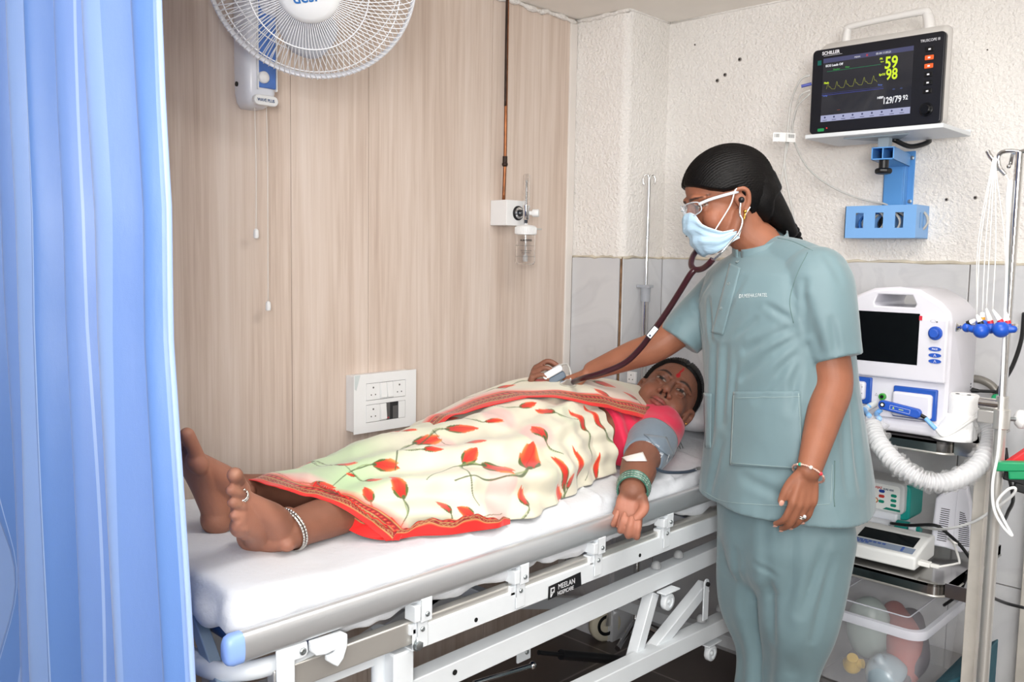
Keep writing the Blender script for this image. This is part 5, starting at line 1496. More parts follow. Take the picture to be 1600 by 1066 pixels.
hook([pt, pt+Vector((.03, -.01, .004)), pt+Vector((.06, -.02, -.004)), pt+Vector((.07, -.02, -.025)), pt+Vector((.05, -.01, -.03))])
hook([pt+Vector((0, 0, -.004)), pt+Vector((-.02, .03, .002)), pt+Vector((-.03, .05, -.02)), pt+Vector((-.028, .03, -.026))])
h0 = [atY(1571, 262)+Vector((-.02, .02, 0)), atY(1556, 254), atY(1548, 245), atY(1543, 236)]
hook(h0, .0052)
# clamp and white star knob
cz = atY(1568, 655).z
MB().cyl((ps.x, ps.y, cz-.022), (ps.x, ps.y, cz+.022), .018, 24).bx(ps.x-.045, ps.x, ps.y-.013, ps.y+.013, cz-.012, cz+.016).build('clamp', M_STEEL, iv, bevel=.002)
kd = (RH*1+Vector((.1, 0, 0))).normalized()
MB().tube([Vector((ps.x, ps.y, cz))+kd*.01, Vector((ps.x, ps.y, cz))+kd*.034], .005, 10).build('clamp_screw', M_BOLT, iv)
MB().lathe([(.006, .030), (.017, .034), (.021, .038), (.021, .045), (.016, .049), (.001, .050)], Vector((ps.x, ps.y, cz)), kd, 10).build('clamp_handle', M_WP2, iv, smooth=40)
MB().cyl((ps.x-.045, ps.y, cz+.03), (ps.x-.005, ps.y, cz+.03), .013, 20).build('joint_barrel', M_CHROME, iv)
# suction bulbs on their cups, hanging on thin white leads
BULB = mat('royal_blue_rubber', '#1f52b8', .35)
hk = atY(1553, 247)
bl_ = [(1511, 512, .0105, '#17181c', 1526, 500), (1533, 517, .0165, '#17181c', 1526, 492), (1534, 508, .013, '#e8932c', 1535, 488), (1548, 513, .012, '#c92b3c', 1541, 482), (1564, 515, .0175, '#c92b3c', 1551, 484), (1575, 512, .010, '#c92b3c', 1570, 484)]
nm_ = ['leftmost and smallest blue suction bulb with a bright metal cup', 'round blue suction bulb second from the left, hanging in front', 'blue suction bulb with the orange collar', 'blue suction bulb in the middle, mostly hidden behind', 'largest blue suction bulb, front right', 'rightmost blue suction bulb against the stand pole']
for i, (px, py, r_, c_, lx, ly) in enumerate(bl_):
    yv = 2.10 - (.012 if i in (1, 4) else -.01)
    c = PY(px, py, yv)
    t_ = thing('suction_electrode', nm_[i], 'electrode', c, 'blue suction bulb electrodes on the drip stand')
    MB().sph(c, r_, nu=28, nv=18).limb([c, c+Vector((r_*1.3*(-1 if i % 2 else 1), .004, .002))], [r_*.55, r_*.45], 12).build('bulb', BULB, t_, smooth=True)
    s_ = -1 if i % 2 == 0 else 1
    if i in (0, 3, 5):
        MB().lathe([(.004, 0), (.008, .003), (.0105, .010), (.0095, .011)], c+Vector((-.010 if i == 0 else .008, -.006, 0)), ((-1 if i == 0 else 1), -.5, 0), 20).build('cup', M_CHROME, t_, smooth=50)
    top_ = PY(lx, ly, yv)
    base_ = c+Vector((0, 0, r_*.8))
    MB().cyl(base_, base_+(top_-base_).normalized()*.007, .0062, 16).build('collar', mat('collar'+c_[1:4], c_, .4), t_)
    MB().tube([base_+(top_-base_).normalized()*.006, base_+(top_-base_).normalized()*.016, top_], [.0055, .0050, .0022], 14).build('plug_boot', mat('boot_white', '#eceded', .4), t_, smooth=50)
    q = PY(1549+i*1.5, 262+i, 2.12)
    MB().tube([Vector(z) for z in cr([top_, top_*.5+q*.5+Vector((.004*(i-3), .0, 0)), q, hk+Vector((.002*i, 0, .003))], 8)], .0012, 6).build('lead', mat('white_lead', '#e9e9e6', .5), t_, smooth=True)
# lead junction block and trunk cable
c0_, c1_ = PY(1577, 283, 2.12), PY(1576, 325, 2.12)
o = MB().limb([PY(1578, 285, 2.12), PY(1577, 300, 2.12), PY(1575, 322, 2.12), PY(1575, 333, 2.12)], [(.006, .005), (.0085, .006), (.0075, .005), (.004, .004)], 12).build('lead_junction', mat('boot_white', '#eceded', .4), None, smooth=True)
tag(o, 'white lead junction block hanging from the drip stand hook', 'cable junction')
cable('trunk_lead', [PY(1571, 273, 2.12), PY(1575, 280, 2.12), PY(1578, 288, 2.12)], .0014, mat('white_lead', '#e9e9e6', .5), 'thin white lead from the hook down to the white junction block')
cable('trunk_cable', [PY(1575, 330, 2.12), PY(1573, 420, 2.11), PY(1570, 500, 2.11), PY(1566, 600, 2.09), PY(1560, 700, 2.07), PY(1551, 755, 2.06), PY(1553, 795, 2.05), PY(1566, 822, 2.05), PY(1581, 837, 2.06), PY(1568, 812, 2.07), PY(1558, 786, 2.08), PY(1574, 766, 2.08), PY(1586, 763, 2.08), PY(1582, 774, 2.09), PY(1556, 794, 2.12), PY(1520, 816, 2.16), PY(1475, 827, 2.22), PY(1440, 824, 2.40)], .0032, mat('boot_white', '#eceded', .4), 'thick white trunk cable looping beside the post and across to the middle shelf', sub=12)
# wall pipe bend, black leads, green/red clamps
cable('bent_conduit', [PY(1500, 592, 2.66), PY(1530, 593, 2.66), PY(1552, 605, 2.66), PY(1560, 625, 2.66), PY(1562, 660, 2.66)], .011, mat('grey_conduit', '#8d8a84', .4, metal=.4), 'grey bent conduit pipe against the wall behind the trolley', 'pipe')
cable('power_lead', [PY(1600, 490, 2.66), PY(1596, 530, 2.60), PY(1583, 570, 2.55), PY(1566, 600, 2.5), PY(1556, 620, 2.46), PY(1554, 636, 2.44)], .0055, M_BLACK, 'thick black power lead curving in from the right edge behind the drip stand')
cable('power_lead', [PY(1503, 609, 2.40), PY(1530, 611, 2.42), PY(1556, 612, 2.44)], .004, M_BLACK, 'thin black power lead from the defibrillator to the drip stand')
o = MB().limb([PY(1499, 608, 2.42), PY(1513, 609, 2.42), PY(1528, 611, 2.42)], [(.009, .008), (.010, .008), (.006, .005)], 12).build('power_plug', M_BLACK, None, smooth=True); tag(o, 'black moulded power plug at the rear right of the defibrillator', 'plug')
cable('power_lead', [PY(1571, 700, 2.3), PY(1576, 740, 2.3), PY(1583, 780, 2.4), PY(1575, 800, 2.5), PY(1570, 812, 2.6)], .0045, M_BLACK, 'black lead dropping behind the green clamp at the right edge')
cable('power_lead', [PY(1392, 818, 2.36), PY(1420, 821, 2.34), PY(1460, 821, 2.34), PY(1478, 832, 2.34), PY(1500, 852, 2.32), PY(1516, 873, 2.30)], .0042, M_BLACK, 'black lead crossing in front of the slotted white casing')
cable('power_lead', [PY(1534, 913, 2.30), PY(1545, 930, 2.36), PY(1570, 942, 2.45), PY(1600, 950, 2.5)], .0042, M_BLACK, 'black lead running right from the trolley post to the picture edge')
cable('power_lead', [PY(1475, 946, 2.40), PY(1490, 935, 2.38), PY(1503, 918, 2.36), PY(1512, 895, 2.34)], .0042, M_BLACK, 'black lead rising from behind the storage box lid')
def clamp(c, ud_, col, name, label, jaw=True):
    t_ = thing('limb_clamp', label, 'clamp', c, None)
    L_ = Loc(c, ud_, (ud_.cross(ZH)*-1))
    if L_.w.dot(CAM-Vector(c)) < 0: L_ = Loc(c, ud_, -L_.w)
    m_ = mat(name, col, .4)
    mb = MB(); L_.box(mb, -.045, .03, .006, .026, -.012, .012); mb.build('upper_jaw', m_, t_, bevel=.003)
    mb = MB(); L_.box(mb, -.02, .045, -.012, .008, -.010, .010); mb.build('lower_jaw', m_, t_, bevel=.003)
    mb = MB(); L_.disc(mb, .02, .006, .008, -.014, .014, 20); mb.build('hinge', M_BLACK, t_)
clamp(PY(1592, 740, 2.10), Vector((1, .3, .12)).normalized(), '#0f8f5c', 'clamp_green', 'green limb clamp at the right edge below the white star knob')
clamp(PY(1606, 722, 2.14), Vector((.6, .3, .6)).normalized(), '#d5272c', 'clamp_red', 'red limb clamp behind the green one at the right edge')
clamp(PY(1600, 762, 2.13), Vector((.9, .3, -.2)).normalized(), '#17181a', 'clamp_black', 'black limb clamp lowest at the right edge')
o = MB().limb([PY(1557, 622, 2.42), PY(1554, 640, 2.40)], [(.012, .010), (.011, .009)], 14).build('green_connector', mat('clamp_green', '#0f8f5c', .4), None); tag(o, 'green connector on the black lead beside the drip stand', 'connector')

# ---------------------------------------------------------------- drip stand behind the pillow
pz = PY(1009, 450, 2.57)
iv2 = thing('drip_stand', 'slim chrome drip stand with grey height collar behind the head of the bed', 'drip stand', (pz.x, pz.y, 0))
tz = PY(1012, 280, 2.57).z
MB().cyl((pz.x, pz.y, 1.15), (pz.x, pz.y, tz), .0065, 16).build('inner_pole', M_CHROME, iv2, smooth=50)
MB().cyl((pz.x, pz.y, .04), (pz.x, pz.y, PY(1006, 470, 2.57).z), .0125, 20).build('outer_pole', M_CHROME, iv2, smooth=50)
cz_ = PY(1008, 447, 2.57).z
MB().lathe([(.0165, -.055), (.0175, -.008), (.020, -.004)], (pz.x, pz.y, cz_), (0, 0, 1), 24).bx(pz.x-.030, pz.x+.024, pz.y-.014, pz.y+.014, cz_-.006, cz_+.004).build('height_collar', mat('grey_collar', '#a9adb4', .4), iv2, bevel=.001)
for s_ in (-1, 1):
    q = Vector((pz.x, pz.y, tz)); d = RH*s_
    MB().tube([Vector(z) for z in cr([q+ZH*-.01, q+d*.004+ZH*.012, q+d*.013+ZH*.014, q+d*.020+ZH*.004, q+d*.021+ZH*-.010, q+d*.016+ZH*-.02], 6)], .0028, 8).build('hook', M_CHROME, iv2, smooth=True)
for a in range(5):
    d = Vector((math.cos(a*1.2566), math.sin(a*1.2566), 0))
    if (pz.x+d.x*.19) > -1.86+.0 and 2.57 + d.y*.2 < 2.7:
        q = Vector((pz.x, pz.y, 0)); MB().tube([q+ZH*.07, q+d*.19+ZH*.035], .010, 8).build('foot', M_CHROME, iv2)
# ================================================================ BODY BUILDING TOOLS
def vmix(*a):
    """vmix(k1, v1, k2, v2...) weighted vector sum"""
    r = Vector((0, 0, 0))
    for i in range(0, len(a), 2): r += Vector(a[i+1])*a[i]
    return r
def rbz(r, b, z): return RH*r + BH*b + ZH*z
def ortho(f, u):
    f = Vector(f).normalized(); u = Vector(u); u = (u - f*u.dot(f)).normalized(); return f, u, f.cross(u)   # forward, up, right-hand side (+x = person's right... )

class Head:
    def __init__(s, c, fwd, up, k=1.0):
        s.c = Vector(c); s.f, s.u, s.r = ortho(fwd, up); s.k = k     # s.r = f x u = person's right
    def p(s, x, y, z):
        """x to the person's left, y forward, z up (metres for a 23 cm head)"""
        return s.c + (s.r*-x + s.f*y + s.u*z)*s.k
    def loc(s, P):
        d = (P - npv(s.c))/s.k
        return np.stack([-(d @ npv(s.r)), d @ npv(s.f), d @ npv(s.u)], -1)
    def ax(s): return (-s.r, s.f, s.u)
    def build(s, mb, nose=1.0, chin=1.0, fat=1.0):
        k = s.k
        E = lambda x, y, z, a, b, c, nu=24, nv=16: mb.sph(s.p(x, y, z), (a*k, b*k, c*k), s.ax(), nu, nv)
        E(0, -.012, .030, .074, .094, .084, 32, 22)                       # cranium
        E(0, .030, -.030, .060*fat, .056, .078, 28, 20)                   # face
        E(0, .022, .040, .062, .064, .060)                                # forehead
        for q in (-1, 1):
            E(q*.034, .052, -.034, .027*fat, .028, .032)                  # cheek
            mb.limb([s.p(q*.058, .0, -.045), s.p(q*.048, .030, -.082), s.p(q*.020, .062, -.100)], [.017*k*fat, .016*k, .014*k], 12, 4)   # jaw
            mb.limb([s.p(q*.008, .083, .020), s.p(q*.030, .083, .026), s.p(q*.052, .064, .020)], [.007*k, .0085*k, .006*k], 10, 4)          # brow
            E(q*.031, .071, .004, .0145, .0135, .0125)                    # eyeball and lids
            mb.limb([s.p(q*.016, .0785, .009), s.p(q*.031, .0855, .0125), s.p(q*.046, .0755, .008)], [.0022*k, .0026*k, .002*k], 8, 4)
            mb.limb([s.p(q*.018, .0785, -.004), s.p(q*.031, .0835, -.0075), s.p(q*.044, .0745, -.004)], [.002*k, .0024*k, .002*k], 8, 4)
            E(q*.0125*nose, .092, -.033, .0082*nose, .0095, .0072)        # nostril wing
            # ear
            mb.limb([s.p(q*.070, .004, .006), s.p(q*.080, -.008, .014), s.p(q*.083, -.024, .004), s.p(q*.080, -.022, -.020), s.p(q*.073, -.008, -.040)], [.0055*k, .006*k, .006*k, .006*k, .0075*k], 10, 5)
            E(q*.070, -.010, -.010, .007, .016, .026)
        mb.limb([s.p(0, .083, .016), s.p(0, .094, -.006), s.p(0, .106, -.026)], [.0075*k, .0085*k*nose, .0115*k*nose], 12, 5)  # nose
        mb.limb([s.p(-.024, .078, -.0585), s.p(-.009, .0905, -.0545), s.p(0, .0900, -.0565), s.p(.009, .0905, -.0545), s.p(.024, .078, -.0585)], [.0032*k, .0052*k, .0048*k, .0052*k, .0032*k], 10, 4)
        mb.limb([s.p(-.021, .078, -.0625), s.p(0, .0900, -.0685), s.p(.021, .078, -.0625)], [.0034*k, .0068*k, .0034*k], 10, 4)
        E(0, .070, -.095*chin, .022, .020, .020)                          # chin
        E(0, .050, -.088, .034, .030, .020)
        return mb

def skin_paint(P, H=None, base='#8a5a42', lips='#7d4339', seed=1, brow='#1c1310', iris='#1d120d', lid=.0, extra=None, deep=None):
    b = npv(lin(base)); n = len(P)
    c = np.tile(b, (n, 1))
    c *= (1 + .06*fnoise(P, 30, seed, 2) + .03*fnoise(P, 140, seed+1, 1))[:, None]
    if H is not None:
        q = H.loc(P); x, y, z = np.abs(q[:, 0]), q[:, 1], q[:, 2]
        near = (np.linalg.norm(q, axis=1) < .2)
        front = (y > .03) & near
        def blend(m, col):
            m = (m*near)[:, None]; c[:] = c*(1-m) + npv(lin(col))*m
        # warm cheeks, darker sockets
        blend(.25*np.exp(-(((x-.04)/.022)**2+((z+.035)/.02)**2))*front, '#a5614a')
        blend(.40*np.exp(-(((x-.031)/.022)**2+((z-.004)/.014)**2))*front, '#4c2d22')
        # lips
        lw = np.clip(1-(x/.0255)**2, 0, 1)
        up_ = sstep(.0075, .0045, np.abs(z+.0555)/np.maximum(.35, lw)); lo = sstep(.0085, .006, np.abs(z+.068)/np.maximum(.35, lw))
        blend(np.maximum(up_, lo)*(x < .025)*(y > .072)*front*.85, lips)
        blend(sstep(.0016, .0006, np.abs(z+.0612+.0012*np.cos(x*120)))*(x < .024)*(y > .07)*front, '#3a1b17')
        # eyes
        ex = (x-.031); lidh = .0034*np.sqrt(np.clip(1-(ex/.0145)**2, 0, 1))
        ey = z-.0030
        eye = sstep(.0006, -.0004, np.abs(ey)-lidh)*front*(y > .06)
        blend(eye, '#9d8b80')
        blend(eye*sstep(.0068, .0058, np.hypot(ex, ey)), iris)
        blend(sstep(.0018, .0006, np.abs(ey-lidh*1.0-.0004))*(np.abs(ex) < .0155)*front*(y > .058), '#120b09')
        blend(.6*sstep(.0012, .0004, np.abs(ey+lidh))*(np.abs(ex) < .014)*front*(y > .058), '#2a1a14')
        # brows
        bz = .0215+.0035*np.cos((x-.034)/.022*1.4)
        blend(.92*sstep(.0042, .0022, np.abs(z-bz)*(1+.6*sstep(.03, .054, x)))*sstep(.010, .016, x)*sstep(.058, .050, x)*front, brow)
        # nostrils
        blend(sstep(.0042, .0028, np.hypot(x-.0075, (z+.0385)))*(y > .085)*front, '#24130f')
    if extra is not None: extra(c, P)
    return c

class Hand:
    def __init__(s, w, d, pn, side, k=1.0):
        """w wrist, d finger direction, pn palm normal, side +1 if thumb is along d x pn, else -1"""
        s.w = Vector(w); s.d = Vector(d).normalized(); s.n = (Vector(pn) - s.d*Vector(pn).dot(s.d)).normalized()
        s.t = s.d.cross(s.n)*side; s.k = k
        s.tips = []; s.rings = []
    def p(s, d, t, n): return s.w + (s.d*d + s.t*t + s.n*n)*s.k
    def build(s, mb, curl=((10, 15, 10),)*4, spread=(6, 2, -3, -9), thumb=((.022, .020, .006), (.050, .046, .014), (.078, .052, .020), (.100, .054, .026)), fr=1.0):
        k = s.k
        mb.limb([s.p(-.006, 0, -.002), s.p(.006, 0, 0), s.p(.035, .002, .002), s.p(.078, .001, .001)], [(.0225*k, .0185*k), (.0255*k, .0170*k), (.033*k, .0145*k), (.037*k, .0115*k)], 18, 5, hint=s.n)
        mb.sph(s.p(.030, .022, .006), (.026*k, .016*k, .014*k), (s.d, s.t, s.n))    # thenar
        mb.sph(s.p(.032, -.020, .005), (.030*k, .014*k, .012*k), (s.d, s.t, s.n))
        K = [(.088, .028), (.092, .0095), (.087, -.0095), (.078, -.0275)]
        Ls = [(.040, .024, .018), (.045, .027, .019), (.041, .025, .018), (.032, .019, .016)]
        Rs = [.0088, .0090, .0084, .0074]
        s.f = []
        for i in range(4):
            a = K[i]; base = s.p(a[0], a[1], 0)
            mb.limb([s.p(.03, a[1]*.75, -.001), s.p(a[0]-.012, a[1]*.97, -.001), base], [.011*k, .0115*k, .0105*k], 12, 4)
            sp = math.radians(spread[i]); dd = s.d*math.cos(sp) + s.t*math.sin(sp); ang = 0; P_ = [base]
            for L_, c_ in zip(Ls[i], curl[i]):
                ang += math.radians(c_); P_.append(P_[-1] + (dd*math.cos(ang) + s.n*math.sin(ang))*L_*k)
            r_ = Rs[i]*k*fr
            mb.limb(P_, [r_*1.08, r_, r_*.93, r_*.80], 14, 5)
            s.tips.append(P_[-1]); s.f.append(P_)
        T = [s.p(*q) for q in thumb]
        mb.limb(T, [.0155*k, .0125*k*fr, .0108*k*fr, .0092*k*fr], 14, 5)
        s.tips.append(T[-1]); s.f.append(T)
        return mb

def project(P):
    d = P - npv(CAM); z = d @ npv(FW)
    return 800 + FPX*(d @ npv(R2))/z, 533 - FPX*(d @ npv(U2))/z, z
class Surf:
    """find the place on a built surface seen in a given direction"""
    def __init__(s, o):
        from mathutils.bvhtree import BVHTree
        P = coords(o); s.P = P; s.N = normals(o); s.o = o
        me = o.data; me.calc_loop_triangles()
        tr = np.empty(len(me.loop_triangles)*3, int); me.loop_triangles.foreach_get('vertices', tr)
        s.t = BVHTree.FromPolygons([Vector(p) for p in P], tr.reshape(-1, 3).tolist())
    def at(s, px, py):
        d = ray(px, py).normalized(); h = s.t.ray_cast(CAM, d)
        return (h[0], h[1]) if h[0] is not None else (None, None)
    def cast(s, p, d, far=.3):
        h = s.t.ray_cast(Vector(p) - Vector(d).normalized()*far*.5, Vector(d).normalized(), far); return h[0], h[1]
    def near(s, p):
        h = s.t.find_nearest(Vector(p)); return h[0], h[1]
def crease(P, A, B, w):
    A, B = npv(A), npv(B); ab = B-A; L = ab@ab
    t = np.clip(((P-A)@ab)/L, 0, 1); D = np.linalg.norm(P-(A+t[:, None]*ab), axis=1)
    fade = np.sin(np.clip(t*.86+.07, 0, 1)*PI)**.6
    return D, fade, t
def add_creases(o, lines, scale=.9):
    """lines: (px0,py0,px1,py1,depth_mm,width_mm) grooves with soft ridges beside them"""
    S = Surf(o); P, N = S.P, S.N; D_ = np.zeros(len(P))
    for l in lines:
        a, _ = S.at(l[0], l[1]); b, _ = S.at(l[2], l[3])
        if a is None or b is None: continue
        D, f, t = crease(P, a, b, l[5])
        w = l[5]/1250; am = l[4]/1000*scale
        D_ += f*(-am*np.exp(-(D/w)**2) + .55*am*np.exp(-((D-1.9*w)/(1.1*w))**2))
    P = P + N*D_[:, None]; set_coords(o, P)
def patch(name, S, pts_px, nu, nv, off, m, parent, thick=.0012):
    """cloth patch lying on a surface; pts_px four corners in the photo, clockwise from top left"""
    (ax_, ay_), (bx_, by_), (cx_, cy_), (dx_, dy_) = pts_px
    G = []
    for j in range(nv+1):
        v = j/nv; row = []
        for i in range(nu+1):
            u = i/nu
            x = (ax_*(1-u)+bx_*u)*(1-v) + (dx_*(1-u)+cx_*u)*v; y = (ay_*(1-u)+by_*u)*(1-v) + (dy_*(1-u)+cy_*u)*v
            p, n = S.at(x, y)
            row.append(p + n*off if p is not None else None)
        G.append(row)
    last = next((p for r in G for p in r if p is not None), None)
    if last is None: return None
    for r in G:
        for i, p in enumerate(r):
            if p is None: r[i] = last
            last = r[i]
    return MB().grid(G).build(name, m, parent, smooth=True, solid=thick)
def seam(name, S, px, r, m, parent, off=.0008, n=6):
    L = []
    for q in cr([np.array(a) for a in px], n):
        p, nn = S.at(q[0], q[1])
        if p is not None: L.append(p+nn*off)
    if len(L) > 2: return MB().tube(L, r, 5).build(name, m, parent, smooth=True)
def hair_cap(H, name, m, parent, keep, rad=(.083, .104, .098), cen=(0, -.012, .028), low=.79, strand=.0012, part=False, freq=150):
    nu, nv = 260, 160
    u = np.linspace(0, 2*PI, nu, endpoint=False); v = np.linspace(.02, PI-.02, nv)
    V, U = np.meshgrid(v, u, indexing='ij')
    D = np.stack([np.sin(V)*np.cos(U), np.sin(V)*np.sin(U), np.cos(V)], -1).reshape(-1, 3)
    R = np.array(rad); C_ = np.array(cen)
    q = D*R + C_
    k_ = sstep(-.5, .5, keep(q[:, 0], q[:, 1], q[:, 2]))
    x, y, z = q.T
    # combed-back strands: ridges that run from brow to nape
    ang = np.arctan2(x, z+.05)
    st = strand*(np.sin(ang*freq+3*np.sin(y*40))+.6*np.sin(ang*freq*2.3+y*60))
    if part: st = st - .004*np.exp(-(x/.003)**2)*(y > 0)
    f = low + (1-low)*k_
    q = D*(R*f[:, None]) + D*(st*k_)[:, None] + C_
    W_ = npv(H.c) + ((-q[:, :1])*npv(H.r) + q[:, 1:2]*npv(H.f) + q[:, 2:3]*npv(H.u))*H.k
    mb = MB(); G = W_.reshape(nv, nu, 3)
    mb.grid(G.tolist(), wrap=True)
    return mb, q
def hair_mat(name='black_hair', col='#080606'):
    if name in _mats: return _mats[name]
    k = NT(name); b = k.b
    b.inputs['Base Color'].default_value = (*lin(col), 1); b.inputs['Roughness'].default_value = .45; b.inputs['Specular IOR Level'].default_value = .18
    n2 = k.n('ShaderNodeTexNoise', Scale=90.0, Detail=3.0); k.l(k.coord((1, 6, 6)), n2.inputs['Vector']); k.l(k.bump(n2.outputs[0], .35, .004), b.inputs['Normal'])
    _mats[name] = k.m; return k.m
# ================================================================ THE PERSON LYING ON THE BED
SKIN = vcol_mat('brown_skin', rough=.52, spec=.35, bump=.06, bscale=260, sub=.12)
pat = thing('person', 'person lying on the bed in a floral sari and pink blouse, one palm up', 'person', (-1.5, 1.4, ZM))
PH = Head(PX(1040, 623, -1.41), rbz(.0, -.83, .55), rbz(.60, .45, .66), 1.05)
def zlineP(y): return np.interp(y, [-.12, -.035, -.02, 0, .03, .06, .09], [-.09, -.08, -.005, .018, .044, .064, .074])
LH_w = PX(988, 768, -1.175)
foot_marks = {}
def foot(mb, heel, d, m, k=1.0):
    heel = Vector(heel); d = Vector(d).normalized(); m = Vector(m); m = (m-d*m.dot(d)).normalized()
    n = d.cross(m)
    if n.dot(Vector((0, .7, .3))) < 0: n = -n            # the top of the foot looks up the leg
    p = lambda a, b, c: heel + (d*a + m*b + n*c)*k
    mb.sph(p(0, 0, .006), (.034*k, .030*k, .034*k), (d, m, n))
    mb.limb([p(-.004, 0, .010), p(.06, -.008, .014), p(.10, -.008, .012), p(.150, -.002, .006)], [(.030*k, .030*k), (.030*k, .026*k), (.036*k, .022*k), (.042*k, .0155*k)], 18, 5, hint=n)
    mb.limb([p(.015, .0, .055), p(.06, .006, .046), p(.10, .008, .030), p(.15, .012, .010)], [.032*k, .028*k, .023*k, .015*k], 16, 5)
    mb.sph(p(.150, .026, .004), (.026*k, .021*k, .018*k), (d, m, n)); mb.sph(p(.130, -.032, .002), (.026*k, .016*k, .015*k), (d, m, n))
    for q_ in (-1, 1): mb.sph(p(.022, q_*.030, .066), (.016*k, .012*k, .016*k), (d, m, n))       # ankle bones
    mb.limb([p(.150, .027, .006), p(.182, .029, .008), p(.212, .027, .008)], [.0150*k, .0125*k, .0135*k], 14, 5)
    tips = [p(.222, .027, .010)]
    for i, (b_, L_, r_) in enumerate(((.006, .050, .0088), (-.009, .046, .0085), (-.0235, .041, .0082), (-.0365, .036, .0082))):
        s0 = .152-.013*i
        P_ = [p(s0-.01, b_, .006), p(s0+L_*.5, b_, .013), p(s0+L_*.85, b_-.001, .007), p(s0+L_, b_-.001, .001)]
        mb.limb(P_, [r_*k*1.1, r_*k*.95, r_*k, r_*k*1.05], 12, 5)
        tips.append(P_[2])
    return p, n, tips

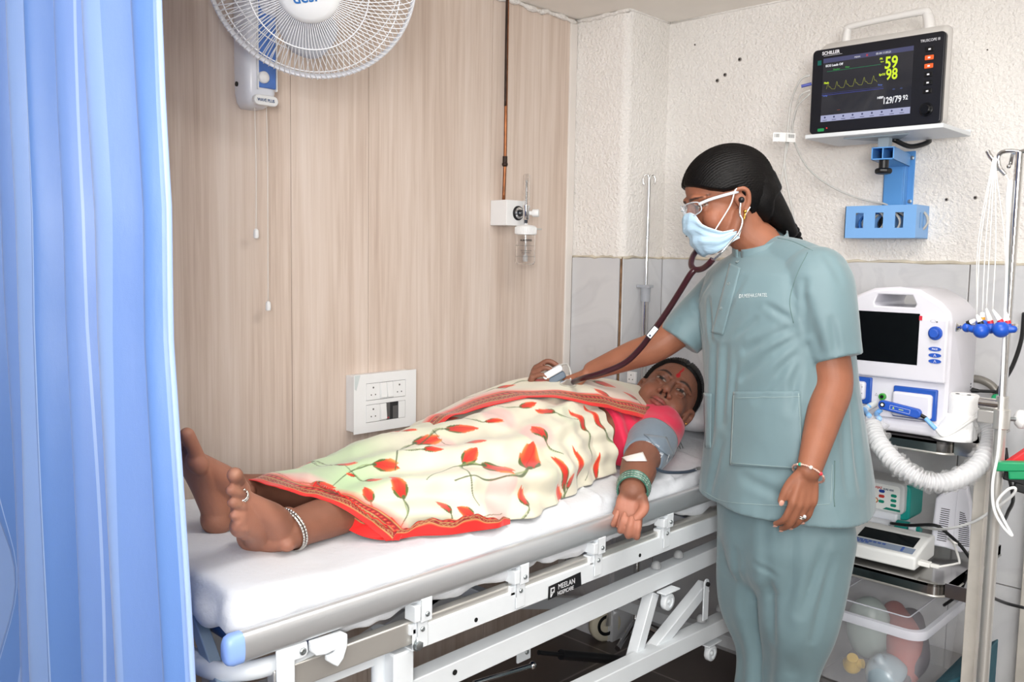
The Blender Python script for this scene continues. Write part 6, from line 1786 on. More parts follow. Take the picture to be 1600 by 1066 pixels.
def patient_body():
    mb = MB()
    PH.build(mb, nose=1.15, fat=1.08)
    neck0 = PH.p(0, -.02, -.07)
    chest = Vector((-1.50, 1.86, ZM+.10)); nk = Vector((-1.45, 2.035, ZM+.115))
    mb.limb([PH.p(0, -.025, -.03), PH.p(0, -.012, -.10), nk, Vector((-1.48, 1.95, ZM+.10))], [.050, .052, .062, .085], 20, 5)
    # torso
    mb.limb([Vector((-1.48, 1.98, ZM+.09)), chest, Vector((-1.51, 1.70, ZM+.095)), Vector((-1.51, 1.52, ZM+.072)), Vector((-1.51, 1.34, ZM+.062))], [(.11, .065), (.120, .074), (.118, .080), (.120, .068), (.120, .058)], 28, 6)
    # legs
    hL, hR = PX(394, 838, -1.43), PX(337, 812, -1.56)
    dL, mL = rbz(.06, -.80, .62), rbz(-.12, .60, .80)
    dR, mR = rbz(-.17, -.45, .83), rbz(.80, -.50, -.18)
    pL, nL, tL = foot(mb, hL, dL, mL, 1.0)
    pR, nR, tR = foot(mb, hR, dR, mR, 1.02)
    aL, aR = pL(.012, 0, .062), pR(.012, 0, .062)
    kneeL, kneeR = Vector((-1.46, 1.18, ZM+.042)), Vector((-1.58, 1.15, ZM+.055))
    hipL, hipR = Vector((-1.44, 1.42, ZM+.06)), Vector((-1.58, 1.42, ZM+.06))
    cL, cR = aL*.55+kneeL*.45, aR*.55+kneeR*.45
    cL.z = ZM+.044; cR.z = ZM+.052
    mb.limb([pL(.004, 0, .030), aL, aL*.72+cL*.28, cL, kneeL, hipL], [.034, .035, .037, .042, .043, .055], 22, 6)
    mb.limb([pR(.004, 0, .030), aR, aR*.72+cR*.28, cR, kneeR, hipR], [.034, .036, .039, .044, .044, .055], 22, 6)
    # left arm (near), right arm (far)
    shL = Vector((-1.365, 2.0, ZM+.085)); elL = PX(1001, 722, -1.265)
    mb.limb([Vector((-1.43, 1.98, ZM+.09)), shL, shL*.45+elL*.55, elL, elL*.62+LH_w*.38, elL*.25+LH_w*.75, LH_w], [.058, .054, .047, .045, .043, .035, (.030, .026)], 22, 6)
    LH = Hand(LH_w + rbz(0, 0, -.004), rbz(-.20, -.28, -.93), rbz(-.10, -.90, .32), 1, .95)
    if LH.t.dot(RH) < 0: LH = Hand(LH_w, rbz(-.20, -.28, -.93), rbz(-.10, -.90, .32), -1, .95)
    LH.build(mb, curl=((68, 62, 40), (74, 66, 40), (76, 66, 40), (74, 64, 40)), spread=(4, 1, -3, -8), thumb=((.012, .024, .006), (.036, .034, .024), (.062, .020, .034), (.082, .006, .040)))
    shR = Vector((-1.63, 1.98, ZM+.09)); elR = Vector((-1.74, 1.80, ZM+.09)); wR = PX(826, 618, -1.62)
    mb.limb([Vector((-1.55, 1.98, ZM+.09)), shR, elR, elR*.4+wR*.6, wR], [.058, .052, .040, .034, .025], 20, 6)
    RHd = Hand(wR, rbz(.15, -.25, .55), rbz(.95, .0, -.2), -1, .9)
    if RHd.t.z < 0 and False: pass
    RHd = Hand(wR + rbz(0, 0, .0), rbz(.12, -.2, .60), rbz(.9, -.1, -.25), 1, .85)
    RHd.build(mb, curl=((45, 55, 30), (40, 50, 30), (50, 50, 30), (55, 50, 30)), spread=(6, 2, -2, -6), thumb=((.022, .022, .006), (.045, .034, .018), (.062, .034, .034), (.072, .028, .046)))
    o = union(mb, 'body', SKIN, pat, .0028, 5, .5)
    P = coords(o)
    palm = lin('#b97c66'); sole = lin('#a87460')
    def extra(c, P):
        # palms and finger pads
        for Hh in (LH,):
            q = P - npv(Hh.w); dd, nn = q@npv(Hh.d), q@npv(Hh.n)
            r_ = np.linalg.norm(q, axis=1)
            m = sstep(-.004, .008, nn)*sstep(.01, .03, dd)*(r_ < .16)
            c[:] = c*(1-.75*m[:, None]) + npv(palm)*.75*m[:, None]
        for (h, d, n, tips) in ((hL, dL, nL, tL), (hR, dR, nR, tR)):
            d = Vector(d).normalized(); q = P-npv(h); s_ = -(q@npv(n)); r_ = np.linalg.norm(q, axis=1)
            m = sstep(-.020, .004, s_)*(r_ < .28)*sstep(-.03, 0, (q@npv(d))+.03)
            c[:] = c*(1-.6*m[:, None]) + npv(sole)*.6*m[:, None]
            hm = np.exp(-(r_/.045)**2)*.4; c[:] = c*(1-hm[:, None]) + npv(lin('#b07c62'))*hm[:, None]
            for t_ in tips:
                e = np.exp(-(np.linalg.norm(P-npv(t_), axis=1)/.009)**2)*.45; c[:] = c*(1-e[:, None]) + npv(lin('#c49379'))*e[:, None]
        # red forehead mark
        q = PH.loc(P); x, y, z = q.T
        m = np.maximum(sstep(.0065, .0045, np.hypot(x, (z-.036)*.8)), sstep(.0034, .0018, np.abs(x+.001*np.sin(z*300)))*(z > .036)*(z < .066))*(y > .05)
        c[:] = c*(1-m[:, None]) + npv(lin('#a3121c'))*m[:, None]
    paint(o, skin_paint(P, PH, base='#805442', lips='#8f4a44', extra=extra, seed=4))
    return o, LH, RHd, (pL, nL, tL, aL), (pR, nR, tR, aR), elL, shL, wR
pbody, LH, RHd, FL, FR, elL, shL, wR_ = patient_body()

# hair
def keepP(x, y, z):
    return (z-zlineP(y)-.004)/.016
mb, _ = hair_cap(PH, 'hair', None, None, keepP, rad=(.084, .108, .099), part=True, strand=.0008)
mb.limb([PH.p(0, -.10, -.03), PH.p(.012, -.11, -.07), PH.p(.03, -.09, -.11)], [.040, .036, .022], 16)
mb.build('hair', hair_mat(), pat, smooth=True)
random.seed(4)
for i in range(7):
    a = PH.p(.06+.01*random.random(), -.06-.02*i/7, -.045-.005*i); b = a + rbz(.03+.02*random.random(), -.02, -.03-.03*random.random())
    MB().tube([Vector(q) for q in cr([a, (a+b)/2+rbz(.012*random.uniform(-1, 1), 0, .01), b], 6)], .0005, 4).build('stray_hair', hair_mat(), pat, smooth=True)
GOLD = mat('gold', '#c89a45', .25, metal=1.0)
SILV = mat('silver', '#c9c6c0', .25, metal=1.0, var=.15, vscale=120)
e_ = MB()
e_.tube([PH.p(.080, -.006, -.040)+ (PH.r*-0.0), PH.p(.083, -.006, -.054)], .0032, 8).sph(PH.p(.082, -.005, -.044), .005).sph(PH.p(.084, -.006, -.056), .004).sph(PH.p(.081, -.018, -.020), .0035)
e_.build('earring', GOLD, pat, smooth=True)

# ---- dome-shaped section of the lying body: height and sides along the bed
KY = [(.84, .097, -1.64, -1.36), (.90, .094, -1.655, -1.355), (1.0, .100, -1.68, -1.33), (1.10, .115, -1.70, -1.30), (1.20, .132, -1.73, -1.262), (1.30, .138, -1.75, -1.245), (1.45, .150, -1.765, -1.250), (1.60, .186, -1.765, -1.300), (1.70, .200, -1.76, -1.340), (1.80, .211, -1.755, -1.345), (1.90, .200, -1.75, -1.345), (2.0, .185, -1.735, -1.36), (2.08, .169, -1.70, -1.37)]
ky = np.array([a[0] for a in KY])
def dome(Y, th, grow=0.0):
    """Y along the bed, th 0 near side .. pi far side; arrays ok"""
    h = np.interp(Y, ky, [a[1] for a in KY]) + grow; xf = np.interp(Y, ky, [a[2] for a in KY]) - grow; xn = np.interp(Y, ky, [a[3] for a in KY]) + grow
    xc = xf*.5 + xn*.5 - .02*sstep(1.0, 1.3, Y)
    c, s = np.cos(th), np.sin(th)
    hw = np.where(c > 0, xn-xc, xc-xf)
    x = xc + hw*np.sign(c)*np.abs(c)**.85
    z = ZM + .006 + h*np.clip(s, 0, 1)**.80
    return x, z
def cloth_grid(name, Yf, Yb, th0, th1, n, m, post, m_, parent, thick=.0):
    """Yf, Yb, functions of parameter v (0..1 across th); returns object and param arrays"""
    vv = np.linspace(0, 1, m); th = th0 + (th1-th0)*vv if not callable(th0) else None
    uu = np.linspace(0, 1, n)
    U, V_2 = np.meshgrid(uu, vv, indexing='ij')
    if callable(th0):
        Y = Yf + (Yb-Yf)*U; T_ = th0(Y) + (th1-th0(Y))*V_2
    else:
        T_ = np.broadcast_to(th, U.shape); Y = Yf(T_) + (Yb(T_)-Yf(T_))*U
    X, Z = dome(Y, T_)
    P = np.stack([X, Y, Z], -1).reshape(-1, 3)
    P, extra = post(P, Y.ravel(), T_.ravel(), U.ravel(), V_2.ravel())
    me = bpy.data.meshes.new(name)
    ii = (np.arange(n-1)[:, None]*m + np.arange(m-1)[None, :])
    fs = np.stack([ii, ii+1, ii+m+1, ii+m], -1).reshape(-1, 4)
    if th0 == 0 or callable(th0): pass
    me.vertices.add(len(P)); me.vertices.foreach_set('co', P.ravel())
    me.loops.add(len(fs)*4); me.loops.foreach_set('vertex_index', fs.ravel().astype(np.int32))
    me.polygons.add(len(fs)); me.polygons.foreach_set('loop_start', np.arange(0, len(fs)*4, 4, dtype=np.int32))
    me.update(calc_edges=True)
    o = link(name, me, m_, parent, smooth=True)
    return o, Y.ravel(), T_.ravel(), U.ravel(), V_2.ravel()

CLOTH = vcol_mat('printed_georgette', rough=.62, spec=.3, bump=.05, bscale=500, sheen=.25)
CREAM = npv(lin('#d8d3bf')); GREEN = npv(lin('#aecb9c')); PINK = npv(lin('#e3b4b0')); RED = npv(lin('#d9241f')); MAROON = npv(lin('#6d1a1c')); GOLDC = npv(lin('#b08a55'))
STEM = npv(lin('#4a5a35'))

def tulip(c, P, p0, n0, tdir, L, narrow=1.0, stem=1, bend=0, hue=0, slen=1.6):
    """flower painted flat on the cloth around p0, opening towards tdir"""
    n0 = npv(n0); t = npv(tdir); t = t - n0*(t@n0); t /= np.linalg.norm(t); b = np.cross(n0, t)
    q = P-npv(p0); R_ = np.linalg.norm(q, axis=1); idx = np.where(R_ < L*(.8+slen))[0]
    if len(idx) == 0: return
    u = (q[idx]@t)/L; v = (q[idx]@b)/L
    dn = np.abs(q[idx]@n0) < L*.9
    def put(m, col, a=1.0):
        m = np.clip(m, 0, 1)*a*dn; c[idx] = c[idx]*(1-m[:, None]) + col*m[:, None]
    # stem
    if stem:
        uu = -u-.42; cv = bend*(uu**2)*.55 + .05*np.sin(uu*5+hue)
        put(sstep(.055, .030, np.abs(v-cv))*(uu > 0)*(uu < slen), STEM, .9)
        # a thin leaf blade
        lv = v-cv-.10*np.sin(np.clip((uu-.25)/.6, 0, 1)*PI)
        put(sstep(.055, .02, np.abs(lv))*(uu > .25)*(uu < .85), npv(lin('#7d8f55')), .7)
    s = (u+.5)
    # petals: tapering body with a notched tip
    w = .36/narrow*np.sin(np.clip(s*.80+.10, 0, 1)*PI)**.75
    tipn = 1.0 - .16*np.cos(v/np.maximum(w, .05)*PI*2.0+hue)*(s > .6)
    body = sstep(.02, -.02, np.abs(v)-w*tipn)*(s > -.02)*(s < 1.02+.10*np.cos(v*narrow*16+hue))
    grad = np.clip(s, 0, 1)[:, None]
    col = npv(lin('#c2201c'))*(1-grad) + npv(lin('#e2452a'))*grad
    edge = sstep(.35, 1.0, np.abs(v)/np.maximum(w, .02))[:, None]*sstep(.25, .85, s)[:, None]
    col = col*(1-.75*edge)+npv(lin('#f3a052'))*.75*edge
    streak = (sstep(.035, .0, np.abs(v-.08*np.sin(s*4+hue)))*.55*(s > .1))[:, None]
    col = col*(1-streak)+npv(lin('#9c1518'))*streak
    m = body*dn; c[idx] = c[idx]*(1-m[:, None]) + col*m[:, None]
    # sepals
    for sg in (-1, 1):
        lw = .085/narrow*np.sin(np.clip((s+.08)/.62, 0, 1)*PI)
        cc = sg*(w*.80+.02)
        put(sstep(.0, -.02, np.abs(v-cc)-lw)*(s > -.08)*(s < .55), npv(lin('#55602c')))
    put(sstep(.13, .07, np.hypot(s+.0, v*narrow)), npv(lin('#4c5a2e')))

def ornament(d, s, w):
    """border colours: d distance from the edge (m), s length along (m), w total width; returns colour, mask"""
    n = len(d); c = np.tile(RED, (n, 1)); f = d/w
    def put(m, col): 
        m = np.clip(m, 0, 1); c[:] = c*(1-m[:, None])+col*m[:, None]
    band = (f > .30)*(f < .92)
    put(band*1.0, npv(lin('#8a1c1e')))
    zz = np.abs(((s/.010) % 1)-.5)*2
    put(band*(f < .58)*sstep(.16, .08, np.abs(((f-.30)/.28*2.2 + zz*.9) % 1 - .5)), GOLDC*.9+.02)
    dots = np.hypot(((s/.012) % 1-.5)*.012, (f-.74)*w)
    put(band*(f > .60)*sstep(.0042, .0030, dots), npv(lin('#d1332a')))
    put(band*(f > .60)*sstep(.0016, .0009, dots), GOLDC)
    for e in (.30, .59, .92): put(sstep(.045, .02, np.abs(f-e)), GOLDC)
    return c

# ---- lower sari wrap
hem_t = np.array([0, .35, .8, 1.05, 1.35, 1.8, 2.6, PI]); hem_y = np.array([1.02, .985, .945, .925, .885, .865, .85, .86])
def lower_post(P, Y, T_, U, V_):
    n = len(P)
    N_ = np.stack([np.cos(T_), np.zeros(n), np.sin(T_)], -1)
    # long folds fanning from the waist to the near edge, soft at the shins
    f = .0075*np.sin(T_*11 + 2.2*np.sin(Y*5.2) + 5.5*Y)*sstep(1.80, 1.40, Y)*sstep(.95, 1.15, Y)*sstep(2.3, 1.4, T_)
    f += .0050*np.sin(Y*62 + 5*np.sin(T_*2.4) - T_*6)*sstep(.9, .3, T_)*sstep(1.02, 1.2, Y)*sstep(1.78, 1.55, Y)
    f += .0035*np.sin(T_*24 + 9*Y)*sstep(1.45, 1.72, Y)
    f += .0028*fnoise(P, 40, 3, 2)
    f *= 1.45
    # valley between the legs below the knee
    f -= .004*np.exp(-((T_-1.15)/.22)**2)*sstep(1.20, .95, Y)
    f += .010*np.exp(-((T_-1.62)/.35)**2)*sstep(1.1, .9, Y)
    P = P + N_*f[:, None]
    # cloth spreads out on the mattress on the near side
    fl = sstep(.22, .0, T_)*sstep(1.62, 1.35, Y)
    P[:, 0] += fl*(.012*np.sin(Y*38)+.006); P[:, 2] = np.maximum(P[:, 2], ZM+.004)
    return P, None
sari, sY, sT, sU, sV = cloth_grid('sari', lambda t: np.interp(t, hem_t, hem_y), lambda t: 1.80+.0*t - .015*np.cos(t), 0.0, PI, 430, 400, lower_post, CLOTH, pat)

def arc_near(o, T0):
    pass
sP, sN = coords(sari), normals(sari)
if (sN[:, 2].mean()) < 0:
    sari.data.flip_normals(); sN = normals(sari)
col = np.tile(CREAM, (len(sP), 1))
g = sstep(1.22, 1.02, sY + .10*np.cos(sT*1.2) - .12*sstep(.9, .5, sT)*0)*sstep(.55, .95, sT)
g = np.maximum(g, .0)
col = col*(1-.9*g[:, None]) + GREEN*.9*g[:, None]
g2 = .35*sstep(.1, .6, fnoise(sP, 13, 8, 1)); col = col*(1-g2[:, None]) + npv(lin('#c9d6b6'))*g2[:, None]
pk = sstep(.55, .95, fnoise(sP, 22, 12, 1))*.75; col = col*(1-pk[:, None]) + PINK*pk[:, None]
SS = Surf(sari)
TUL = [(541, 725, 32, 15, 1.2, 1), (604, 727, 38, 5, 1.1, -1), (505, 758, 34, 20, 1.2, 1), (585, 750, 26, 15, 1.3, 1), (575, 772, 24, 95, 1, 1), (624, 760, 36, 110, 1, 1), (668, 688, 40, 55, 1.2, -1), (678, 701, 26, 40, 1.5, 1), (721, 670, 44, 42, 1.3, -1),
       (741, 690, 32, 55, 1, 1), (735, 712, 30, 60, 1.1, -1), (824, 675, 28, 100, 1, .6), (841, 673, 22, 105, 1, -1), (827, 720, 36, 75, 1.2, 1.4), (780, 732, 48, 78, 1, -1.6), (852, 643, 26, 125, 1, -1.2), (825, 633, 24, 55, 1.2, 1), (694, 791, 26, 90, 1, 1),
       (728, 800, 26, 150, 1, -1), (816, 778, 28, 60, 1, 1), (873, 777, 36, 100, 1.1, 1), (879, 729, 46, 105, 2.4, 1), (908, 729, 36, 85, 2.0, 1), (931, 729, 38, 75, 2.4, -1), (908, 654, 38, 110, 1.8, 1), (932, 653, 38, 108, 2.2, -1), (892, 751, 26, 70, 1.5, 1),
       (773, 657, 28, 15, 2, 1), (704, 654, 26, 10, 1.8, 1), (640, 672, 24, 5, 2.2, 1), (548, 742, 14, 160, 1.5, 0)]
for (px, py, L_, an, nar, bd) in TUL:
    p0, n0 = SS.at(px, py)
    if p0 is None: continue
    a = math.radians(an); td = RH*math.cos(a)+ZH*math.sin(a); td = td - n0*td.dot(n0)
    if td.length < .15: continue
    # allow for the slant of the cloth
    t_ = (p0-CAM).dot(FW); q1 = p0+td.normalized()*.02; x0, y0, _ = project(npv(p0)[None]); x1, y1, _ = project(npv(q1)[None])
    pxm = math.hypot(x1[0]-x0[0], y1[0]-y0[0])/.02
    tulip(col, sP, p0, n0, td, min(L_/max(pxm, 250), .085), nar, 1 if bd else 0, bd, px % 7, 1.9)
random.seed(31)
for i in range(16):   # the far side carries the same print
    Yr, Tr = random.uniform(.95, 1.65), random.uniform(1.9, 2.9); X_, Z_ = dome(np.array([Yr]), np.array([Tr]))
    p0, n0 = SS.near((X_[0], Yr, Z_[0]))
    tulip(col, sP, p0, n0, Vector((random.uniform(-1, 1), random.uniform(-1, 1), random.uniform(-.3, 1))), random.uniform(.03, .05), 1.1, 1, random.choice((-1, 1)), i)
# red woven border along the hem, fading into the cloth
dh = (sY - np.interp(sT, hem_t, hem_y))
BW = .050
onb = dh < BW
oc = ornament(dh[onb], (sT[onb]*.20), BW); col[onb] = oc
fz = np.clip(1-(dh-BW)/.022, 0, 1)*(~onb)*.8; col = col*(1-fz[:, None]) + npv(lin('#e2574a'))*fz[:, None]
paint(sari, col)
sari.modifiers.new('t', 'SOLIDIFY').thickness = .0015

# loose turned-over border lying along the near edge of the sheet
def border_strip(name, rows, n, m, wav, width_cols, seed):
    """rows: list of (edgeA point, edgeB point) along the strip"""
    A = cr([r[0] for r in rows], n); B = cr([r[1] for r in rows], n)
    A, B = np.array(A), np.array(B); s = np.concatenate([[0], np.cumsum(np.linalg.norm(A[1:]-A[:-1], axis=1))])
    V_ = np.linspace(0, 1, m)
    P = A[:, None]*(1-V_)[None, :, None] + B[:, None]*V_[None, :, None]
    bul = np.sin(V_*PI)[None, :]*wav*(1+.6*np.sin(s*70+seed))[:, None]
    P[..., 2] += bul + .002*np.sin(s*190)[:, None]*V_[None]
    Wd = np.linalg.norm(A-B, axis=1)
    me = bpy.data.meshes.new(name); N1, N2 = P.shape[:2]
    ii = (np.arange(N1-1)[:, None]*N2 + np.arange(N2-1)[None, :]); fs = np.stack([ii, ii+1, ii+N2+1, ii+N2], -1).reshape(-1, 4)
    me.from_pydata(P.reshape(-1, 3).tolist(), [], fs.tolist())
    o = link(name, me, CLOTH, pat, smooth=True)
    d = (V_[None]*Wd[:, None]).ravel(); ss_ = np.repeat(s, N2)
    c = width_cols(d, ss_, np.tile(V_, N1))
    paint(o, c); o.modifiers.new('t', 'SOLIDIFY').thickness = .002
    return o
def Sat(px, py, X=None):
    p, n = SS.at(px, py)
    return npv(p + n*.006) if p is not None else npv(PZ(px, py, ZM+.006))
def G(px, py, dz=.006): return npv(PZ(px, py, ZM+dz))
rows = [(Sat(489, 764), Sat(499, 762)), (Sat(503, 783), Sat(535, 776)), (G(520, 806, .030), Sat(572, 803)), (G(548, 830, .016), Sat(606, 822)), (G(585, 843), Sat(628, 836)), (G(624, 845), Sat(640, 836))]
border_strip('border', rows, 24, 26, .006, lambda d, s, v: np.where((v < .42)[:, None], npv(lin('#df2420'))*(1-.15*np.sin(s*900)[:, None]**2*0), ornament((v-.42)/.58*.045+.012, s, .057)), 1)
rows = [(G(612, 845, .006), Sat(626, 833)), (G(650, 838, .008), G(660, 815, .034)), (G(700, 836, .006), G(706, 812, .034)), (G(742, 830, .006), G(746, 806, .036)), (G(774, 826, .008), G(776, 812, .022)), (G(786, 822, .006), G(788, 816, .010)), (G(796, 819, .003), G(796, 818, .004))]
border_strip('border', rows, 24, 22, .008, lambda d, s, v: np.where((v < .25)[:, None], npv(lin('#df2420')), ornament((v-.25)/.75*.045+.006, s, .052)), 3)

# ---- blouse
BL = vcol_mat('pink_blouse_cloth', rough=.7, spec=.25, bump=.04, bscale=500, sheen=.2)
mb = MB()
R = []
for Yv in np.linspace(1.825, 2.04, 12):
    T_ = np.linspace(0, 2*PI, 48, endpoint=False); r = []
    for t_ in T_:
        g_ = -.002
        x, z = dome(np.array([Yv]), np.array([t_ if t_ <= PI else 2*PI-t_]), g_)
        zz = z[0] if t_ <= PI else ZM+.012
        if t_ > PI: x = x*.5 + (-1.52)*.5 + (x+1.52)*.45
        r.append((float(x[0]), float(Yv), float(zz)))
    R.append(r)
mb.rings(R)
mb.limb([shL+Vector((-.07, .0, .005)), shL+Vector((-.005, .0, .006)), shL*.62+elL*.38], [.070, .068, .061], 24, 6)
blouse = union(mb, 'blouse', BL, pat, .004, 6)
bP, bN = coords(blouse), normals(blouse)
dd = .0022*np.sin(bP[:, 1]*140+8*bP[:, 0])*sstep(2.0, 1.86, bP[:, 1]) + .0015*fnoise(bP, 50, 2, 2) + .003*np.exp(-((bP[:, 2]-ZM-.10)/.03)**2)*np.sin(bP[:, 1]*60+bP[:, 2]*40)
set_coords(blouse, bP+bN*dd[:, None])
bc = np.tile(npv(lin('#d92d4e')), (len(bP), 1))*(1+.05*fnoise(bP, 20, 6, 1))[:, None]
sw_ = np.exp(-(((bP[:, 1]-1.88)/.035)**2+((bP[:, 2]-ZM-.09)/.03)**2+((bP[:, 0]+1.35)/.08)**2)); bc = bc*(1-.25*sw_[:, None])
paint(blouse, bc)

# ---- end of the sari thrown over the chest (pallu)
PXY = [(682, 656), (725, 650), (773, 636), (824, 623), (880, 627), (923, 637), (975, 648), (1010, 657), (1036, 664)]
gy = np.linspace(1.15, 2.12, 160); gt = np.linspace(.2, 2.4, 180)
GY, GT = np.meshgrid(gy, gt, indexing='ij'); gx, gz = dome(GY, GT, .008)
gp = np.stack([gx, GY, gz], -1).reshape(-1, 3); qx, qy, _ = project(gp)
eY, eT = [], []
for px, py in PXY:
    nrm_ok = (GT.ravel() < 1.75) if px > 725 else (GT.ravel() > 1.35)
    j = np.argmin(np.where(nrm_ok, (qx-px)**2+(qy-py)**2, 1e9)); eY.append(GY.ravel()[j]); eT.append(GT.ravel()[j])
od = np.argsort(eY); eY = np.array(eY)[od]; eT = np.array(eT)[od]
def thE(Y): return np.interp(Y, eY, eT) + .0*Y
def pallu_post(P, Y, T_, U, V_):
    g_ = .014*sstep(0, .07, U)-.006*(1-sstep(0, .05, U)); X, Z = dome(Y, T_, g_); P = np.stack([X, Y, Z], -1)
    n = len(P); N_ = np.stack([np.cos(T_), np.zeros(n), np.sin(T_)], -1)
    f = .002*fnoise(P, 30, 5, 2) + .0035*np.sin(V_*20+Y*7)*sstep(.1, .3, V_)
    f += .012*sstep(.10, .0, U) * 0
    # dips under the neck at the shoulder
    P = P + N_*f[:, None]
    return P, None
pallu, aY, aT, aU, aV = cloth_grid('pallu', eY[0], 2.06, thE, PI, 420, 300, pallu_post, CLOTH, pat)
aP = coords(pallu)
if normals(pallu)[:, 2].mean() < 0: pallu.data.flip_normals()
col = np.tile(CREAM, (len(aP), 1)); pk = sstep(.5, .95, fnoise(aP, 20, 14, 1))*.35; col = col*(1-pk[:, None]) + PINK*pk[:, None]
arc = (aT-thE(aY))*.17
SP = Surf(pallu)
for (px, py, L_, an, nar, bd) in [(730, 636, 24, 25, 1.5, 1), (790, 604, 26, 20, 1.5, -1), (845, 594, 34, -15, 1.6, -1), (944, 600, 32, 15, 1.2, 1), (940, 613, 24, 150, 1.2, 1), (985, 618, 24, 160, 1.6, 1), (900, 597, 22, 10, 1.8, 1), (768, 622, 18, 30, 1.8, 1)]:
    p0, n0 = SP.at(px, py)
    if p0 is None: continue
    a = math.radians(an); td = RH*math.cos(a)+ZH*math.sin(a); td = td - n0*td.dot(n0)
    x0, y0, _ = project(npv(p0)[None]); x1, y1, _ = project(npv(p0+td.normalized()*.02)[None]); pxm = math.hypot(x1[0]-x0[0], y1[0]-y0[0])/.02
    tulip(col, aP, p0, n0, td, min(L_/max(pxm, 250), .075), nar, 1, bd, px % 7, 1.6)
random.seed(12)
for i in range(12):
    Yr, Tr = random.uniform(1.5, 2.0), random.uniform(1.9, 2.9); X_, Z_ = dome(np.array([Yr]), np.array([Tr]), .009); p0, n0 = SP.near((X_[0], Yr, Z_[0]))
    tulip(col, aP, p0, n0, Vector((random.uniform(-1, 1), random.uniform(-1, 1), .3)), random.uniform(.03, .045), 1.1, 1, 1, i)
BW2 = .040
onb = arc < BW2; col[onb] = ornament(arc[onb], aY[onb], BW2)
fz = np.clip(1-(arc-BW2)/.03, 0, 1)*(~onb)*sstep(1.75, 1.45, aY)*.9; col = col*(1-fz[:, None]) + npv(lin('#e5402f'))*fz[:, None]
f2 = np.clip(1-(arc-BW2)/.008, 0, 1)*(~onb); col = col*(1-f2[:, None]) + npv(lin('#dc2a22'))*f2[:, None]
paint(pallu, col); pallu.modifiers.new('t', 'SOLIDIFY').thickness = .002

# ---- jewellery
def ring_around(c, axis, r, tube, name, m, par, n=48, ry=None, bead=None):
    sd, up, ax_ = frame(axis); c = Vector(c)
    pts = [c + sd*r*math.cos(2*PI*i/n) + up*(ry or r)*math.sin(2*PI*i/n) for i in range(n)]
    mb = MB().tube(pts, tube, 8, closed=True)
    if bead:
        for i in range(bead):
            a = 2*PI*i/bead; mb.sph(c + sd*r*math.cos(a) + up*(ry or r)*math.sin(a), tube*1.35, nu=8, nv=6)
    return mb.build(name, m, par, smooth=True)
fd = (LH_w-elL).normalized()
GB = mat('green_glass_bangle', '#3f6b5c', .2, var=.3, vscale=60); GB2 = mat('silver_green_bangle', '#9fb0a4', .25, metal=.6, var=.3, vscale=150)
for i in range(7):
    c = LH_w - fd*(.002+.0048*i)
    ring_around(c, fd + rbz(.03*math.sin(i*2), 0, .04*math.cos(i*3)), .0345+.0006*i, .0023, 'bangle', GB if i % 2 == 0 else GB2, pat, bead=30 if i % 2 else None)
pL_, nL_, tL_, aL_ = FL
kd = (Vector((-1.45, 1.16, ZM+.085))-aL_).normalized()
for j in (0, 1):
    ring_around(aL_+kd*(.004+.007*j), kd+ZH*.12, .0405, .0022, 'anklet', SILV, pat, bead=44)
fo = FL[0]
ring_around(fo(.176, .006, .013), (Vector(fo(.2, .006, .013))-Vector(fo(.15, .006, .013))), .0100, .0020, 'toe_ring', SILV, pat, 24, bead=10)
ring_around(fo(.170, .006, .013), (Vector(fo(.2, .006, .013))-Vector(fo(.15, .006, .013))), .0102, .0016, 'toe_ring', SILV, pat, 24, bead=10)
NAIL = mat('nail', '#cf9d8c', .3)

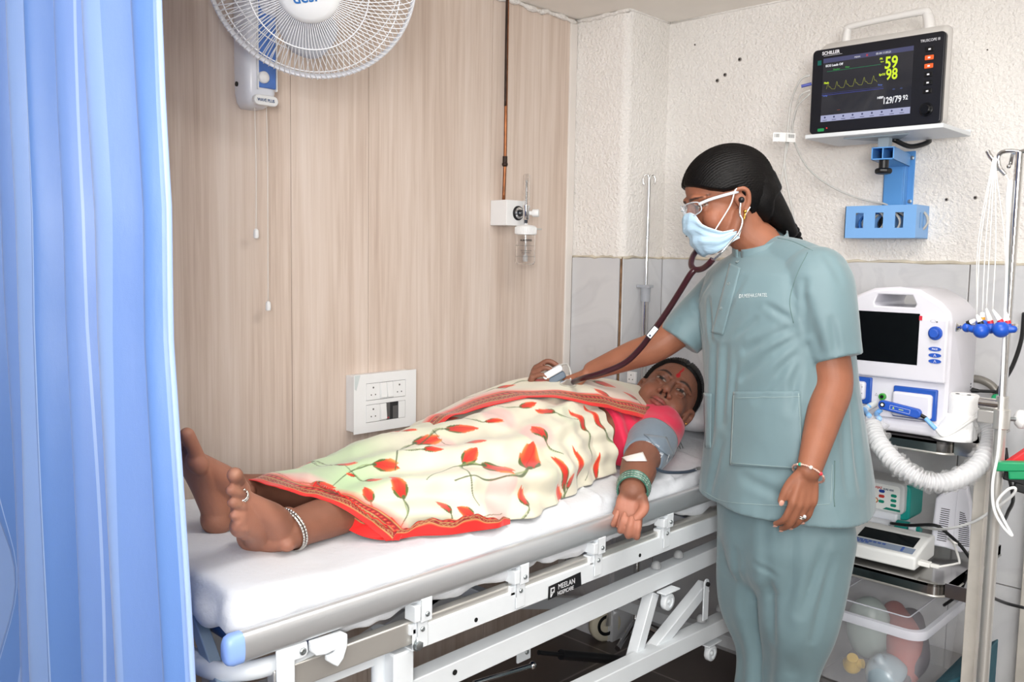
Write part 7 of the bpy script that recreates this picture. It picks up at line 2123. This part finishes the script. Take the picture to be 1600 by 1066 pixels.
# ---- blood pressure cuff, tube, gauze
ua = (elL-shL).normalized()
def cuff():
    t_ = thing('blood_pressure_cuff', 'grey blood pressure cuff wrapped round the left upper arm of the person on the bed', 'cuff', shL*.5+elL*.5)
    c0, c1 = shL*.60+elL*.40, elL - ua*.030
    rs = []
    m1, m2 = [], []
    n = 48
    sd, up, ax_ = frame(ua)
    for i in range(14):
        f = i/13; c = c0*(1-f)+c1*f; r_ = .0665-.0165*f + .0025*math.sin(f*PI)
        rs.append([c + sd*(r_+.0012*math.sin(a*5+f*6))*math.cos(a) + up*(r_+.0012*math.sin(a*5+f*6))*math.sin(a) for a in np.linspace(0, 2*PI, n, endpoint=False)])
    inn = [[c_*.88+Vector(ctr)*.12 for c_ in r] for r, ctr in ((rs[-1], c1), (rs[0], c0))]
    mb = MB(); mb.rings([inn[1]]+rs+[inn[0]], cap=False, closed=False)
    o = mb.build('sleeve', mat('cuff_grey', '#6f7d8a', .6, bump=.1, bscale=60, sheen=.2), t_, smooth=True)
    S = Surf(o)
    # overlapping flap
    mb = MB()
    p = [S.at(*q) for q in ((1018, 680), (1050, 690), (1060, 706), (1052, 716), (1046, 700))]
    if all(a[0] is not None for a in p[:2]):
        patch('flap', S, [(1006, 680), (1040, 684), (1051, 712), (1046, 716)], 8, 6, .003, mat('cuff_grey', '#7e8b97'), t_, .002)
    pw = mat('cuff_print', '#e4e7ea', .6)
    for s_, px, py, sz, an in (('ADULT', 1004, 702, .009, -20), ('CE', 1033, 716, .012, 65), ('INDEX', 1020, 694, .006, -20), ('LEFT ARM', 1010, 690, .006, -20), ('ARTERY', 1041, 722, .006, 75), ('27-35', 1025, 726, .006, 75)):
        q, n_ = S.at(px, py)
        if q is None: continue
        a = math.radians(an); ex = RH*math.cos(a)+ZH*math.sin(a); ex = (ex-n_*ex.dot(n_)).normalized(); ez = n_.cross(ex)
        text('lettering', s_, q+n_*.002, ex, ez, sz, pw, t_, .0002)
    a = S.at(1006, 708)[0] or c1
    L = [Vector(a), PX(1012, 722, -1.21), PX(1022, 731, -1.205), PX(1040, 738, -1.215), PX(1070, 738, -1.235), PX(1092, 733, -1.245)]
    L[0] = L[0] + ua*.0
    MB().tube([Vector(q) for q in cr(L, 8)], .0042, 12).build('air_tube', mat('cuff_tube', '#3f4c5c', .45), t_, smooth=True)
    e0, e1 = PX(1086, 734, -1.242), PX(1100, 731, -1.25)
    MB().tube([e0, e0*.5+e1*.5], .0058, 14).tube([e0*.45+e1*.55, e1], .0048, 14).sph(e0*.2+e1*.8, .0065).build('connector', M_CHROME, t_, smooth=50)
    return o
cuff()
SB = Surf(pbody)
gz_ = patch('gauze_pad', SB, [(973, 716), (1004, 708), (1010, 722), (980, 722)], 10, 8, .0025, mat('gauze_tape', '#ece6e2', .7, bump=.2, bscale=80), None, .0015)
if gz_: tag(gz_, 'small white gauze and tape over the inner left elbow, below the grey cuff', 'gauze')

# ---- pulse oximeter on the far hand
oc_ = PX(868, 586, -1.54)
ox = thing('pulse_oximeter', 'grey and white pulse oximeter clip on the right hand of the person on the bed', 'oximeter', oc_)
oa = rbz(.85, .0, .50).normalized()
L_ = Loc(oc_, oa, (-BH))
mb = MB(); L_.rrect(mb, -.032, .026, .002, .020, .008, -.014, .014); mb.build('upper_shell', mat('oximeter_white', '#d5d7da', .4), ox, bevel=.004, seg=3)
mb = MB(); L_.rrect(mb, -.024, .024, -.018, .001, .007, -.013, .013); mb.build('lower_shell', mat('oximeter_grey', '#5d6a78', .45), ox, bevel=.004, seg=3)
cc = [L_.p(.018, .018, 0), PX(884, 569, -1.55), PX(889, 574, -1.53), PX(892, 587, -1.51), PX(890, 600, -1.50)]
MB().tube([Vector(q) for q in cr(cc, 8)], .0026, 10).build('lead', M_LEAD, ox, smooth=True)
# ================================================================ THE STANDING PERSON
doc = thing('person', 'person standing at the bedside in grey-green scrubs, face mask and clear glasses', 'person', W(1222, 800, 2.12)*1.0)
_g = W(1222, 800, 2.12); doc.location = (_g.x, _g.y, 0)
DF = rbz(-.88, -.47, 0); DL = rbz(.47, -.88, 0)     # facing, and her left
DH = Head(W(1134, 311, 2.10), rbz(-.93, -.10, -.34), rbz(-.34, 0, .94), 1.0)
def ringW(px, py, t, a, c, n=40, e=2.3, tilt=0.0, side=0.0):
    o = W(px, py, t); r = []
    for j in range(n):
        th = 2*PI*j/n; ct, st = math.cos(th), math.sin(th)
        x = a*math.copysign(abs(ct)**(2/e), ct); y = c*math.copysign(abs(st)**(2/e), st)
        p = o + DL*x + DF*y + ZH*(tilt*y + side*x); r.append(p)
    return r
shLd, elLd, wrLd = W(1274, 448, 1.99), W(1302, 600, 1.95), W(1264, 736, 1.875)
shRd, elRd, wrRd = W(1150, 448, 2.27), W(1028, 540, 2.28), W(926, 579, 2.35)
def doctor_body():
    mb = MB()
    DH.build(mb)
    mb.limb([DH.p(0, -.03, -.03), DH.p(0, -.022, -.09), W(1190, 385, 2.11), W(1202, 435, 2.12)], [.050, .048, .050, .058], 20, 5)
    for (px, py, t, r_) in (): pass
    mb.rings([ringW(1190, 392, 2.11, .06, .055), ringW(1203, 432, 2.12, .10, .065), ringW(1210, 475, 2.12, .145, .10), ringW(1215, 560, 2.12, .155, .12), ringW(1218, 640, 2.12, .145, .115), ringW(1222, 740, 2.12, .145, .11), ringW(1224, 820, 2.12, .138, .105), ringW(1225, 850, 2.12, .10, .08)])
    mb.limb([W(1215, 445, 2.10), shLd, shLd*.4+elLd*.6, elLd, elLd*.65+wrLd*.35, wrLd], [.045, .046, .046, .042, .039, (.027, .024)], 22, 6)
    mb.limb([W(1195, 450, 2.16), shRd, shRd*.4+elRd*.6, elRd, elRd*.6+wrRd*.4, wrRd], [.045, .046, .045, .040, .037, (.027, .025)], 22, 6)
    # left hand relaxed, back of the hand to us
    d = rbz(-.16, -.05, -.98)
    HL = Hand(wrLd, d, rbz(-.22, .97, 0), 1, .87)
    if HL.t.dot(RH) > 0: HL = Hand(wrLd, d, rbz(-.22, .97, 0), -1, .87)
    HL.build(mb, curl=((20, 28, 16), (20, 28, 16), (20, 26, 16), (18, 24, 14)), spread=(4, 1, -2, -6), thumb=((.014, .020, .004), (.040, .036, .012), (.066, .044, .016), (.086, .046, .020)))
    # right hand, closed round the chest piece on the patient's chest
    HR = Hand(wrRd, rbz(-.78, .45, -.40), rbz(-.1, .1, -.95), 1, .9)
    if HR.t.dot(-BH) < 0: HR = Hand(wrRd, rbz(-.78, .45, -.40), rbz(-.1, .1, -.95), -1, .9)
    HR.build(mb, curl=((15, 30, 20), (15, 30, 20), (15, 30, 20), (18, 30, 20)), spread=(4, 1, -3, -7), thumb=((.016, .022, .004), (.038, .032, .018), (.052, .024, .034), (.060, .012, .042)))
    # legs and feet
    for s_ in (1, -1):
        hip = W(1226, 830, 2.12)+DL*.074*s_; foot_ = Vector((hip.x, hip.y, .075)) + DF*.02
        knee = hip*.48+foot_*.52+RH*.004-DL*.012*s_
        mb.limb([hip, hip*.6+knee*.4, knee, knee*.5+foot_*.5-DF*.012, foot_], [.068, .058, .040, .037, .032], 20, 6)
        mb.limb([foot_+ZH*-.03-DF*.03, foot_+ZH*-.035+DF*.05, foot_+ZH*-.05+DF*.15], [.034, .034, .022], 16)
    o = union(mb, 'body', SKIN, doc, .0030, 5, .5)
    P = coords(o)
    def extra(c, P):
        for t_ in HL.tips:
            e = np.exp(-(np.linalg.norm(P-npv(t_), axis=1)/.008)**2)*.45; c[:] = c*(1-e[:, None]) + npv(lin('#cf9a80'))*e[:, None]
        q = np.linalg.norm(P-npv(elLd), axis=1); m = .2*np.exp(-(q/.07)**2); c[:] = c*(1-m[:, None]) + npv(lin('#7d4a34'))*m[:, None]
    paint(o, skin_paint(P, DH, base='#935f48', lips='#8f4a44', extra=extra, seed=9))
    return o, HL, HR
dbody, HL, HR = doctor_body()
# nails
NL = mat('nail', '#d9a594', .3)
for tip, F_ in zip(HL.tips[:4], HL.f[:4]):
    dr = (F_[-1]-F_[-2]).normalized(); nb = -HL.n; nb = (nb-dr*nb.dot(dr)).normalized()
    MB().sph(tip+dr*.001+nb*.0058, (.0055, .0045, .0018), (dr, dr.cross(nb), nb)).build('fingernail', NL, doc, smooth=True)
F_ = HL.f[4]; dr = (F_[-1]-F_[-2]).normalized()
MB().sph(F_[-1]+dr*.003-BH*.007, (.007, .0055, .002), (dr, dr.cross(-BH).normalized(), -BH)).build('fingernail', NL, doc, smooth=True)

# ---- scrubs
def scrub_mat():
    k = NT('grey_green_poplin'); b = k.b
    nz = k.n('ShaderNodeTexNoise', Scale=5.0, Detail=3.0); k.l(k.coord(), nz.inputs['Vector'])
    k.l(k.ramp(nz.outputs[0], [(.3, '#677e84'), (.7, '#6e868c')]), b.inputs['Base Color'])
    b.inputs['Roughness'].default_value = .55; b.inputs['Specular IOR Level'].default_value = .35; b.inputs['Sheen Weight'].default_value = .25
    n1 = k.n('ShaderNodeTexNoise', Scale=9.0, Detail=3.0, Distortion=.6); k.l(k.coord((1, 1, .45)), n1.inputs['Vector'])
    n2 = k.n('ShaderNodeTexNoise', Scale=900.0, Detail=1.0); k.l(k.coord(), n2.inputs['Vector'])
    k.l(k.bump(n1.outputs[0], .12, .03, k.bump(n2.outputs[0], .06, .002)), b.inputs['Normal'])
    return k.m
SCR = scrub_mat(); M_STITCH = mat('pale_stitch', '#a9bcbb', .7)
def tunic():
    mb = MB()
    # hollow at the hem: outside rings then back up inside
    mb.rings([ringW(1229, 690, 2.12, .172, .132), ringW(1229, 776, 2.12, .190, .156, e=2.2), ringW(1229, 785, 2.12, .197, .164, e=2.2), ringW(1229, 784, 2.12, .212, .180, e=2.2), ringW(1228, 740, 2.12, .205, .174), ringW(1224, 680, 2.12, .194, .165), ringW(1218, 600, 2.12, .186, .157), ringW(1211, 520, 2.12, .185, .152),
              ringW(1206, 465, 2.12, .185, .140), ringW(1200, 428, 2.12, .165, .115), ringW(1195, 404, 2.12, .115, .090, tilt=-.12), ringW(1190, 388, 2.11, .070, .066, tilt=-.35), ringW(1189, 380, 2.11, .060, .058, tilt=-.35)])
    # sleeves with open, hollow ends
    def sleeve_(pts, radii, inner):
        D = cr([list(p)+list(r if isinstance(r, tuple) else (r, r)) for p, r in zip(pts, radii)], 6)
        P_ = [Vector(d[:3]) for d in D]; Q = [(d[3], d[4]) for d in D]
        ax_ = (P_[-1]-P_[-2]).normalized()
        P_ = P_ + [P_[-1]-ax_*.001, P_[-1]-ax_*.05]; Q = Q + [(Q[-1][0]-.006, Q[-1][1]-.006), (Q[-1][0]-.010, Q[-1][1]-.010)]
        mb.tube(P_, Q, 32, hint=BH)
    mb.sph(W(1274, 436, 2.0), (.078, .075, .074)); mb.limb([W(1200, 402, 2.11), W(1235, 412, 2.06), W(1272, 430, 2.01)], [.056, .060, .066], 20); mb.limb([W(1190, 405, 2.13), W(1165, 425, 2.2), W(1150, 445, 2.24)], [.052, .055, .060], 20); mb.sph(W(1152, 452, 2.24), (.070, .070, .070))
    sleeve_([W(1256, 440, 2.03), W(1276, 442, 1.995), W(1290, 490, 1.965), W(1303, 545, 1.955), W(1307, 562, 1.952)], [.060, .077, .069, .060, .058], 0)
    sleeve_([W(1175, 450, 2.22), W(1148, 452, 2.25), W(1105, 488, 2.265), W(1070, 520, 2.265), W(1060, 533, 2.265)], [.06, .074, .066, .060, .058], 0)
    o = union(mb, 'tunic', SCR, doc, .0045, 7)
    P, N = coords(o), normals(o)
    z = P[:, 2]; x, y, _ = project(P)
    front = N@npv(BH) < .3
    d = .0016*fnoise(P*np.array([1, 1, .5]), 26, 3, 2)
    q = P-npv(doc.location); u = q@npv(DL); v = q@npv(DF)
    ang = np.arctan2(v, u)
    zh = W(1220, 784, 2.12).z
    hem = .009*np.sin(ang*5+1.0)*sstep(zh+.16, zh, z)       # flare of the hem
    rad_ = (u[:, None]*npv(DL)+v[:, None]*npv(DF)); rad_ /= np.linalg.norm(rad_, axis=1)[:, None]+1e-6
    set_coords(o, P+N*d[:, None]+rad_*hem[:, None])
    add_creases(o, [(1238, 512, 1165, 548, 7, 11), (1242, 528, 1160, 590, 7, 13), (1248, 545, 1185, 625, 5, 12), (1236, 500, 1200, 478, 4, 9), (1250, 560, 1235, 640, 4, 12),
                    (1118, 540, 1112, 690, 6, 14), (1135, 545, 1128, 660, 5, 13), (1152, 570, 1142, 640, 3, 9), (1108, 470, 1112, 530, 5, 10), (1160, 440, 1132, 500, 3, 10), (1180, 500, 1150, 525, 3, 9),
                    (1262, 640, 1258, 740, 4, 14), (1285, 660, 1290, 780, 5, 15), (1330, 620, 1345, 765, 6, 14), (1318, 640, 1325, 770, 4, 12), (1128, 690, 1110, 765, 5, 13), (1160, 745, 1230, 778, 4, 14),
                    (1262, 470, 1280, 550, 6, 12), (1256, 440, 1262, 520, 6, 10), (1300, 500, 1308, 552, 4, 10), (1290, 400, 1312, 440, 3, 12), (1085, 470, 1098, 520, 4, 8), (1060, 500, 1075, 540, 3, 7), (1110, 440, 1085, 480, 3, 9)])
    return o
tn = tunic(); TS = Surf(tn)
# collar band
def collar():
    G = []
    n = 44
    for (px, py, r1, r2, dz, tl) in ((1189, 392, .064, .064, 0, -.40), (1188, 384, .0635, .0635, 0, -.41), (1187, 374, .0625, .062, 0, -.42)):
        o = W(px, py, 2.11); row = []
        for j in range(n+1):
            a = PI/2+.10 + (2*PI-.20)*j/n
            y = r2*math.sin(a); row.append(o + DL*r1*math.cos(a) + DF*y + ZH*(tl*y))
        G.append(row)
    G2 = []
    for i in range(7):
        f = i/6*2; a = min(int(f), 1); t = f-a; G2.append([G[a][j]*(1-t)+G[a+1][j]*t for j in range(n+1)])
    return MB().grid(G2).build('collar', SCR, tn, smooth=True, solid=.003)
collar()
placket = patch('placket', TS, [(1141, 412), (1158, 420), (1131, 524), (1113, 520)], 5, 30, .0022, SCR, tn)
pk = patch('pocket', TS, [(1147, 612), (1251, 611), (1254, 735), (1142, 727)], 24, 26, .0028, SCR, tn, .0022)
patch('pocket', TS, [(1101, 614), (1113, 615), (1112, 700), (1104, 700)], 5, 16, .0028, SCR, tn, .0022)
for s_ in ([(1149, 618), (1144, 725)], [(1150, 622), (1250, 620)], [(1248, 615), (1251, 730)], [(1146, 724), (1250, 731)]):
    q = seam('stitching', TS, [(s_[0][0]+(s_[1][0]-s_[0][0])*i/10, s_[0][1]+(s_[1][1]-s_[0][1])*i/10) for i in range(11)], .0004, M_STITCH, pk, .0045, 2)
seam('side_slit', TS, [(1304, 720), (1304, 750), (1303, 775), (1304, 792)], .0012, mat('slit_shadow', '#5c7473', .8), tn, .0003)
seam('stitching', TS, [(1100, 768), (1130, 783), (1180, 788), (1240, 790), (1296, 788)], .0004, M_STITCH, tn)
seam('stitching', TS, [(1300, 726), (1299, 760), (1298, 786)], .0004, M_STITCH, tn)
seam('shoulder_seam', TS, [(1262, 395), (1245, 430), (1234, 470), (1240, 505)], .0009, mat('slit_shadow', '#5c7473', .8), tn, .0002)
seam('yoke_seam', TS, [(1215, 372), (1240, 378), (1270, 392)], .0008, mat('slit_shadow', '#5c7473', .8), tn, .0002)
for px, py in ((1153, 410), (1140, 444), (1128, 482)):
    p, n = TS.at(px, py)
    if p is not None: MB().lathe([(.0045, .002), (.0045, .0035), (.0025, .0042), (.0022, .0032)], p, n, 16).build('snap_button', mat('snap_grey', '#9fb0b2', .25, metal=.5), tn)
def chest_name():
    p, n = TS.at(1155, 466); q, _ = TS.at(1199, 464)
    ex = (q-p).normalized(); ez = n.cross(ex)
    o = text('embroidered_name', 'DR.MEEHA.S.PATEL', p, ex, ez, .0125, mat('white_thread', '#eef0f0', .6), tn, .0004, xs=.62)
    me = o.data; w = world_loc(o); L = (q-p).length
    xs_ = [ (v.co+w-p).dot(ex) for v in me.vertices]; sc = L/max(xs_)
    for v in me.vertices:
        c = v.co + w; lx = (c-p).dot(ex); lz = (c-p).dot(ez); ly = (c-p).dot(n)
        pt = p + ex*lx*sc + ez*lz
        h, hn = TS.cast(pt, -n, .12)
        if h is not None: v.co = h + hn*(.0016+max(0, ly)) - w
chest_name()
# trousers
def trousers():
    mb = MB()
    mb.rings([ringW(1225, 730, 2.12, .14, .12), ringW(1225, 780, 2.12, .165, .135), ringW(1226, 840, 2.12, .160, .135), ringW(1226, 890, 2.12, .135, .12), ringW(1226, 930, 2.12, .08, .07)])
    for s_ in (1, -1):
        hip = W(1226, 820, 2.12)+DL*.076*s_; an = Vector((hip.x, hip.y, .07)) + DF*.02 + RH*.0 - DL*.026*s_
        k_ = hip*.5+an*.5 - DL*.012*s_
        mb.limb([hip, hip*.7+an*.3+RH*-.004, k_+RH*.006, hip*.25+an*.75+RH*.004, an], [(.096, .110), (.086, .094), (.058, .064), (.054, .062), (.060, .068)], 28, 8)
    o = union(mb, 'trousers', SCR, doc, .0055, 40)
    P, N = coords(o), normals(o)
    q = P-npv(doc.location); ang = np.arctan2(q@npv(DF), q@npv(DL))
    d = .004*np.sin(ang*9+P[:, 2]*5)*sstep(.85, .6, P[:, 2]) + .003*fnoise(P*np.array([1, 1, .35]), 22, 7, 2)
    set_coords(o, P+N*d[:, None])
    add_creases(o, [(1195, 810, 1210, 1000, 7, 14), (1150, 860, 1160, 960, 4, 10), (1290, 850, 1250, 960, 6, 13), (1300, 870, 1270, 1000, 5, 12), (1240, 830, 1235, 1050, 7, 16), (1180, 880, 1215, 900, 3, 8), (1180, 940, 1215, 925, 3, 8)])
    return o
tro = trousers()
for s_ in (1, -1):
    hip = W(1226, 830, 2.12)+DL*.080*s_; f_ = Vector((hip.x, hip.y, .045)) + DF*.02
    MB().limb([f_-DF*.05+ZH*.0, f_+DF*.05, f_+DF*.19-ZH*.012], [(.045, .044), (.046, .044), (.036, .030)], 20).build('shoe', mat('dark_shoe', '#1c1c20', .5), doc, smooth=True)

# ---- hair and plait
def keepD(x, y, z):
    return (z-np.interp(y, [-.12, -.04, -.026, -.008, .03, .06, .095], [-.115, -.105, -.035, .012, .018, .034, .060]))/.020
mb, _ = hair_cap(DH, 'hair', None, None, keepD, rad=(.086, .111, .097), cen=(0, -.014, .028), strand=.00065, freq=165, part=True)
nape = W(1216, 338, 2.11)
mb.limb([DH.p(0, -.070, .01), DH.p(0, -.080, -.035), W(1198, 320, 2.11), W(1220, 342, 2.11), W(1236, 362, 2.12)], [(.072, .060), (.066, .056), (.050, .044), (.028, .028), (.016, .016)], 20, 6)
hr_ = mb.build('hair', hair_mat(), doc, smooth=True)
mb = MB()
P_ = [W(1222, 343, 2.11), W(1230, 350, 2.12), W(1238, 360, 2.14), W(1243, 375, 2.19), W(1246, 400, 2.24)]
for i, q in enumerate(cr(P_, 4)):
    mb.sph(Vector(q)+rbz(.004*(-1)**i, 0, 0), (.014, .012, .011), nu=14, nv=10)
mb.build('plait', hair_mat(), doc, smooth=True)
mb = MB(); mb.tube([nape+rbz(.018*math.cos(a)*.6-.005, .018*math.sin(a), .010*math.cos(a)) for a in np.linspace(0, 2*PI, 24, endpoint=False)], .003, 8, closed=True)
mb.build('hair_band', M_BLACK, doc, smooth=True)
# ear, earring
mb = MB(); e0 = DH.p(.080, -.006, -.040)
mb.sph(e0, .0045).tube([e0, DH.p(.081, .000, -.052), DH.p(.078, .010, -.066)], .0020, 8)
mb.build('earring', GOLD, doc, smooth=True)

# ---- face mask
def mask():
    n, m = 33, 22
    M_MASK = mat('pale_blue_nonwoven', '#b4d3e8', .8, bump=.15, bscale=60, stretch=(1, 1, 4))
    topz = lambda a: -.004 - .010*(a/70)**2 - .058*sstep(24, 66, np.array([a]))[0]
    botz = lambda a: -.112 + .014*(abs(a)/70)**2
    G = []
    for j in range(m):
        v = j/(m-1); row = []
        for i in range(n):
            a = -78+156*i/(n-1); aa = abs(a); ar = math.radians(a)
            z = topz(aa)*(1-v) + botz(aa)*v
            yc = .104 + .014*math.exp(-((z+.030)/.02)**2) + .006*math.exp(-((z+.065)/.03)**2) - .020*sstep(-.085, -.125, np.array([z]))[0]
            xr_ = .070 if z > -.08 else .066
            x = xr_*math.sin(ar); y = -.012 + (yc+.012)*math.cos(ar)**.80 if math.cos(ar) > 0 else -.012
            pl = .0022*math.sin(v*PI*7)*math.cos(ar)
            row.append(DH.p(x*(1+.05*math.sin(v*9+a*.05)), y+pl+.0015*math.sin(a*.3+v*7), z+.002*math.sin(a*.11)))
        G.append(row)
    o = MB().grid(G).build('face_mask', M_MASK, doc, smooth=True, solid=.0018)
    MB().tube(G[0], .0013, 6).tube(G[-1], .0012, 6).build('mask_edge', mat('mask_edge', '#d4e6f2', .7), o, smooth=True)
    WL = mat('white_elastic', '#f0f0f0', .6)
    for s_, i in ((1, n-1), (-1, 0)):
        a = G[0][i-4 if s_ > 0 else 4]
        L = [G[2][i-5 if s_ > 0 else 5], DH.p(s_*.072, .020, -.016), DH.p(s_*.080, .0, .014), DH.p(s_*.083, -.018, .010)]
        MB().tube([Vector(q) for q in cr(L, 6)], .0016, 8).build('ear_loop', WL, o, smooth=True)
        L = [G[-3][i], DH.p(s_*.072, .010, -.070), DH.p(s_*.078, -.004, -.048), DH.p(s_*.080, -.02, -.034)]
        MB().tube([Vector(q) for q in cr(L, 6)], .0016, 8).build('ear_loop', WL, o, smooth=True)
mask()
# ---- safety glasses
def glasses():
    fr = mat('clear_frame', '#dfe8ee', .12, alpha=.5)
    k = NT('clear_lens'); b = k.b; b.inputs['Base Color'].default_value = (.9, .95, 1, 1); b.inputs['Roughness'].default_value = .03; b.inputs['Alpha'].default_value = .16; b.inputs['Specular IOR Level'].default_value = .8
    root = None
    mb = MB()
    for s_ in (1, -1):
        rim = [DH.p(s_*(.033+.028*math.copysign(abs(math.cos(a))**.6, math.cos(a))), .106-.024*((.033+.027*math.cos(a))/.06)**2, .004+.015*math.copysign(abs(math.sin(a))**.6, math.sin(a))) for a in np.linspace(0, 2*PI, 40, endpoint=False)]
        mb.tube(rim, .0014, 8, closed=True)
        mb.tube([Vector(q) for q in cr([DH.p(s_*.060, .086, .010), DH.p(s_*.072, .060, .012), DH.p(s_*.078, .02, .010), DH.p(s_*.080, -.005, .008)], 6)], [(.0015, .0036)]*19, 8)
    mb.tube([Vector(q) for q in cr([DH.p(-.009, .107, .006), DH.p(0, .110, .009), DH.p(.009, .107, .006)], 5)], .0022, 8)
    o = mb.build('glasses', fr, doc, smooth=True)
    for s_ in (1, -1):
        mb = MB(); c = DH.p(s_*.033, .100, .002)
        ring = [DH.p(s_*(.033+.026*math.cos(a)), .106-.020*((.033+.026*math.cos(a))/.06)**2, .002+.018*math.sin(a)) for a in np.linspace(0, 2*PI, 28, endpoint=False)]
        mb.add([c+DH.f*.0035]+ring, [(0, i+1, (i+1) % 28+1) for i in range(28)])
        mb.build('lens', k.m, o, smooth=True)
glasses()
# ---- bracelet and ring
bd_ = (wrLd-elLd).normalized()
c = wrLd + bd_*.006
sd, up, ax_ = frame(bd_+rbz(-.25, -.1, .0))
mb = MB(); R1, R2_ = .034, .031
RG = mat('rose_silver', '#e0b9ab', .3, metal=.7, var=.2, vscale=200)
n = 56
for i in range(n):
    a = 2*PI*i/n; p = c + sd*R1*math.cos(a) + up*R2_*math.sin(a); mb.sph(p, .0024 if i % 3 else .0030, nu=8, nv=6)
br_ = mb.build('bracelet', RG, doc, smooth=True)
for f_, cl in ((.10, '#2f9a86'), (.55, '#d23a45'), (.33, '#d8ddd2')):
    best = None
    for i in range(200):
        a = 2*PI*i/200; p = c + sd*R1*math.cos(a) + up*R2_*math.sin(a)
        if (p-c).dot(-BH) > .005:
            x_, y_, _ = project(npv(p)[None]); tx_ = 1243+45*f_*1.6
            if best is None or abs(x_[0]-tx_) < best[0]: best = (abs(x_[0]-tx_), p)
    MB().sph(best[1], .0042, nu=12, nv=8).build('bead', mat('bead'+cl[1:4], cl, .3), br_, smooth=True)
F_ = HL.f[2]; rc = F_[0]*.35+F_[1]*.65; ra = (F_[1]-F_[0]).normalized()
g = ring_around(rc, ra, .0092, .0014, 'finger_ring', SILV, doc, 28); ring_around(rc+ra*.003, ra+rbz(.2, 0, .1), .0094, .0012, 'finger_ring', SILV, doc, 28)
MB().sph(rc-HL.n*.0105, .0038, nu=12, nv=8).build('ring_stone', mat('ring_stone', '#eceff2', .05, metal=.3), doc, smooth=True)

# ---- stethoscope
st_ = thing('stethoscope', 'maroon stethoscope worn by the standing person and held to the chest of the patient', 'stethoscope', W(1084, 420, 2.07))
MT = mat('maroon_pvc', '#34131a', .3, coat=.2)
ear = DH.p(.082, -.004, -.012)
L = [ear, W(1156, 334, 2.02), W(1160, 345, 2.015), W(1155, 362, 2.01), W(1140, 380, 2.01), W(1126, 396, 2.015), W(1113, 408, 2.025)]
MB().tube([Vector(q) for q in cr(L, 8)], .0026, 12).build('binaural', M_CHROME, st_, smooth=True)
MB().sph(ear+DH.p(.004, 0, 0)-DH.c, .007).build('ear_tip', M_BLACK, st_, smooth=True)
ear2 = DH.p(-.082, -.004, -.012)
L = [ear2, DH.p(-.088, .02, -.05), DH.p(-.075, .07, -.10), W(1092, 392, 2.15), W(1086, 398, 2.13)]
MB().tube([Vector(q) for q in cr(L, 8)], .0026, 12).build('binaural', M_CHROME, st_, smooth=True)
MB().sph(ear2, .007).build('ear_tip', M_BLACK, st_, smooth=True)
L = [W(1114, 405, 2.022), W(1107, 413, 2.03), W(1097, 420, 2.05), W(1086, 421, 2.065), W(1080, 414, 2.085), W(1082, 402, 2.11), W(1088, 392, 2.14)]
MB().tube([Vector(q) for q in cr(L, 8)], .0070, 16).build('yoke', MT, st_, smooth=True)
L = [W(1086, 421, 2.065), W(1078, 430, 2.07), W(1062, 456, 2.09), W(1043, 486, 2.12), W(1021, 517, 2.15), W(1000, 545, 2.17), W(975, 568, 2.19), W(940, 583, 2.21), W(912, 591, 2.24), W(896, 597, 2.30)]
MB().tube([Vector(q) for q in cr(L, 10)], .0074, 16).build('tube', MT, st_, smooth=True)
lc = W(1019, 519, 2.137); e1 = (W(1026, 511, 2.137)-W(1012, 528, 2.137)).normalized()
LL_ = Loc(lc, e1, -BH)
mb = MB(); LL_.rrect(mb, -.017, .017, -.0085, .0075, .002, 0, .0015); tg = mb.build('name_tag', mat('tag_black', '#1d1d22', .4), st_, bevel=.0005)
mb = MB(); LL_.rrect(mb, -.0145, .0145, -.0065, .0055, .001, .0015, .0019); mb.build('tag_paper', mat('tag_white', '#ececea', .5), tg)
LL_.text('N.K. 76', -.006, -.001, .002, .0055, mat('print_navy2', '#23405e', .5), tg, xs=.9)
mb = MB(); LL_.disc(mb, -.010, -.001, .0028, .0019, .0021, 14); mb.build('tag_emblem', mat('print_navy2', '#23405e', .5), tg)
cp = W(888, 600, 2.32)
MB().lathe([(.001, -.006), (.020, -.006), (.022, -.002), (.022, .003), (.014, .006), (.006, .012), (.001, .013)], cp, rbz(.05, -.2, 1), 32).build('chest_piece', M_CHROME, st_, smooth=50)
# ================================================================ end
